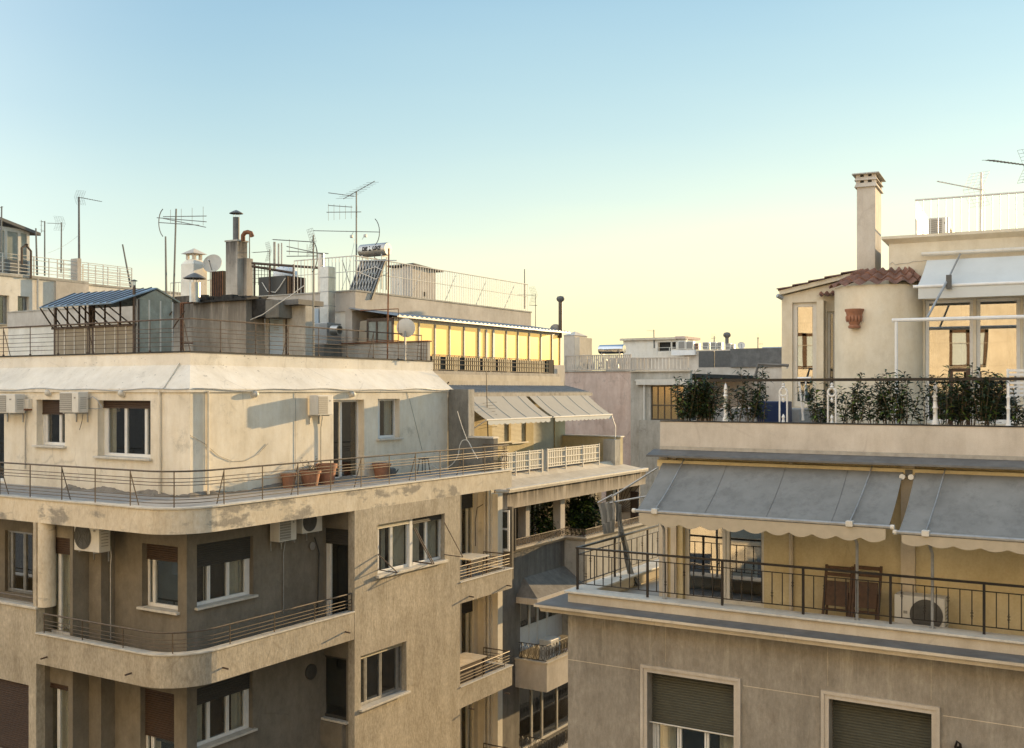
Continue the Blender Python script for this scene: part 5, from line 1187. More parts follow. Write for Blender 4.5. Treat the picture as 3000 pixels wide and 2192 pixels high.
t = thing('shed', 'small white roof shed beyond the glazed gallery, under the yellow sky', 'shed', LF(YP + 2).P(1675, 1045)); f_ = LF(YP + 2); u0, u1, u2 = f_.u(1652), f_.u(1683), f_.u(1698); z0_, z1_ = zp - .3, f_.z(1660, 983)
MB().box(u0, u1, YP + 2, YP + 3.5, z0_, z1_).build('wall', M['cpar'], t); MB().box(u1 + .001, u2, YP + 2.01, YP + 3.5, z0_, z1_ - .12).build('annex', M['cband'], t)
MB().add([(u0 - .05, YP + 1.95, z1_), (u1 + .05, YP + 1.95, z1_), (u1 + .05, YP + 3.6, z1_), (u0 - .05, YP + 3.6, z1_), ((u0 + u1) / 2, YP + 2.7, z1_ + .25)], [(0, 1, 2, 3), (0, 1, 4), (1, 2, 4), (2, 3, 4), (3, 0, 4)]).build('roof', M['cpar'], t)

# ================================================================== far buildings Q on the skyline
YQ = 62.0; q0 = LF(YQ)
Q = thing('distant_building', 'distant pale flat roofed building on the skyline with a row of machines along its roof', 'building', q0.p(q0.u(1950), 0, 0))
zq0, zq1 = q0.z(1900, 1042), q0.z(1900, 996)
MB().box(q0.u(1826), q0.u(1892), YQ, YQ + 6, 0, zq1).build('wall', M['white_plaster'], Q)
op = (q0.u(1927), q0.u(1965), zq0 + .3, q0.z(1927, 1003))
m = MB(); m.wall(q0, q0.u(1892.2), q0.u(2012), 0, q0.z(1950, 993), [op, (q0.u(1968), q0.u(1980), zq0 + .5, q0.z(1927, 1003))]); m.build('wall', M['white_plaster'], Q)
MB().box(op[0], q0.u(1985), YQ + .3, YQ + 2, zq0, zq1).build('opening', M['dark'], Q)
MB().box(q0.u(1826) - .2, q0.u(2012), YQ - .25, YQ - .002, zq1 - .02, zq1 + .15).build('coping', M['cband'], Q)
MB().box(q0.u(1982), q0.u(2010), YQ - .3, YQ + 3, zq1, q0.z(1990, 986)).build('roof_box', M['pink'], Q)
railset(Q, q0, 1925, 2150, 1019, 1040, .4, [.5, 1], posts=6)
MB().box(q0.u(2012.2), q0.u(2300), YQ - .5, YQ + 6, 0, q0.z(2100, 1026)).build('wing', M['cpar'], Q)
MB().fb(q0, q0.u(1980), q0.u(2048), .55, .9, q0.z(2000, 1042), q0.z(2000, 1027)).build('ledge', M['white'], Q)
first = None
for i, (px, wpx) in enumerate(((1998, 24), (2021, 22), (2040, 16), (2068, 20), (2090, 18), (2108, 14), (2133, 16), (2146, 10))):
    p = q0.P(px, 1024, .9 if px < 2030 else .1); w_ = wpx * 79 / FOC; h_ = (26, 25, 19, 22, 22, 22, 18, 16)[i] * 79 / FOC
    t = thing('air_conditioner', ['leftmost distant roof machine, widest dark cube on the skyline', 'second distant roof machine from the left, dark cube beside the widest one', 'narrow orange sided distant roof machine', 'dark distant roof machine just right of the gap in the row', 'dark distant roof machine left of the ball cowl', 'slim distant roof machine directly under the ball cowl', 'pale distant roof machine just right of the ball cowl', 'rightmost and smallest distant roof machine beside the dish'][i], 'air conditioner', p, .2, 'distant machines on the skyline roof')
    MB().box(-w_ / 2, w_ / 2, 0, .7, 0, h_).build('casing', M['acw'], t, True)
    MB().box(-w_ * .42, w_ * .3, -.02, -.002, h_ * .12, h_ * .9).build('grille', M['terra' if i == 2 else 'acgrey'], t, True)
dish('small round dish at the right end of the distant machine row', LF(YQ - .5), 2172, 1012, 11, 20, mat='whitemetal')
flue('short ball cowl among the distant roof machines', LF(YQ), 2130, 990, 1010, .14, 'flash', 'ball')
aerial('thin left pointing aerial on the distant skyline building', q0, (1916, 966, 1917, 1020), [(1894, 969, 1918, 970, 4, .3, 'h')], .06)
aerial('bushy little aerial above the distant roof machines', q0, (2093, 985, 2093, 1012), [(2084, 992, 2098, 990, 5, .4, 'v')], .05)
aerial('thin twin headed aerial right of the distant dish', q0, (2221, 988, 2221, 1022), [(2217, 991, 2225, 991, 2, .4, 'v'), (2224, 1008, 2236, 1008, 3, .3, 'v')], .05)
t = thing('distant_building', 'grey distant building with dark glazed panels behind the terrace plants', 'building', LF(44).P(2160, 1100)); g0_ = LF(44.0)
MB().box(g0_.u(2044), g0_.u(2330), 44, 50, 0, g0_.z(2160, 1076)).build('lower_wall', M['cpar'], t)
zq2 = g0_.z(2100, 1023)
MB().box(g0_.u(2141), g0_.u(2330), 43.9, 49, g0_.z(2160, 1076) + .002, zq2).build('grey_wall', M['flash'], t)
for a, b in ((2047, 2092), (2094, 2140)): MB().fb(g0_, g0_.u(a), g0_.u(b), -.3, .02, g0_.z(2100, 1076), zq2 - .1).build('dark_panel', M['acdark'], t)
MB().box(g0_.u(2200), g0_.u(2275), 46, 49, zq2, g0_.z(2230, 1013)).build('roof_box', M['bluedoor'], t)
# ================================================================== building C : right hand block
YC = 3.8; c0 = LF(YC); XC = c0.u(1664); XE = 34.0
C_ = thing('apartment_building', 'taupe right hand block with grey awnings, black iron balcony and a planted roof terrace', 'building', (16, YC, 0))
fo = LF(YC - .5); zsl = fo.z(1565, 1771); xo = fo.u(1565)
v1 = pxrect(c0, 1897, 2151, 1968, 2230); v2 = pxrect(c0, 2429, 2730, 2046, 2300)
v1 = (v1[0], v1[1], 13.3, v1[3]); v2 = (v2[0], v2[1], 13.3, v2[3])
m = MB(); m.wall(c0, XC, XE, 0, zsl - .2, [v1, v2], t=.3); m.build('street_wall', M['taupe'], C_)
MB().box(XC, XC + .3, YC + .31, 20, 0, zsl - .2).build('side_wall', M['taupe'], C_)
for k, q in enumerate((v1, v2)):
    o = window(C_, c0, *q, rec=.24, cols=(0, .05, .32, .64, 1), shut=(.30, 1)[k], smat='olive', frame='white', sill=None, curtain=.5 if k == 0 else 0, label=('white surrounded window with its olive shutter half down', 'white surrounded window with its olive shutter fully down')[k])
    s = MB(); a, b, c, d = q; w_ = .13
    for (n1, e, w2) in ((.05, .13, .055), (.028, .075, .075)):
        s.fb(c0, a - e, a - e + w2, .0, n1, c, d + e); s.fb(c0, b + e - w2, b + e, 0, n1, c, d + e); s.fb(c0, a - e + w2, b + e - w2, 0, n1, d + e - w2, d + e)
    s.build('surround', M['cpar'], o)
    if k == 0: MB().tube([c0.p(a, -.1, fo.z(1900, 2146)), c0.p(b, -.1, fo.z(1900, 2146))], .016, 6).build('guard_bar', M['whitemetal'], o)
# wall joints
for px, yt_, yb_ in ((1950, 1850, 1940), (2425, 1905, 2010), (2728, 1945, 2050)): MB().fb(c0, c0.u(px) - .006, c0.u(px) + .006, .0, .004, c0.z(px, yb_), zsl - .21).build('joint', M['beige'], C_)
zj = c0.z(1664, 1932); MB().fb(c0, XC, v1[0] - .17, 0, .004, zj - .006, zj + .006).build('joint', M['cband'], C_)
MB().fb(c0, v1[1] + .17, v2[0] - .17, 0, .004, zj - .006, zj + .006).build('joint', M['cband'], C_); MB().fb(c0, v2[1] + .17, XE, 0, .004, zj - .006, zj + .006).build('joint', M['cband'], C_)
# cornice, upstand, balcony
pc = [(XC, 20), (XC, YC), (XE, YC)]; off = YC - (YC - .5)
MB().sweep(pc, [(off, zsl - .045), (off, zsl), (-.3, zsl), (-.3, zsl - .2), (.0, zsl - .2), (.10, zsl - .19), (off * .8, zsl - .14), (off * .85, zsl - .045)]).build('cornice', M['cband'], C_)
MB().sweep(pc, [(off - .02, zsl + .0015), (off - .02, zsl + .012), (.012, zsl + .02), (.012, zsl + .0015)]).build('cornice_top', M['flash'], C_)
fr4 = LF(4.0); zrb = fr4.z(1692, 1727); zcp = zrb + .0
MB().sweep(pc, [(0, zsl + .0), (0, zcp - .04), (-.34, zcp - .04), (-.34, zsl)]).build('upstand', M['cband'], C_)
MB().sweep(pc, [(.06, zcp - .04), (.06, zcp), (-.40, zcp), (-.40, zcp - .04)]).build('coping', M['marble'], C_, bevel=.006)
YW = 5.3; cw = LF(YW); xw0 = cw.u(1934); ZB_ = zsl - .05
MB().box(XC + .3, XE, YC + .3, 20, ZB_ - .2, ZB_).build('balcony_floor', M['floor'], C_)
zfl_ = cw.z(1933, 1336); zpt = cw.z(1933, 1235)
dd = (cw.u(2000), cw.u(2238), ZB_ + .02, cw.z(2100, 1496))
m = MB(); m.wall(cw, xw0, XE, ZB_ - .1, zfl_, [dd], t=.25); m.quad((xw0, YW + .25, ZB_), (xw0, 12, ZB_), (xw0, 12, zfl_), (xw0, YW + .25, zfl_)); m.build('balcony_wall', M['yellow'], C_)
window(C_, cw, *dd, rec=.12, cols=(0, .52, 1), border=.09, mull=.15, glass='mirror2', curtain=0, sill=None, name='sliding_door', frame='whitemetal', deep=1.5)
for a, b in ((1934, 1958), (1968, 1984)): MB().fb(cw, cw.u(a), cw.u(b), .001, .06, ZB_, zfl_ - .02).build('pilaster', M['cband'], C_)
u = cw.u(2320); MB().tube([cw.p(u, .05, ZB_), cw.p(u, .05, zfl_)], .04, 8).build('drain_pipe', M['cband'], C_)
u = cw.u(2660, .1); MB().fb(cw, u - .12, u + .12, .001, .12, ZB_, zfl_).build('pilaster', M['cband'], C_)
# flashing and parapet
ffl = LF(YW - .45); xf = ffl.u(1893); zf1 = ffl.z(1893, 1338)
MB().add([(xf, YW - .45, zf1), (XE, YW - .45, zf1), (XE, YW - .002, zf1 + .04), (xw0 - .15, YW - .002, zf1 + .04), (xf, YW - .45, zf1 + .035), (XE, YW - .45, zf1 + .035), (XE, YW - .002, zf1 + .13), (xw0 - .15, YW - .002, zf1 + .13)], [(0, 1, 2, 3), (4, 5, 6, 7), (0, 1, 5, 4), (1, 2, 6, 5), (2, 3, 7, 6), (3, 0, 4, 7)]).build('flashing', M['flash'], C_)
MB().fb(cw, xw0, XE, .001, .02, zf1 + .131, zf1 + .2).build('flashing_strip', M['galv'], C_)
MB().fb(cw, xw0 + .02, XE, .002, .2, zf1 - .20, zf1 - .07).build('awning_beam', M['yellow'], C_)
m = MB(); m.wall(cw, xw0, XE, zfl_ + .0, zpt, t=.22); m.build('terrace_parapet', M['cpar'], C_)
MB().box(xw0, XE, YW + .22, 20, zfl_, zpt - .12).build('terrace_slab', M['floor'], C_)
MB().fb(cw, xw0 - .0, XE, -.24, .012, zpt + .001, zpt + .02).build('parapet_felt', M['tar'], C_)
# black iron railing
RY = 4.0; xr0 = fr4.u(1692)
IR = [(xr0, 12.5), (xr0, RY), (XE, RY)]; hR = .835
o = MB().sweep(IR, [(-.03, zcp + hR - .02), (.03, zcp + hR - .02), (.03, zcp + hR + .015), (-.03, zcp + hR + .015)]).build('iron_railing', M['black'], C_)
for q in (.15, .84): MB().sweep(IR, [(-.012, zcp + hR * q - .008), (.012, zcp + hR * q - .008), (.012, zcp + hR * q + .008), (-.012, zcp + hR * q + .008)]).build('rail', M['black'], o)
for i in range(9):
    p = (xr0, 12.5 - (12.5 - RY) * i / 4) if i < 4 else None
pxp = [1692, 1897, 2116, 2353, 2609, 2883]
xs_ = [fr4.u(p) for p in pxp]; stp = xs_[-1] - xs_[-2]; xs_ += [xs_[-1] + stp, xs_[-1] + 2 * stp]
for x in xs_: MB().box(x - .02, x + .02, RY - .02, RY + .02, zcp, zcp + hR).build('post', M['black'], o)
for i in range(1, 5): MB().box(xr0 - .02, xr0 + .02, RY + i * 1.7 - .02, RY + i * 1.7 + .02, zcp, zcp + hR).build('post', M['black'], o)
def baluster(x, y, k):
    m = MB(); m.box(x - .008, x + .008, y - .008, y + .008, zcp + hR * .15, zcp + hR * .84)
    if k:
        zc = zcp + hR * (.62 if k == 1 else .36)
        for s in (-1, 1):
            for j in (-1, 1): m.tube([(x, y, zc - .0 + j * .0), (x + s * .022, y, zc + j * .025), (x, y, zc + j * .055)], .005, 4)
        m.lathe([(.0, zc + .05), (.016, zc + .065), (0, zc + .08)], 8, (x, y, 0)); m.lathe([(.0, zc - .08), (.016, zc - .065), (0, zc - .05)], 8, (x, y, 0))
    m.build('baluster', M['black'], o)
cnt = 0
for i in range(len(xs_) - 2):
    kk = 7 if i else 7
    for j in range(1, kk + 1):
        if cnt >= 62: break
        baluster(xs_[i] + (xs_[i + 1] - xs_[i]) * j / (kk + 1), RY, (0, 1, 0, 2)[(j + i) % 4] if i else (2 if j % 2 else 0)); cnt += 1
for j in range(1, 32):
    if j % 6: baluster(xr0, RY + j * .283, (0, 0, 1)[j % 3])
# awnings on the balcony
fbw = LF(3.72); zbar = fbw.z(1863, 1494); zbar2 = fbw.z(2630, 1557); zrt = cw.z(1942, 1358, .22)
def frontawning(label, x0, x1, pxs, px_top, zb, sagamp, right=False):
    t = thing('awning', label, 'awning', ((x0 + x1) / 2, 4.4, zb), 0, 'grey awnings over the iron balcony')
    k, n = 10, 24; m = MB(); ya, yb = YW - .22, 3.74; x0t, x1t = px_top
    def pt(i, j):
        s = i / k; tt = j / n; sg = .05 * math.sin(PI * s) + sagamp * math.sin(PI * s) * (.5 + .5 * math.sin(tt * 17 + 1.3 * s)) * .5
        return Vector(((x0t + (x1t - x0t) * tt) * (1 - s) + (x0 + (x1 - x0) * tt) * s, ya + (yb - ya) * s, zrt + (zb - zrt) * s - sg))
    vs = [pt(i, j) for i in range(k + 1) for j in range(n + 1)]; up_ = [v + Vector((0, 0, .008)) for v in vs]; N_ = len(vs); r = n + 1
    fs = [(i * r + j, i * r + j + 1, (i + 1) * r + j + 1, (i + 1) * r + j) for i in range(k) for j in range(n)]
    m.add(up_, fs, True); m.add(vs, fs, True)
    o = m.build('cloth', M['awn'], t)
    for q in ((.3, .55, .8) if not right else (.4, .75)):
        j = int(q * n); MB().tube([pt(i, j) + Vector((0, 0, .012)) for i in range(k + 1)], .004, 4).build('seam', M['flash'], o)
    MB().tube([(x0 - .06, 3.72, zb - .015), (x1 + .06, 3.72, zb - .015)], .035, 8).build('front_bar', M['galv'], t)
    for x in (x0 - .06, x1 + .06): MB().tube([(x - .03, 3.72, zb - .015), (x + .03, 3.72, zb - .015)], .045, 8).build('bar_end', M['whitemetal'], t)
    scallop(LF(3.71), x0 + .05, x1 - .05, zb - .05, .24 if not right else .18, .40, 'valance', 'valance', t)
    for px, pt_ in pxs:
        x = fr4.u(px); m = MB(); m.tube([(x, 4.02, zcp), (x, 4.02, zb - .38), (x - .03, 3.92, zb - .2), (x - .05, 3.74, zb - .02)], .026, 8); m.lathe([(.05, zcp + .001), (.05, zcp + .012), (0, zcp + .013)], 10, (x, 4.02, 0)); m.build('pole', M['galv'], t)
        xt = LF(YW - .2).u(pt_); s = MB(); s.tube([(x - .05 + (xt - x + .05) * q, 3.72 + (YW - .22 - 3.72) * q, zb + .03 + (zrt - zb + .07) * q - .05 * math.sin(PI * q)) for q in [j / 6 for j in range(7)]], .014, 5); s.build('guide_rod', M['galv'], t)
        MB().box(x - .11, x + .01, 3.66, 3.78, zb - .05, zb + .05).build('clamp', M['whitemetal'], t, bevel=.01)
    MB().tube([(x0t, YW - .16, zrt - .02), (x1t, YW - .16, zrt - .02)], .05, 10).build('roller', M['awn'], t)
    return t
tw = LF(YW - .2)
frontawning('long grey awning over the iron balcony, the one above the sliding glass door', fbw.u(1866), fbw.u(2604), ((1944, 2005), (2510, 2556)), (tw.u(1942), tw.u(2646)), zbar, .02)
frontawning('rumpled grey awning over the iron balcony, the one at the right photo edge', fbw.u(2633), 18.6, ((2731, 2770),), (tw.u(2682), 18.4), zbar2, .09, True)
p = cw.P(2663, 1396, .2); t = thing('floodlight', 'pair of small white spotlights in the gap between the two grey awnings', 'lamp', p)
for s in (-.09, .06): m = MB().lathe([(0, 0), (.045, 0), (.05, .1), (0, .1)], 12); rot(m, PI / 2); m.v = [v + Vector((s, -.05, 0)) for v in m.v]; m.build('spotlight', M['whitemetal'], t, True)
MB().box(-.06, .06, -.03, .0, .0, .12).build('bracket', M['acdark'], t, True)
# balcony things
def foldchair(label, px0, px1):
    f_ = LF(4.75); u0, u1 = f_.u(px0), f_.u(px1); w_ = u1 - u0; t = thing('folding_chair', label, 'chair', ((u0 + u1) / 2, 4.75, ZB_), 0, 'folding chairs on the balcony'); h = f_.z(px0, 1659) - ZB_
    for s in (-1, 1):
        MB().hexa([(s * w_ / 2 - .022, -.1, 0), (s * w_ / 2 + .022, -.1, 0), (s * w_ / 2 + .022, -.06, 0), (s * w_ / 2 - .022, -.06, 0), (s * w_ / 2 - .022, .22, h), (s * w_ / 2 + .022, .22, h), (s * w_ / 2 + .022, .26, h), (s * w_ / 2 - .022, .26, h)]).build('leg', M['wood'], t, True)
        MB().hexa([(s * w_ * .4 - .02, -.02, 0), (s * w_ * .4 + .02, -.02, 0), (s * w_ * .4 + .02, .02, 0), (s * w_ * .4 - .02, .02, 0), (s * w_ * .4 - .02, .12, h * .55), (s * w_ * .4 + .02, .12, h * .55), (s * w_ * .4 + .02, .16, h * .55), (s * w_ * .4 - .02, .16, h * .55)]).build('leg', M['wood'], t, True)
    for z0_, z1_, n in ((.93, .99, 'top_slat'), (.82, .88, 'back_slat'), (.25, .29, 'stretcher'), (.12, .15, 'stretcher')):
        y = -.1 + .32 * z0_; MB().box(-w_ / 2 + .02, w_ / 2 - .02, y - .01, y + .02, h * z0_, h * z1_).build(n, M['wood'], t, True)
    MB().hexa([(-w_ * .43, .0, h * .33), (w_ * .43, .0, h * .33), (w_ * .43, .03, h * .33), (-w_ * .43, .03, h * .33), (-w_ * .43, .12, h * .74), (w_ * .43, .12, h * .74), (w_ * .43, .15, h * .74), (-w_ * .43, .15, h * .74)]).build('seat', M['wood'], t, True)
foldchair('folded brown wooden chair by the balcony wall, left of the awning pole', 2412, 2488)
foldchair('folded brown wooden chair by the balcony wall, directly behind the awning pole', 2497, 2573)
fa = LF(4.7); u0, u1 = fa.u(2620), fa.u(2768); za = fa.z(2620, 1741)
t = ac_unit('large white air conditioner standing on the iron balcony floor, right of the wooden chairs', ((u0 + u1) / 2, 5.16, ZB_ + .05), 0, w=u1 - u0, h=za - ZB_ - .05, d=.36, kind='fan', brk=False)
for o in KIDS(t):
    if o.name.startswith('fan_'):
        for v in o.data.vertices: v.co.x += (u1 - u0) * .28
    if o.name.startswith('badge'): o.data.transform(Matrix.Translation((-.5, 0, -.12)))
# collapsed side awning
s6 = LF(6.2); t = thing('collapsed_awning', 'broken grey awning hanging from bent rods over the left corner of the iron balcony', 'awning', s6.P(1860, 1725))
for a, b in (((1925, 1372), (1792, 1456)), ((1905, 1452), (1778, 1475)), ((1752, 1473), (1795, 1450)), ((1795, 1450), (1800, 1500))): MB().tube([s6.P(*a), s6.P(*b)], .022, 6).build('rod', M['galv'], t)
x = s6.P(1815, 1690).x; MB().tube([s6.P(1813, 1480), s6.P(1815, 1685)], .02, 6).build('pole', M['galv'], t)
rows = [((1752, 1476), (1800, 1464)), ((1756, 1505), (1803, 1488)), ((1762, 1540), (1802, 1520)), ((1768, 1566), (1797, 1560))]
def ribbon(rows, name):
    m = MB(); n = 8; vs = []
    for r, (a, b) in enumerate(rows):
        A_, B__ = s6.P(*a), s6.P(*b)
        for j in range(n + 1): q = A_ + (B__ - A_) * (j / n); q.y += .06 * math.sin(j * 2.1 + r); vs.append(q)
    fs = [(i * (n + 1) + j, i * (n + 1) + j + 1, (i + 1) * (n + 1) + j + 1, (i + 1) * (n + 1) + j) for i in range(len(rows) - 1) for j in range(n)]
    m.add(vs, fs, True); m.build(name, M['awn'], t)
ribbon(rows, 'hanging_cloth')
ribbon([((1800, 1466), (1820, 1480)), ((1806, 1520), (1822, 1524)), ((1815, 1556), (1829, 1560)), ((1826, 1600), (1839, 1603)), ((1832, 1640), (1843, 1642)), ((1842, 1680), (1856, 1680)), ((1852, 1718), (1880, 1716))], 'trailing_cloth')
# hook lamp on the lower wall
p = c0.P(2808, 2165); t = thing('wall_hook', 'dark iron hook on the taupe wall at the lower right', 'hook', p); MB().tube([p + Vector((0, 0, -.3)), p + Vector((-.03, -.12, -.1)), p + Vector((0, -.14, 0)), p + Vector((.04, -.1, -.05)), p + Vector((.05, -.02, -.2))], .022, 6).build('hook', M['black'], t); MB().box(p.x - .05, p.x + .05, p.y - .02, p.y, p.z - .3, p.z - .12).build('plate', M['black'], t)

# ------------------------------------------------------------------ penthouse of block C
o9 = LF(9.6).P(2705, 1143); PF = Fr((o9.x, o9.y), (.996, .089)); P_t = C_
ZT_ = zpt - .1
k0 = PF.u(2705); kE = k0 + 9.0
wz0, wz1 = PF.z(2705, 1240), PF.z(2705, 880)
wins = [(PF.u(2710), PF.u(2851), wz0, wz1), (PF.u(2860), PF.u(2989), wz0, wz1), (PF.u(2997), PF.u(3130), wz0, wz1)]
zup = PF.z(2605, 716)
m = MB(); m.wall(PF, PF.u(2604), kE, ZT_ - .2, zup, wins, t=.3); m.build('penthouse_wall', M['ccream'], C_)
e_ = PF.e; n_ = PF.n
for q in wins: window(C_, PF, *q, rec=.1, cols=(0, 1), border=.07, glass='mirror', sill=None, name='terrace_window', frame='white', deep=1.4, curtain=.55)
a = PF.p(PF.u(2604), -.3, 0); b = PF.p(PF.u(2604), -9, 0); m = MB(); m.quad((a.x, a.y, ZT_), (b.x, b.y, ZT_), (b.x, b.y, zup), (a.x, a.y, zup)); m.build('penthouse_side', M['ccream'], C_)
uC = PF.u(2604)
m = MB(); P = PF.p
pr = [(-.3, zup), (.0, zup), (.05, zup + .04), (.14, zup + .10), (.14, zup + .16), (-.3, zup + .16)]
path = [P(uC, -9, 0), P(uC, 0, 0), P(kE, 0, 0)]; m.sweep([(q.x, q.y) for q in path], pr); m.build('roof_cornice', M['ccream'], C_)
m = MB(); m.prism([(P(uC, -.2, 0).x, P(uC, -.2, 0).y), (P(kE, -.2, 0).x, P(kE, -.2, 0).y), (P(kE, -9, 0).x, P(kE, -9, 0).y), (P(uC, -9, 0).x, P(uC, -9, 0).y)], zup - .1, zup + .12); m.build('penthouse_roof', M['tar'], C_)
zt_c = zup + .16; ur_ = PF.u(2682, .0); zr_ = PF.z(2682, 586)
q1, q2, q3 = P(ur_, -7.5, 0), P(ur_, -.02, 0), P(kE, -.02, 0)
barfence(C_, [(q1.x, q1.y), (q2.x, q2.y), (q3.x, q3.y)], zt_c, zr_ - zt_c, step=.152, rr=.011, mat='acw', name='roof_railing')
t = ac_unit('air conditioner seen from behind, standing inside the roof railing above the white awning', tuple(P(PF.u(2752, -.9), -1.1, zt_c)), math.radians(5), w=.42, h=PF.z(2752, 641, -.9) - zt_c, d=.3, kind='rect', brk=False)
p = P(PF.u(2785, -1.2), -1.4, zt_c); t = thing('roof_vent', 'dark arched vent sheet beside the roof air conditioner', 'vent', p); MB().fprism(PF, [(PF.u(2775, -1.3), zt_c), (PF.u(2790, -1.3), zt_c), (PF.u(2790, -1.3), zt_c + .18), (PF.u(2787, -1.3), zt_c + .32), (PF.u(2782, -1.3), zt_c + .24), (PF.u(2776, -1.3), zt_c + .1)], -1.35, -1.3).build('sheet', M['acdark'], t)
aerial('pale mast carrying a long left pointing aerial on the right penthouse roof', PF, (2875, 505, 2873, 702), [(2745, 531, 2872, 556, 12, .1, 'h'), (2850, 553, 2882, 556, 0, 0, 'h', 1)], .03, -.15, mat='acw')
fy2 = Fr((PF.p(0, -1.0, 0).x, PF.p(0, -1.0, 0).y), (.996, .089))
aerial('dark comb like aerial cut off by the right photo edge', fy2, (3030, 440, 3030, 690), [(2893, 469, 3030, 487, 13, .14, 'd', -1)], .03, 0, mat='flash', zb=zt_c)
# crack line and awning box on the penthouse
m = MB(); pts = [(2606, 775), (2615, 768), (2622, 776), (2640, 772), (2662, 771), (2675, 766), (2700, 765), (2716, 763)]; m.tube([PF.P(a, b, .005) for a, b in pts], .008, 4); m.build('cable', M['galv'], C_)
t = thing('awning', 'white awning half lowered above the penthouse terrace windows', 'awning', PF.P(2850, 830, .5))
fA = .95; ua, ub = PF.u(2717), kE - .5; za_, zb_2 = PF.z(2717, 763, .1), PF.z(2687, 840, fA); ub0 = PF.u(2687, fA)
MB().tube([PF.P(2700, 745, .12), PF.p(kE - .5, .12, PF.z(2700, 745, .12))], .04, 8).build('wall_rail', M['whitemetal'], t)
m = MB(); kk = 10; nn = 20
vs = []
for i in range(kk + 1):
    s = i / kk
    for j in range(nn + 1): tt = j / nn; vs.append(P((ua + (ub - ua) * tt) * (1 - s) + (ub0 + (ub - ub0) * tt) * s, .1 + (fA - .1) * s, za_ + (zb_2 - za_) * s - .05 * math.sin(PI * s)))
r = nn + 1; m.add(vs, [(i * r + j, i * r + j + 1, (i + 1) * r + j + 1, (i + 1) * r + j) for i in range(kk) for j in range(nn)], True); m.build('cloth', M['awnwhite'], t)
MB().tube([P(ub0 - .08, fA, zb_2), P(ub, fA, zb_2)], .035, 8).build('front_bar', M['white'], t)
MB().fb(PF, ub0 + .02, ub, fA - .01, fA, zb_2 - .26, zb_2 - .03).build('valance', M['awnwhite'], t)
MB().tube([PF.P(2813, 745, .14), PF.P(2779, 815, .98)], .022, 6).build('arm', M['galv'], t)
MB().tube([PF.P(2779, 815, .98), PF.P(2716, 932, 1.5)], .024, 6).build('arm', M['galv'], t)
MB().fb(PF, PF.u(2772, 1), PF.u(2788, 1), .95, 1.05, PF.z(2780, 846, 1), PF.z(2780, 806, 1)).build('clamp', M['acdark'], t)
# white pipe frame before the windows
t = thing('pergola', 'white pipe frame standing before the penthouse windows', 'frame', P(PF.u(2626, 1.6), 1.6, ZT_))
zpf = PF.z(2613, 939, 1.6); MB().tube([P(PF.u(2613, 1.6), 1.6, zpf), P(kE, 1.6, zpf)], .04, 8).build('top_bar', M['white'], t)
for px in (2626, 3030): MB().tube([P(PF.u(px, 1.6), 1.6, ZT_), P(PF.u(px, 1.6), 1.6, zpf)], .032, 8).build('post', M['white'], t)
# rounded bay
ua, ub = PF.u(2446), PF.u(2704); cxu = (ua + ub) / 2; rb = (ub - ua) / 2; bul = .75
zbt = PF.z(2560, 838, .4)
def bay(a, s=1.0): return PF.p(cxu - rb * s * math.cos(a), bul * s * math.sin(a) if True else 0, 0)
m = MB(); arcp = [bay(PI * i / 28) for i in range(29)]
m.add([(p.x, p.y, z) for z in (ZT_ - .2, zbt) for p in arcp], [(i, i + 1, 29 + i + 1, 29 + i) for i in range(28)], True); m.build('rounded_bay', M['ccream'], C_)
# tiled roof over the bay
def tiles(name, root, fn, nu, rows, amp=.045, sub=8):
    m = MB(); W_ = nu * sub; vs = []; rr = []
    for r_ in range(rows):
        for e in (0, 1):
            for i in range(W_ + 1):
                p, nrm = fn(i / W_, (r_ + e) / rows); h = amp * math.sin(2 * PI * i / sub) + (.035 if e == 0 else 0.0); vs.append(p + nrm * h)
    n = W_ + 1; fs = []
    for r_ in range(rows * 2 - 1):
        for i in range(W_): fs.append((r_ * n + i, r_ * n + i + 1, (r_ + 1) * n + i + 1, (r_ + 1) * n + i))
    m.add(vs, fs, True); return m.build(name, M['tile'], root)
zrg = PF.z(2650, 800, .0)
def bayroof(u, v):
    a = PI * (.0 + 1.0 * u); lo_p = bay(a, 1.13) + Vector((0, 0, zbt + .0)); hi_p = PF.p(cxu - rb * .55 * math.cos(a) + .15, bul * .1 * math.sin(a), zrg + .1)
    p = lo_p + (hi_p - lo_p) * v; return p, (Vector((0, 0, 1)) + n_ * .4).normalized()
tiles('tiled_roof', C_, bayroof, 9, 3, amp=.042)
# left wing with door
wz = PF.z(2290, 862, .2); UW = PF.u(2290, .2)
FW = Fr((PF.p(0, -.35, 0).x, PF.p(0, -.35, 0).y), (.996, .089)); uw0, uw1 = FW.u(2290), FW.u(2450)
dw = (FW.u(2321), FW.u(2392), FW.z(2321, 1192), FW.z(2321, 887)); dn = (FW.u(2424), FW.u(2446), FW.z(2424, 1200), FW.z(2424, 913))
zl0, zl1 = FW.z(2290, 868), FW.z(2508, 812)
m = MB(); m.wall(FW, uw0, uw1, ZT_ - .2, zl0, [dw, dn], t=.25)
m.build('wing_wall', M['ccream'], C_)
MB().fprism(FW, [(uw0, zl0), (FW.u(2610), zl0), (FW.u(2610), zl1 + .15), (uw0, zl0 + .001)], -.2, -.002).build('wing_gable', M['ccream'], C_)
window(C_, FW, *dw, rec=.08, cols=(0, 1), border=.1, glass='mirror', sill=None, name='glass_door', frame='whitemetal', deep=1.2)
window(C_, FW, *dn, rec=.06, cols=(0, 1), border=.05, sill=None, name='narrow_door', frame='whitemetal', deep=.8)
ga, gb = FW.P(2283, 864, .12), FW.P(2520, 806, .12)
m = MB(); dz = Vector((0, 0, .1)); bk_ = -n_ * 5
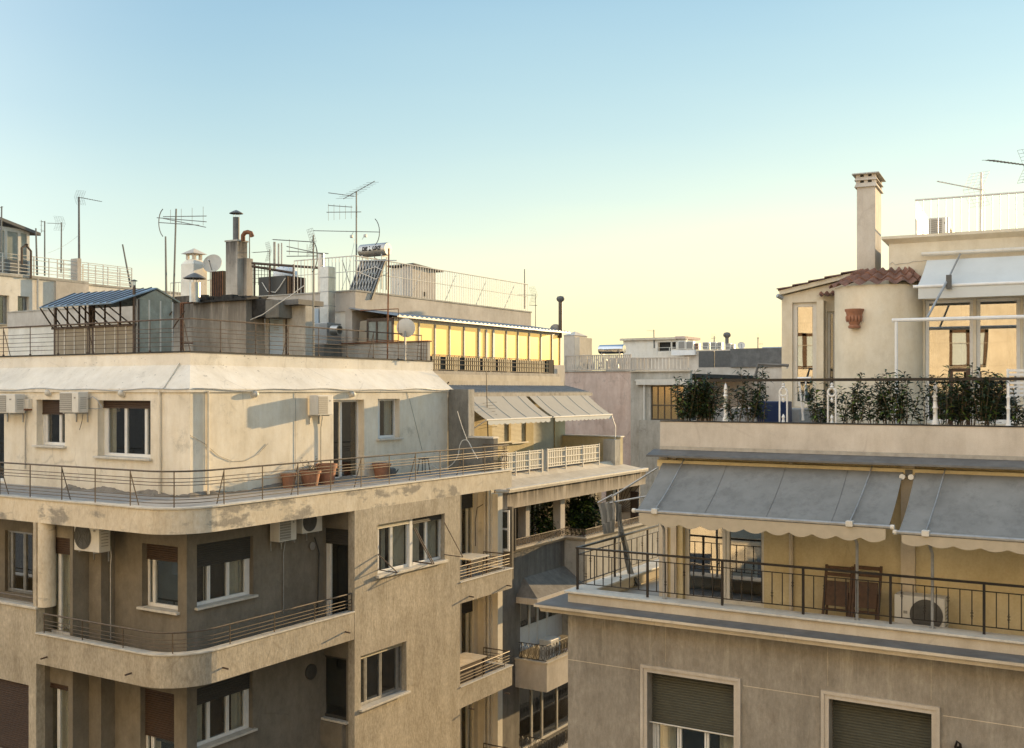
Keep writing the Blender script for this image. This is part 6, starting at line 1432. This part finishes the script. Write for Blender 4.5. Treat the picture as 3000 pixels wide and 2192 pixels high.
m.hexa([ga, gb, gb + bk_, ga + bk_, ga + dz, gb + dz, gb + bk_ + dz, ga + bk_ + dz]); m.build('wing_fascia', M['ccream'], C_)
def wingroof(u, v):
    p = ga + dz + (gb - ga) * v + bk_ * u + n_ * .06 + (gb - ga).normalized() * -.05; return p, Vector((-.2, 0, 1)).normalized()
tiles('tiled_roof', C_, wingroof, 16, 5, amp=.035, sub=6)
q0_ = FW.P(2394, 872, .3); q1_ = FW.P(2446, 868, .3)
def smallroof(u, v): p = q0_ + (q1_ - q0_) * u - n_ * .5 * v + Vector((0, 0, .18 * v)); return p, Vector((0, 0, 1))
tiles('tiled_roof', C_, smallroof, 3, 2, amp=.03)
MB().tube([FW.P(2277, 866, .2), FW.P(2292, 874, .1)], .05, 8).build('gutter_end', M['galv'], C_)
uu0, uu1 = FW.u(2394, .3), FW.u(2412, .3); MB().fb(FW, uu0, uu1, .0, .28, ZT_ - .2, q0_.z - .06).build('door_pier', M['ccream'], C_)
# penthouse chimney
fch = Fr((PF.p(0, -.9, 0).x, PF.p(0, -.9, 0).y), (.996, .089)); u0, u1 = fch.u(2510), fch.u(2564); z0_, z1_ = fch.z(2510, 850), fch.z(2537, 545)
dpt = 1.05; c_ = [fch.p(u0, 0, 0), fch.p(u1, 0, 0), fch.p(u1, -dpt, 0), fch.p(u0, -dpt, 0)]
t = thing('chimney', 'tall grey beige chimney with a two tier vented cap, above the tiled bay roof', 'chimney', ((c_[0].x + c_[2].x) / 2, (c_[0].y + c_[2].y) / 2, z0_))
MB().prism([(p.x, p.y) for p in c_], z0_, z1_).build('shaft', M['cpar'], t, bevel=.012)
def tier(g0_, g1_, za, zb, mat, name):
    def ringp(g, z): return [fch.p(u0 - g, g, z), fch.p(u1 + g, g, z), fch.p(u1 + g, -dpt - g, z), fch.p(u0 - g, -dpt - g, z)]
    m = MB(); m.hexa(ringp(g0_, za) + ringp(g1_, zb)); m.build(name, M[mat], t)
hcap = (fch.z(2537, 500) - z1_)
tier(.05, .01, z1_ - .02, z1_ + hcap * .22, 'cpar', 'cap_ring'); tier(.05, .01, z1_ + hcap * .38, z1_ + hcap * .60, 'cpar', 'cap_ring')
tier(-.08, -.08, z1_ + hcap * .2, z1_ + hcap * .85, 'acdark', 'flue_core')
for (a, b) in ((0, 0), (1, 0), (1, 1), (0, 1), (.5, 0), (.5, 1)):
    uu = u0 + (u1 - u0) * a + (.03 if a == 0 else -.03 if a == 1 else 0); nn_ = -dpt * b + (-.03 if b == 0 else .03)
    MB().fb(fch, uu - .045, uu + .045, nn_ - .04, nn_ + .04, z1_ + hcap * .2, z1_ + hcap * .8).build('cap_post', M['cpar'], t)
tier(.10, .09, z1_ + hcap * .76, z1_ + hcap * .83, 'concrete', 'cap_slab'); tier(.09, -.2, z1_ + hcap * .831, z1_ + hcap * 1.0, 'concrete', 'cap_top')
# wall urn
pu = bay(PI * .42); p = PF.P(2503, 962, bul + .0); r = .2; hgt = PF.z(2503, 906, bul) - p.z
t = thing('wall_planter', 'carved terracotta half urn hung on the rounded cream bay', 'planter', (p.x, p.y, p.z))
MB().lathe([(0, 0), (r * .62, 0), (r * .66, hgt * .1), (r * .5, hgt * .18), (r * .62, hgt * .3), (r * .8, hgt * .62), (r * .88, hgt * .82), (r * 1.0, hgt * .9), (r * 1.02, hgt), (r * .9, hgt), (0, hgt * .95)], 20).build('urn', M['terra'], t, True)
m = MB()
for k in range(7): a = PI + PI * (k + .5) / 7; m.lathe([(0, hgt * .3), (.025, hgt * .42), (.03, hgt * .6), (0, hgt * .72)], 8, (r * .78 * math.cos(a), r * .78 * math.sin(a), 0))
m.build('relief', M['terra'], t, True)
# terrace rail, ornamental posts and plants
ft = LF(5.62); zh = ft.z(2200, 1113); xh0 = ft.u(2080)
t = thing('terrace_handrail', 'black handrail running along the planted terrace parapet', 'railing', (xh0, 5.62, zpt))
MB().box(xh0, XE, 5.59, 5.65, zh - .035, zh + .02).build('handrail', M['black'], t)
def turned(label, px, h, cat='post', name='ornamental_post', rr=.05):
    x = ft.u(px); t = thing(name, label, cat, (x, 5.62, zpt + .02), 0, 'white ornamental posts under the black handrail')
    prof = [(.0, 0), (rr * 1.2, 0), (rr * 1.2, .06), (rr * .8, .09), (rr * .8, h * .35), (rr * 1.1, h * .38), (rr * .8, h * .42), (rr * .7, h * .6), (rr * 1.15, h * .64), (rr * .6, h * .7), (rr * .8, h * .8), (rr * .55, h * .9), (0, h)]
    MB().lathe(prof, 14).build('shaft', M['white'], t, True); MB().box(-.07, .07, -.07, .07, -.02, .001).build('foot', M['white'], t, True); return t
hp = zh - zpt - .06
turned('white turned post between the dense left terrace plants', 2126, hp)
turned('white turned post at the foot of the penthouse window', 2740, hp)
turned('thin white post beside the slatted white chair', 2954, hp * .98, rr=.035)
def ornate(label, px):
    x = ft.u(px); t = thing('ornamental_post', label, 'post', (x, 5.62, zpt + .02), 0, 'white ornamental posts under the black handrail'); w_ = .075; h = hp
    for s in (-1, 1): MB().tube([(s * w_, 0, 0), (s * w_, 0, h * .62), (s * w_ * 1.15, 0, h * .68)], .017, 8).build('leg', M['white'], t, True)
    m = MB(); m.tube([(w_ * math.cos(a), 0, h * .74 + w_ * 1.0 * math.sin(a)) for a in [PI * 2 * k / 16 for k in range(17)]], .02, 6, cap=False); m.build('roundel', M['white'], t, True)
    MB().lathe([(.0, h * .82), (.045, h * .86), (.02, h * .9), (.035, h * .93), (0, h * 1.0)], 10).build('finial', M['white'], t, True)
    MB().lathe([(.0, h * .48), (.02, h * .5), (.03, h * .56), (.012, h * .6), (.03, h * .66), (0, h * .68)], 10).build('pendant', M['white'], t, True)
    MB().lathe([(.035, 0), (.02, h * .08), (.035, h * .12), (.015, h * .18), (0, h * .2)], 10).build('base_knob', M['white'], t, True); return t
ornate('white openwork post with a round finial, right of the blue planter', 2295)
ornate('white openwork post half hidden by leaves, left of the rounded bay', 2437)
ft2 = LF(6.3); t = thing('folded_table', 'white folded table frame leaning on the terrace, before the glass door', 'table', ft2.P(2350, 1232))
MB().tube([ft2.P(2341, 1118), ft2.P(2354, 1232)], .022, 6).build('leg', M['white'], t); MB().tube([ft2.P(2361, 1118), ft2.P(2350, 1232)], .014, 6).build('leg', M['white'], t)
MB().tube([ft2.P(2337, 1109), ft2.P(2376, 1108)], .03, 6).build('top_edge', M['white'], t)
ft3 = LF(7.0); t = thing('stair_rail', 'short dark raised handrail behind the left terrace plants', 'railing', ft3.P(2215, 1113))
MB().tube([ft3.P(2209, 1118), ft3.P(2222, 1067), ft3.P(2310, 1071)], .035, 6).build('rail', M['flash'], t); MB().tube([ft3.P(2306, 1072), ft3.P(2306, 1080)], .02, 6).build('bracket', M['galv'], t)
m = MB(); u0, u1 = ft3.u(2216), ft3.u(2304); m.box(u0, u1, 7.0, 7.4, ZT_, ft3.z(2250, 1176)); tag(m.build('blue_planter', M['bluebox'], bevel=.02), 'blue planter box behind the openwork white post', 'planter')
m = MB(); m.box(ft3.u(2060), PF.p(PF.u(2410), 0, 0).x, 7.6, 9.7, ZT_, LF(7.6).z(2300, 1199)); m.build('deck_step', M['floor'], C_)
ftc = LF(6.4); u0 = ftc.u(2953); h0 = ftc.z(2953, 1081); t = thing('terrace_chair', 'white slatted chair at the right photo edge of the terrace', 'chair', (u0 + .3, 6.5, ZT_))
for a in (0, .62): MB().tube([(u0 + a, 6.4, ZT_), (u0 + a, 6.4, h0)], .025, 6).build('leg', M['white'], t)
for i in range(7): z = h0 - .03 - i * .075; MB().box(u0, u0 + .62, 6.385, 6.415, z - .022, z + .022).build('back_slat', M['white'], t)
MB().box(u0, u0 + .62, 5.95, 6.4, ZT_ + .42, ZT_ + .46).build('seat', M['white'], t)
ftd = LF(7.4); t = thing('chair', 'dark brown wooden chair frame among the terrace plants before the windows', 'chair', ftd.p(ftd.u(2810), 0, ZT_))
u0, u1, h0 = ftd.u(2785), ftd.u(2836), ftd.z(2785, 1079)
for u in (u0, u1): MB().box(u - .035, u + .035, 7.4, 7.46, ZT_, h0).build('leg', M['wood'], t)
for q in (.0, .5): MB().box(u0 + .036, u1 - .036, 7.405, 7.455, h0 - .07 - q, h0 - q).build('back_rail', M['wood'], t)
MB().box(u0, u1, 7.0, 7.39, ZT_ + .42, ZT_ + .47).build('seat', M['wood'], t)
pl = [(2012, 1105, 'dense oleander at the left end of the planted terrace', 24), (2050, 1090, 'tall dense oleander, second from the left end of the terrace', 24), (2085, 1110, 'oleander just left of the white turned post on the left', 16), (2158, 1125, 'low oleander just right of the left white turned post', 7),
      (2198, 1078, 'tall oleander whose top crosses the short dark raised handrail', 12), (2232, 1095, 'slim oleander before the blue planter', 5), (2395, 1120, 'small oleander left of the hidden openwork post', 6), (2412, 1150, 'thin oleander touching the hidden openwork post', 5),
      (2487, 1098, 'bushy oleander under the terracotta urn', 9), (2512, 1130, 'low oleander right of the one under the urn', 6), (2560, 1118, 'oleander in the middle of the rounded bay', 8), (2600, 1095, 'tall oleander before the right side of the rounded bay', 10), (2632, 1088, 'tallest oleander beside the white pipe post', 11), (2655, 1105, 'thin oleander between the rounded bay and the window', 5),
      (2712, 1140, 'slim oleander at the left window jamb', 4), (2768, 1078, 'dark oleander left of the brown chair frame', 10), (2810, 1110, 'dense oleander in front of the brown chair frame', 13), (2846, 1068, 'oleander with a tall drooping tip right of the brown chair frame', 8), (2880, 1092, 'oleander with pale crowded stems at its foot', 12), (2905, 1098, 'oleander left of the slatted white chair', 9), (2985, 1140, 'small oleander before the slatted white chair', 7)]
lens = [(2180, 1150, 9)]
for i, (px, py, lab, ns) in enumerate(pl):
    rg = random.Random(100 + i); f_ = LF(5.75 + .1 * (i % 3)); x = f_.u(px); y = f_.o.y; h = f_.z(px, py) - zpt
    t = thing('oleander', lab, 'plant', (x, y, zpt - .1), 0, 'oleanders along the terrace parapet'); st, lf, l2 = MB(), MB(), MB()
    for k in range(ns):
        a = rg.uniform(0, 2 * PI); sp_ = rg.uniform(.05, .34); hh = h * rg.uniform(.55, 1.04) if k else h * 1.04
        b = Vector((math.cos(a) * .05, math.sin(a) * .05, 0)); tp = Vector((math.cos(a) * sp_, math.sin(a) * sp_, hh + .1)); md = (b + tp) / 2 + Vector((rg.uniform(-.04, .04), rg.uniform(-.04, .04), 0))
        pts = [b, b + (md - b) * .6, md, md + (tp - md) * .6, tp]; st.tube(pts, [.008, .007, .006, .005, .003], 4, cap=False)
        nl = int(7 + hh * 10)
        for j in range(nl):
            s = .22 + .78 * j / nl; q = b * (1 - s) ** 2 + md * 2 * s * (1 - s) + tp * s * s if False else (pts[2] + (tp - pts[2]) * (s - .5) * 2 if s > .5 else b + (pts[2] - b) * s * 2)
            for c in range(2): leafq(lf if rg.random() < .86 else l2, q, rg, rg.uniform(.12, .22), .023, up=rg.uniform(.1, .9), droop=rg.uniform(.15, .6))
    st.build('stem', M['stem'], t, True); lf.build('foliage', M['leaf'], t, True); l2.build('young_foliage', M['leaf2'], t, True)

# ================================================================== the building behind the viewer, mirrored in the windows
K = thing('stone_clad_building', 'stone clad building behind the viewer, seen mirrored in the penthouse windows', 'building', (14, -18, 0))
class FB(Fr): pass
fk_ = Fr((0, -16.6), (-1, 0)); ops = [(-26 + 3.6 * i, -24.4 + 3.6 * i, z, z + 1.7) for i in range(14) for z in (13.4, 16.6, 19.8, 23.0, 26.2)]
m = MB(); m.wall(fk_, -38, 26, 0, 31, ops, t=.3); m.build('wall', M['stone'], K)
for z in [1 + 1.05 * i for i in range(28)]: MB().fb(fk_, -38, 26, .0, .004, z, z + .02).build('course_joint', M['cpar'], K)
for q in ops:
    if q[2] > 16:
        o = MB().fb(fk_, q[0], q[1], -.2, -.15, q[2], q[3]).build('window', M['bluedoor'], K); m = MB()
        for a, b, c, d in ((q[0], q[0] + .14, q[2], q[3]), (q[1] - .14, q[1], q[2], q[3]), ((q[0] + q[1]) / 2 - .08, (q[0] + q[1]) / 2 + .08, q[2], q[3]), (q[0], q[1], q[2], q[2] + .14), (q[0], q[1], q[3] - .14, q[3])): m.fb(fk_, a, b, -.149, -.1, c, d)
        m.build('window_frame', M['wood'], o)
# ================================================================== small things on the corner block's terrace and balconies
def tz(px, py, z=19.46): return GZ(px, py, z)
p = tz(1345, 1372); q = LF(p.y).P(1312, 1122)
t = thing('pole', 'black pole leaning against the dark party wall at the terrace end', 'pole', p); MB().tube([p, q], .025, 6).build('shaft', M['black'], t); MB().tube([q, q + Vector((.06, 0, .02))], .03, 6).build('hook', M['black'], t)
p = tz(1440, 1362); f_ = LF(p.y)
t = thing('tv_aerial', 'thin dark ladder like aerial standing before the beige awnings', 'aerial', p, 0, 'tv aerials on the roofs'); MB().tube([f_.P(1432, 1370), f_.P(1424, 1060)], [.022, .012], 6).build('mast', M['black'], t)
for i in range(9):
    y = 1180 + i * 9; MB().tube([f_.P(1392 + (i % 3) * 4, y + 6), f_.P(1427, y), f_.P(1456 - (i % 2) * 5, y - 2)], .006, 4).build('element', M['iron'], t)
def smooth(P_, k=4):
    out = []
    for i in range(len(P_) - 1):
        p0, p1, p2, p3 = P_[max(0, i - 1)], P_[i], P_[i + 1], P_[min(len(P_) - 1, i + 2)]
        for j in range(k): u = j / k; out.append(.5 * (2 * p1 + (p2 - p0) * u + (2 * p0 - 5 * p1 + 4 * p2 - p3) * u * u + (3 * p1 - p0 - 3 * p2 + p3) * u ** 3))
    return out + [P_[-1]]
t = thing('hose', 'white hose looped over the terrace railing at its right end', 'hose', tz(1330, 1380)); fh_ = LF(12.4)
MB().tube(smooth([fh_.P(1250, 1350), fh_.P(1262, 1362), fh_.P(1290, 1374), fh_.P(1318, 1366), fh_.P(1340, 1340), fh_.P(1346, 1310), fh_.P(1352, 1294), fh_.P(1362, 1289), fh_.P(1372, 1294), fh_.P(1388, 1325), fh_.P(1400, 1345)]), .014, 6).build('tube', M['whitemetal'], t)
MB().tube(smooth([fh_.P(1340, 1205), fh_.P(1352, 1245), fh_.P(1368, 1288)]), .010, 5).build('loose_end', M['whitemetal'], t)
pot('dark red tub at the right end of the terrace behind the railing', 1385, 1384, .30, .48, rim=False, mat='red')
p = tz(1240, 1388); t = thing('metal_stand', 'small dark metal stand on the terrace, between the lone pot and the white hose', 'stand', p)
for a, b in (((-.15, -.1, 0), (-.1, -.05, .45)), ((.15, -.1, 0), (.1, -.05, .45)), ((-.15, .15, 0), (-.1, .1, .45)), ((.15, .15, 0), (.1, .1, .45))): MB().tube([a, b], .014, 5).build('leg', M['iron'], t, True)
MB().box(-.13, .13, -.09, .13, .44, .465).build('top', M['iron'], t, True)
p = tz(1150, 1394); t = thing('watering_can', 'dark watering can beside the lone terracotta pot', 'watering can', p); MB().lathe([(0, 0), (.11, 0), (.10, .2), (.04, .24), (0, .24)], 14).build('body', M['flash'], t, True); MB().tube([(.09, 0, .05), (.22, 0, .2)], .018, 6).build('spout', M['flash'], t, True); MB().tube([(-.09, 0, .06), (-.18, 0, .14), (-.08, 0, .24)], .012, 6).build('handle', M['flash'], t, True)
# iron return railing past the slab end
m = MB(); f_ = LF(13.2)
for px in (1474, 1483): m.tube([f_.P(px, 1300), f_.P(px, 1372)], .014, 5)
for y in (1303, 1322, 1335, 1350, 1360): m.tube([f_.P(1445, y), f_.P(1489, y + 2)], .012, 5)
t = tag(m.build('iron_gate', M['iron']), 'short black iron guard at the far right end of the corner terrace', 'guard')
# loose cables on the sunlit wall
pts = [(557, 1275), (600, 1300), (640, 1335), (680, 1352), (720, 1350), (755, 1332), (785, 1300)]
MB().tube([RP.P(a, b, .015) for a, b in pts], .007, 5).build('cable', M['concrete'], A)
for px, y0_, y1_ in ((606, 1145, 1420), (866, 1150, 1380), (1195, 1150, 1320)): MB().tube([RP.P(px, y0_ + (y1_ - y0_) * i / 6, .012) if px < 1190 else RP.P(px + i * 7, y0_ + (y1_ - y0_) * i / 6, .012) for i in range(7)], .006, 4).build('cable', M['galv'], A)
MB().tube([LP.P(257, 1170, .12), LP.P(272, 1162, .1), LP.P(285, 1172, .06), LP.P(300, 1195, .02), LP.P(280, 1198, .06), LP.P(256, 1196, .1)], .012, 5).build('cable', M['galv'], A)
MB().tube([LP.P(243, 1212, .2), LP.P(240, 1235, .15), LP.P(233, 1260, .1)], .008, 5).build('cable', M['black'], A)
MB().tube([AR.P(1452, 1428, -.95), AR.P(1446, 1455, -.95), AR.P(1420, 1475, -1.2), AR.P(1398, 1488, -1.3), AR.P(1392, 1530, -1.3), AR.P(1393, 1600, -1.3)], .012, 5).build('cable', M['black'], A)
# loose pipe on the lower balcony recess
for px, fr in ((245, LF(.76)), (252, LF(.76))): MB().tube([fr.P(px, 1985, .06), fr.P(px, 2190, .06)], .02, 6).build('pipe', M['cream'], A)
r76 = LF(.76); MB().fb(r76, r76.u(247), r76.u(257), .001, .09, ZF, r76.z(250, 1618)).build('pipe_casing', M['cream'], A)
m = MB(); m.tube([rr.P(922, 1575, .1), rr.P(930, 1600, .08), rr.P(935, 1620, .06), rr.P(930, 1800, .05)], .016, 6); m.build('cable', M['darkshut'], A)
p = rr.P(914, 1600, .05); t = thing('satellite_plate', 'small round pale plate under the shaded round fan air conditioner', 'plate', p, PI / 2); b = MB().lathe([(0, 0), (.10, 0), (.10, .02), (0, .03)], 18); rot(b, PI / 2); b.build('plate', M['acgrey'], t, True)
# tables on the side balconies
for k, lab in ((0, 'pale table on the upper side balcony by the street corner'), (1, 'long pale table filling the lower side balcony')):
    z = ZS - 2.98 * k - .22; t = thing('table', lab, 'table', (-.6, 11.6 if k == 0 else 11.1, z), 0, 'tables on the side balconies'); L_, h = (.5, .72) if k == 0 else (.85, .70)
    MB().box(-.45, .35, -L_, L_, h - .04, h).build('top', M['cband' if k else 'acw'], t, True)
    for a in (-.4, .3):
        for b in (-L_ + .06, L_ - .06): MB().box(a - .02, a + .02, b - .02, b + .02, 0, h - .041).build('leg', M['wood'], t, True)
    if k: MB().box(-.4, .3, -L_ + .1, L_ - .1, .1, h - .08).build('cabinet', M['brown'], t, True)
# sagging wires across the roofs
for lab, a, b, sag in (('thin wire sagging from the tallest mast towards the square duct', LF(14).P(1040, 700), LF(13).P(1000, 850), .2), ('guy wire slanting from the tall dark far left mast', fD.P(230, 690, -.3), fD.P(140, 742, -.3), .1)):
    tag(MB().tube([a + (b - a) * (i / 8) - Vector((0, 0, sag * math.sin(PI * i / 8))) for i in range(9)], .007, 4).build('wire', M['galv']), lab, 'wire')
# clutter behind the pink building's fence
fx = LF(YP + .3)
t = thing('pipe_cluster', 'tangle of grey pipes behind the pink building\'s roof fence, under the solar tank', 'pipes', fx.P(1780, 1080)); rg = random.Random(2)
for i in range(9):
    a = 1690 + i * 16; MB().tube([fx.P(a, 1082), fx.P(a + rg.uniform(-4, 12), 1055), fx.P(a + rg.uniform(5, 22), 1045 + rg.uniform(-8, 14)), fx.P(a + rg.uniform(8, 26), 1080)], .028, 5).build('pipe', M['galv' if i % 3 else 'whitemetal'], t)
m = MB(); tag(MB().box(fP.u(1700), fP.u(1790), YP + 3, YP + 5, zp, fP.z(1750, 1044)).build('roof_screen', M['concrete']), 'low grey screen on the pink building\'s roof behind its fence', 'screen')
# tar stains and rubble line at the foot of the penthouse walls
rg = random.Random(11)
pth = [(LP.u(200), 2.648)] + [(LP.u(200) + (XP - LP.u(200)) * i / 60, 2.648) for i in range(1, 60)] + [(XP + .002, 2.648)] + [(XP + .002, 2.65 + .12 * i) for i in range(1, 56)]
m = MB(); vs = []
for i, (x, y) in enumerate(pth):
    w_ = .13 + .08 * math.sin(i * .37) * math.sin(i * .11 + 1) + rg.uniform(-.03, .03); h = .07 + .045 * math.sin(i * .29 + 2) + rg.uniform(-.015, .015); n = (0, -1) if i < 60 else (1, 0) if i > 60 else (.7, -.7)
    vs += [Vector((x, y, 19.461 + h)), Vector((x + n[0] * w_ * .5, y + n[1] * w_ * .5, 19.461 + h * .55)), Vector((x + n[0] * w_, y + n[1] * w_, 19.462))]
m.add(vs, [(i * 3 + j, i * 3 + j + 1, i * 3 + j + 4, i * 3 + j + 3) for i in range(len(pth) - 1) for j in range(2)]); m.build('mortar_fillet', M['grime'], A)

# shallow door bay at the left end of the recess, both floors
bb = LF(.34); b0, b1 = XB + .005, bb.u(213)
dq = [(bb.u(133), bb.u(205), ZF + .05, bb.z(133, 1570)), (bb.u(131), bb.u(200), 13.2, bb.z(131, 1995))]
m = MB(); m.wall(bb, b0, b1, 12, 19.03, dq, t=.2); m.quad((b1, .54, 12), (b1, .758, 12), (b1, .758, 19.03), (b1, .54, 19.03)); m.box(b1 - .1, LF(.76).u(296), .76, YR - .003, 12, 19.02); m.build('door_bay', M['recess'], A)
for k, q in enumerate(dq): window(A, bb, *q, rec=.05, cols=(0, .52, 1), shut=(.14, .04)[k], curtain=1, name='balcony_door', sill=None, deep=.2, panel=.2)
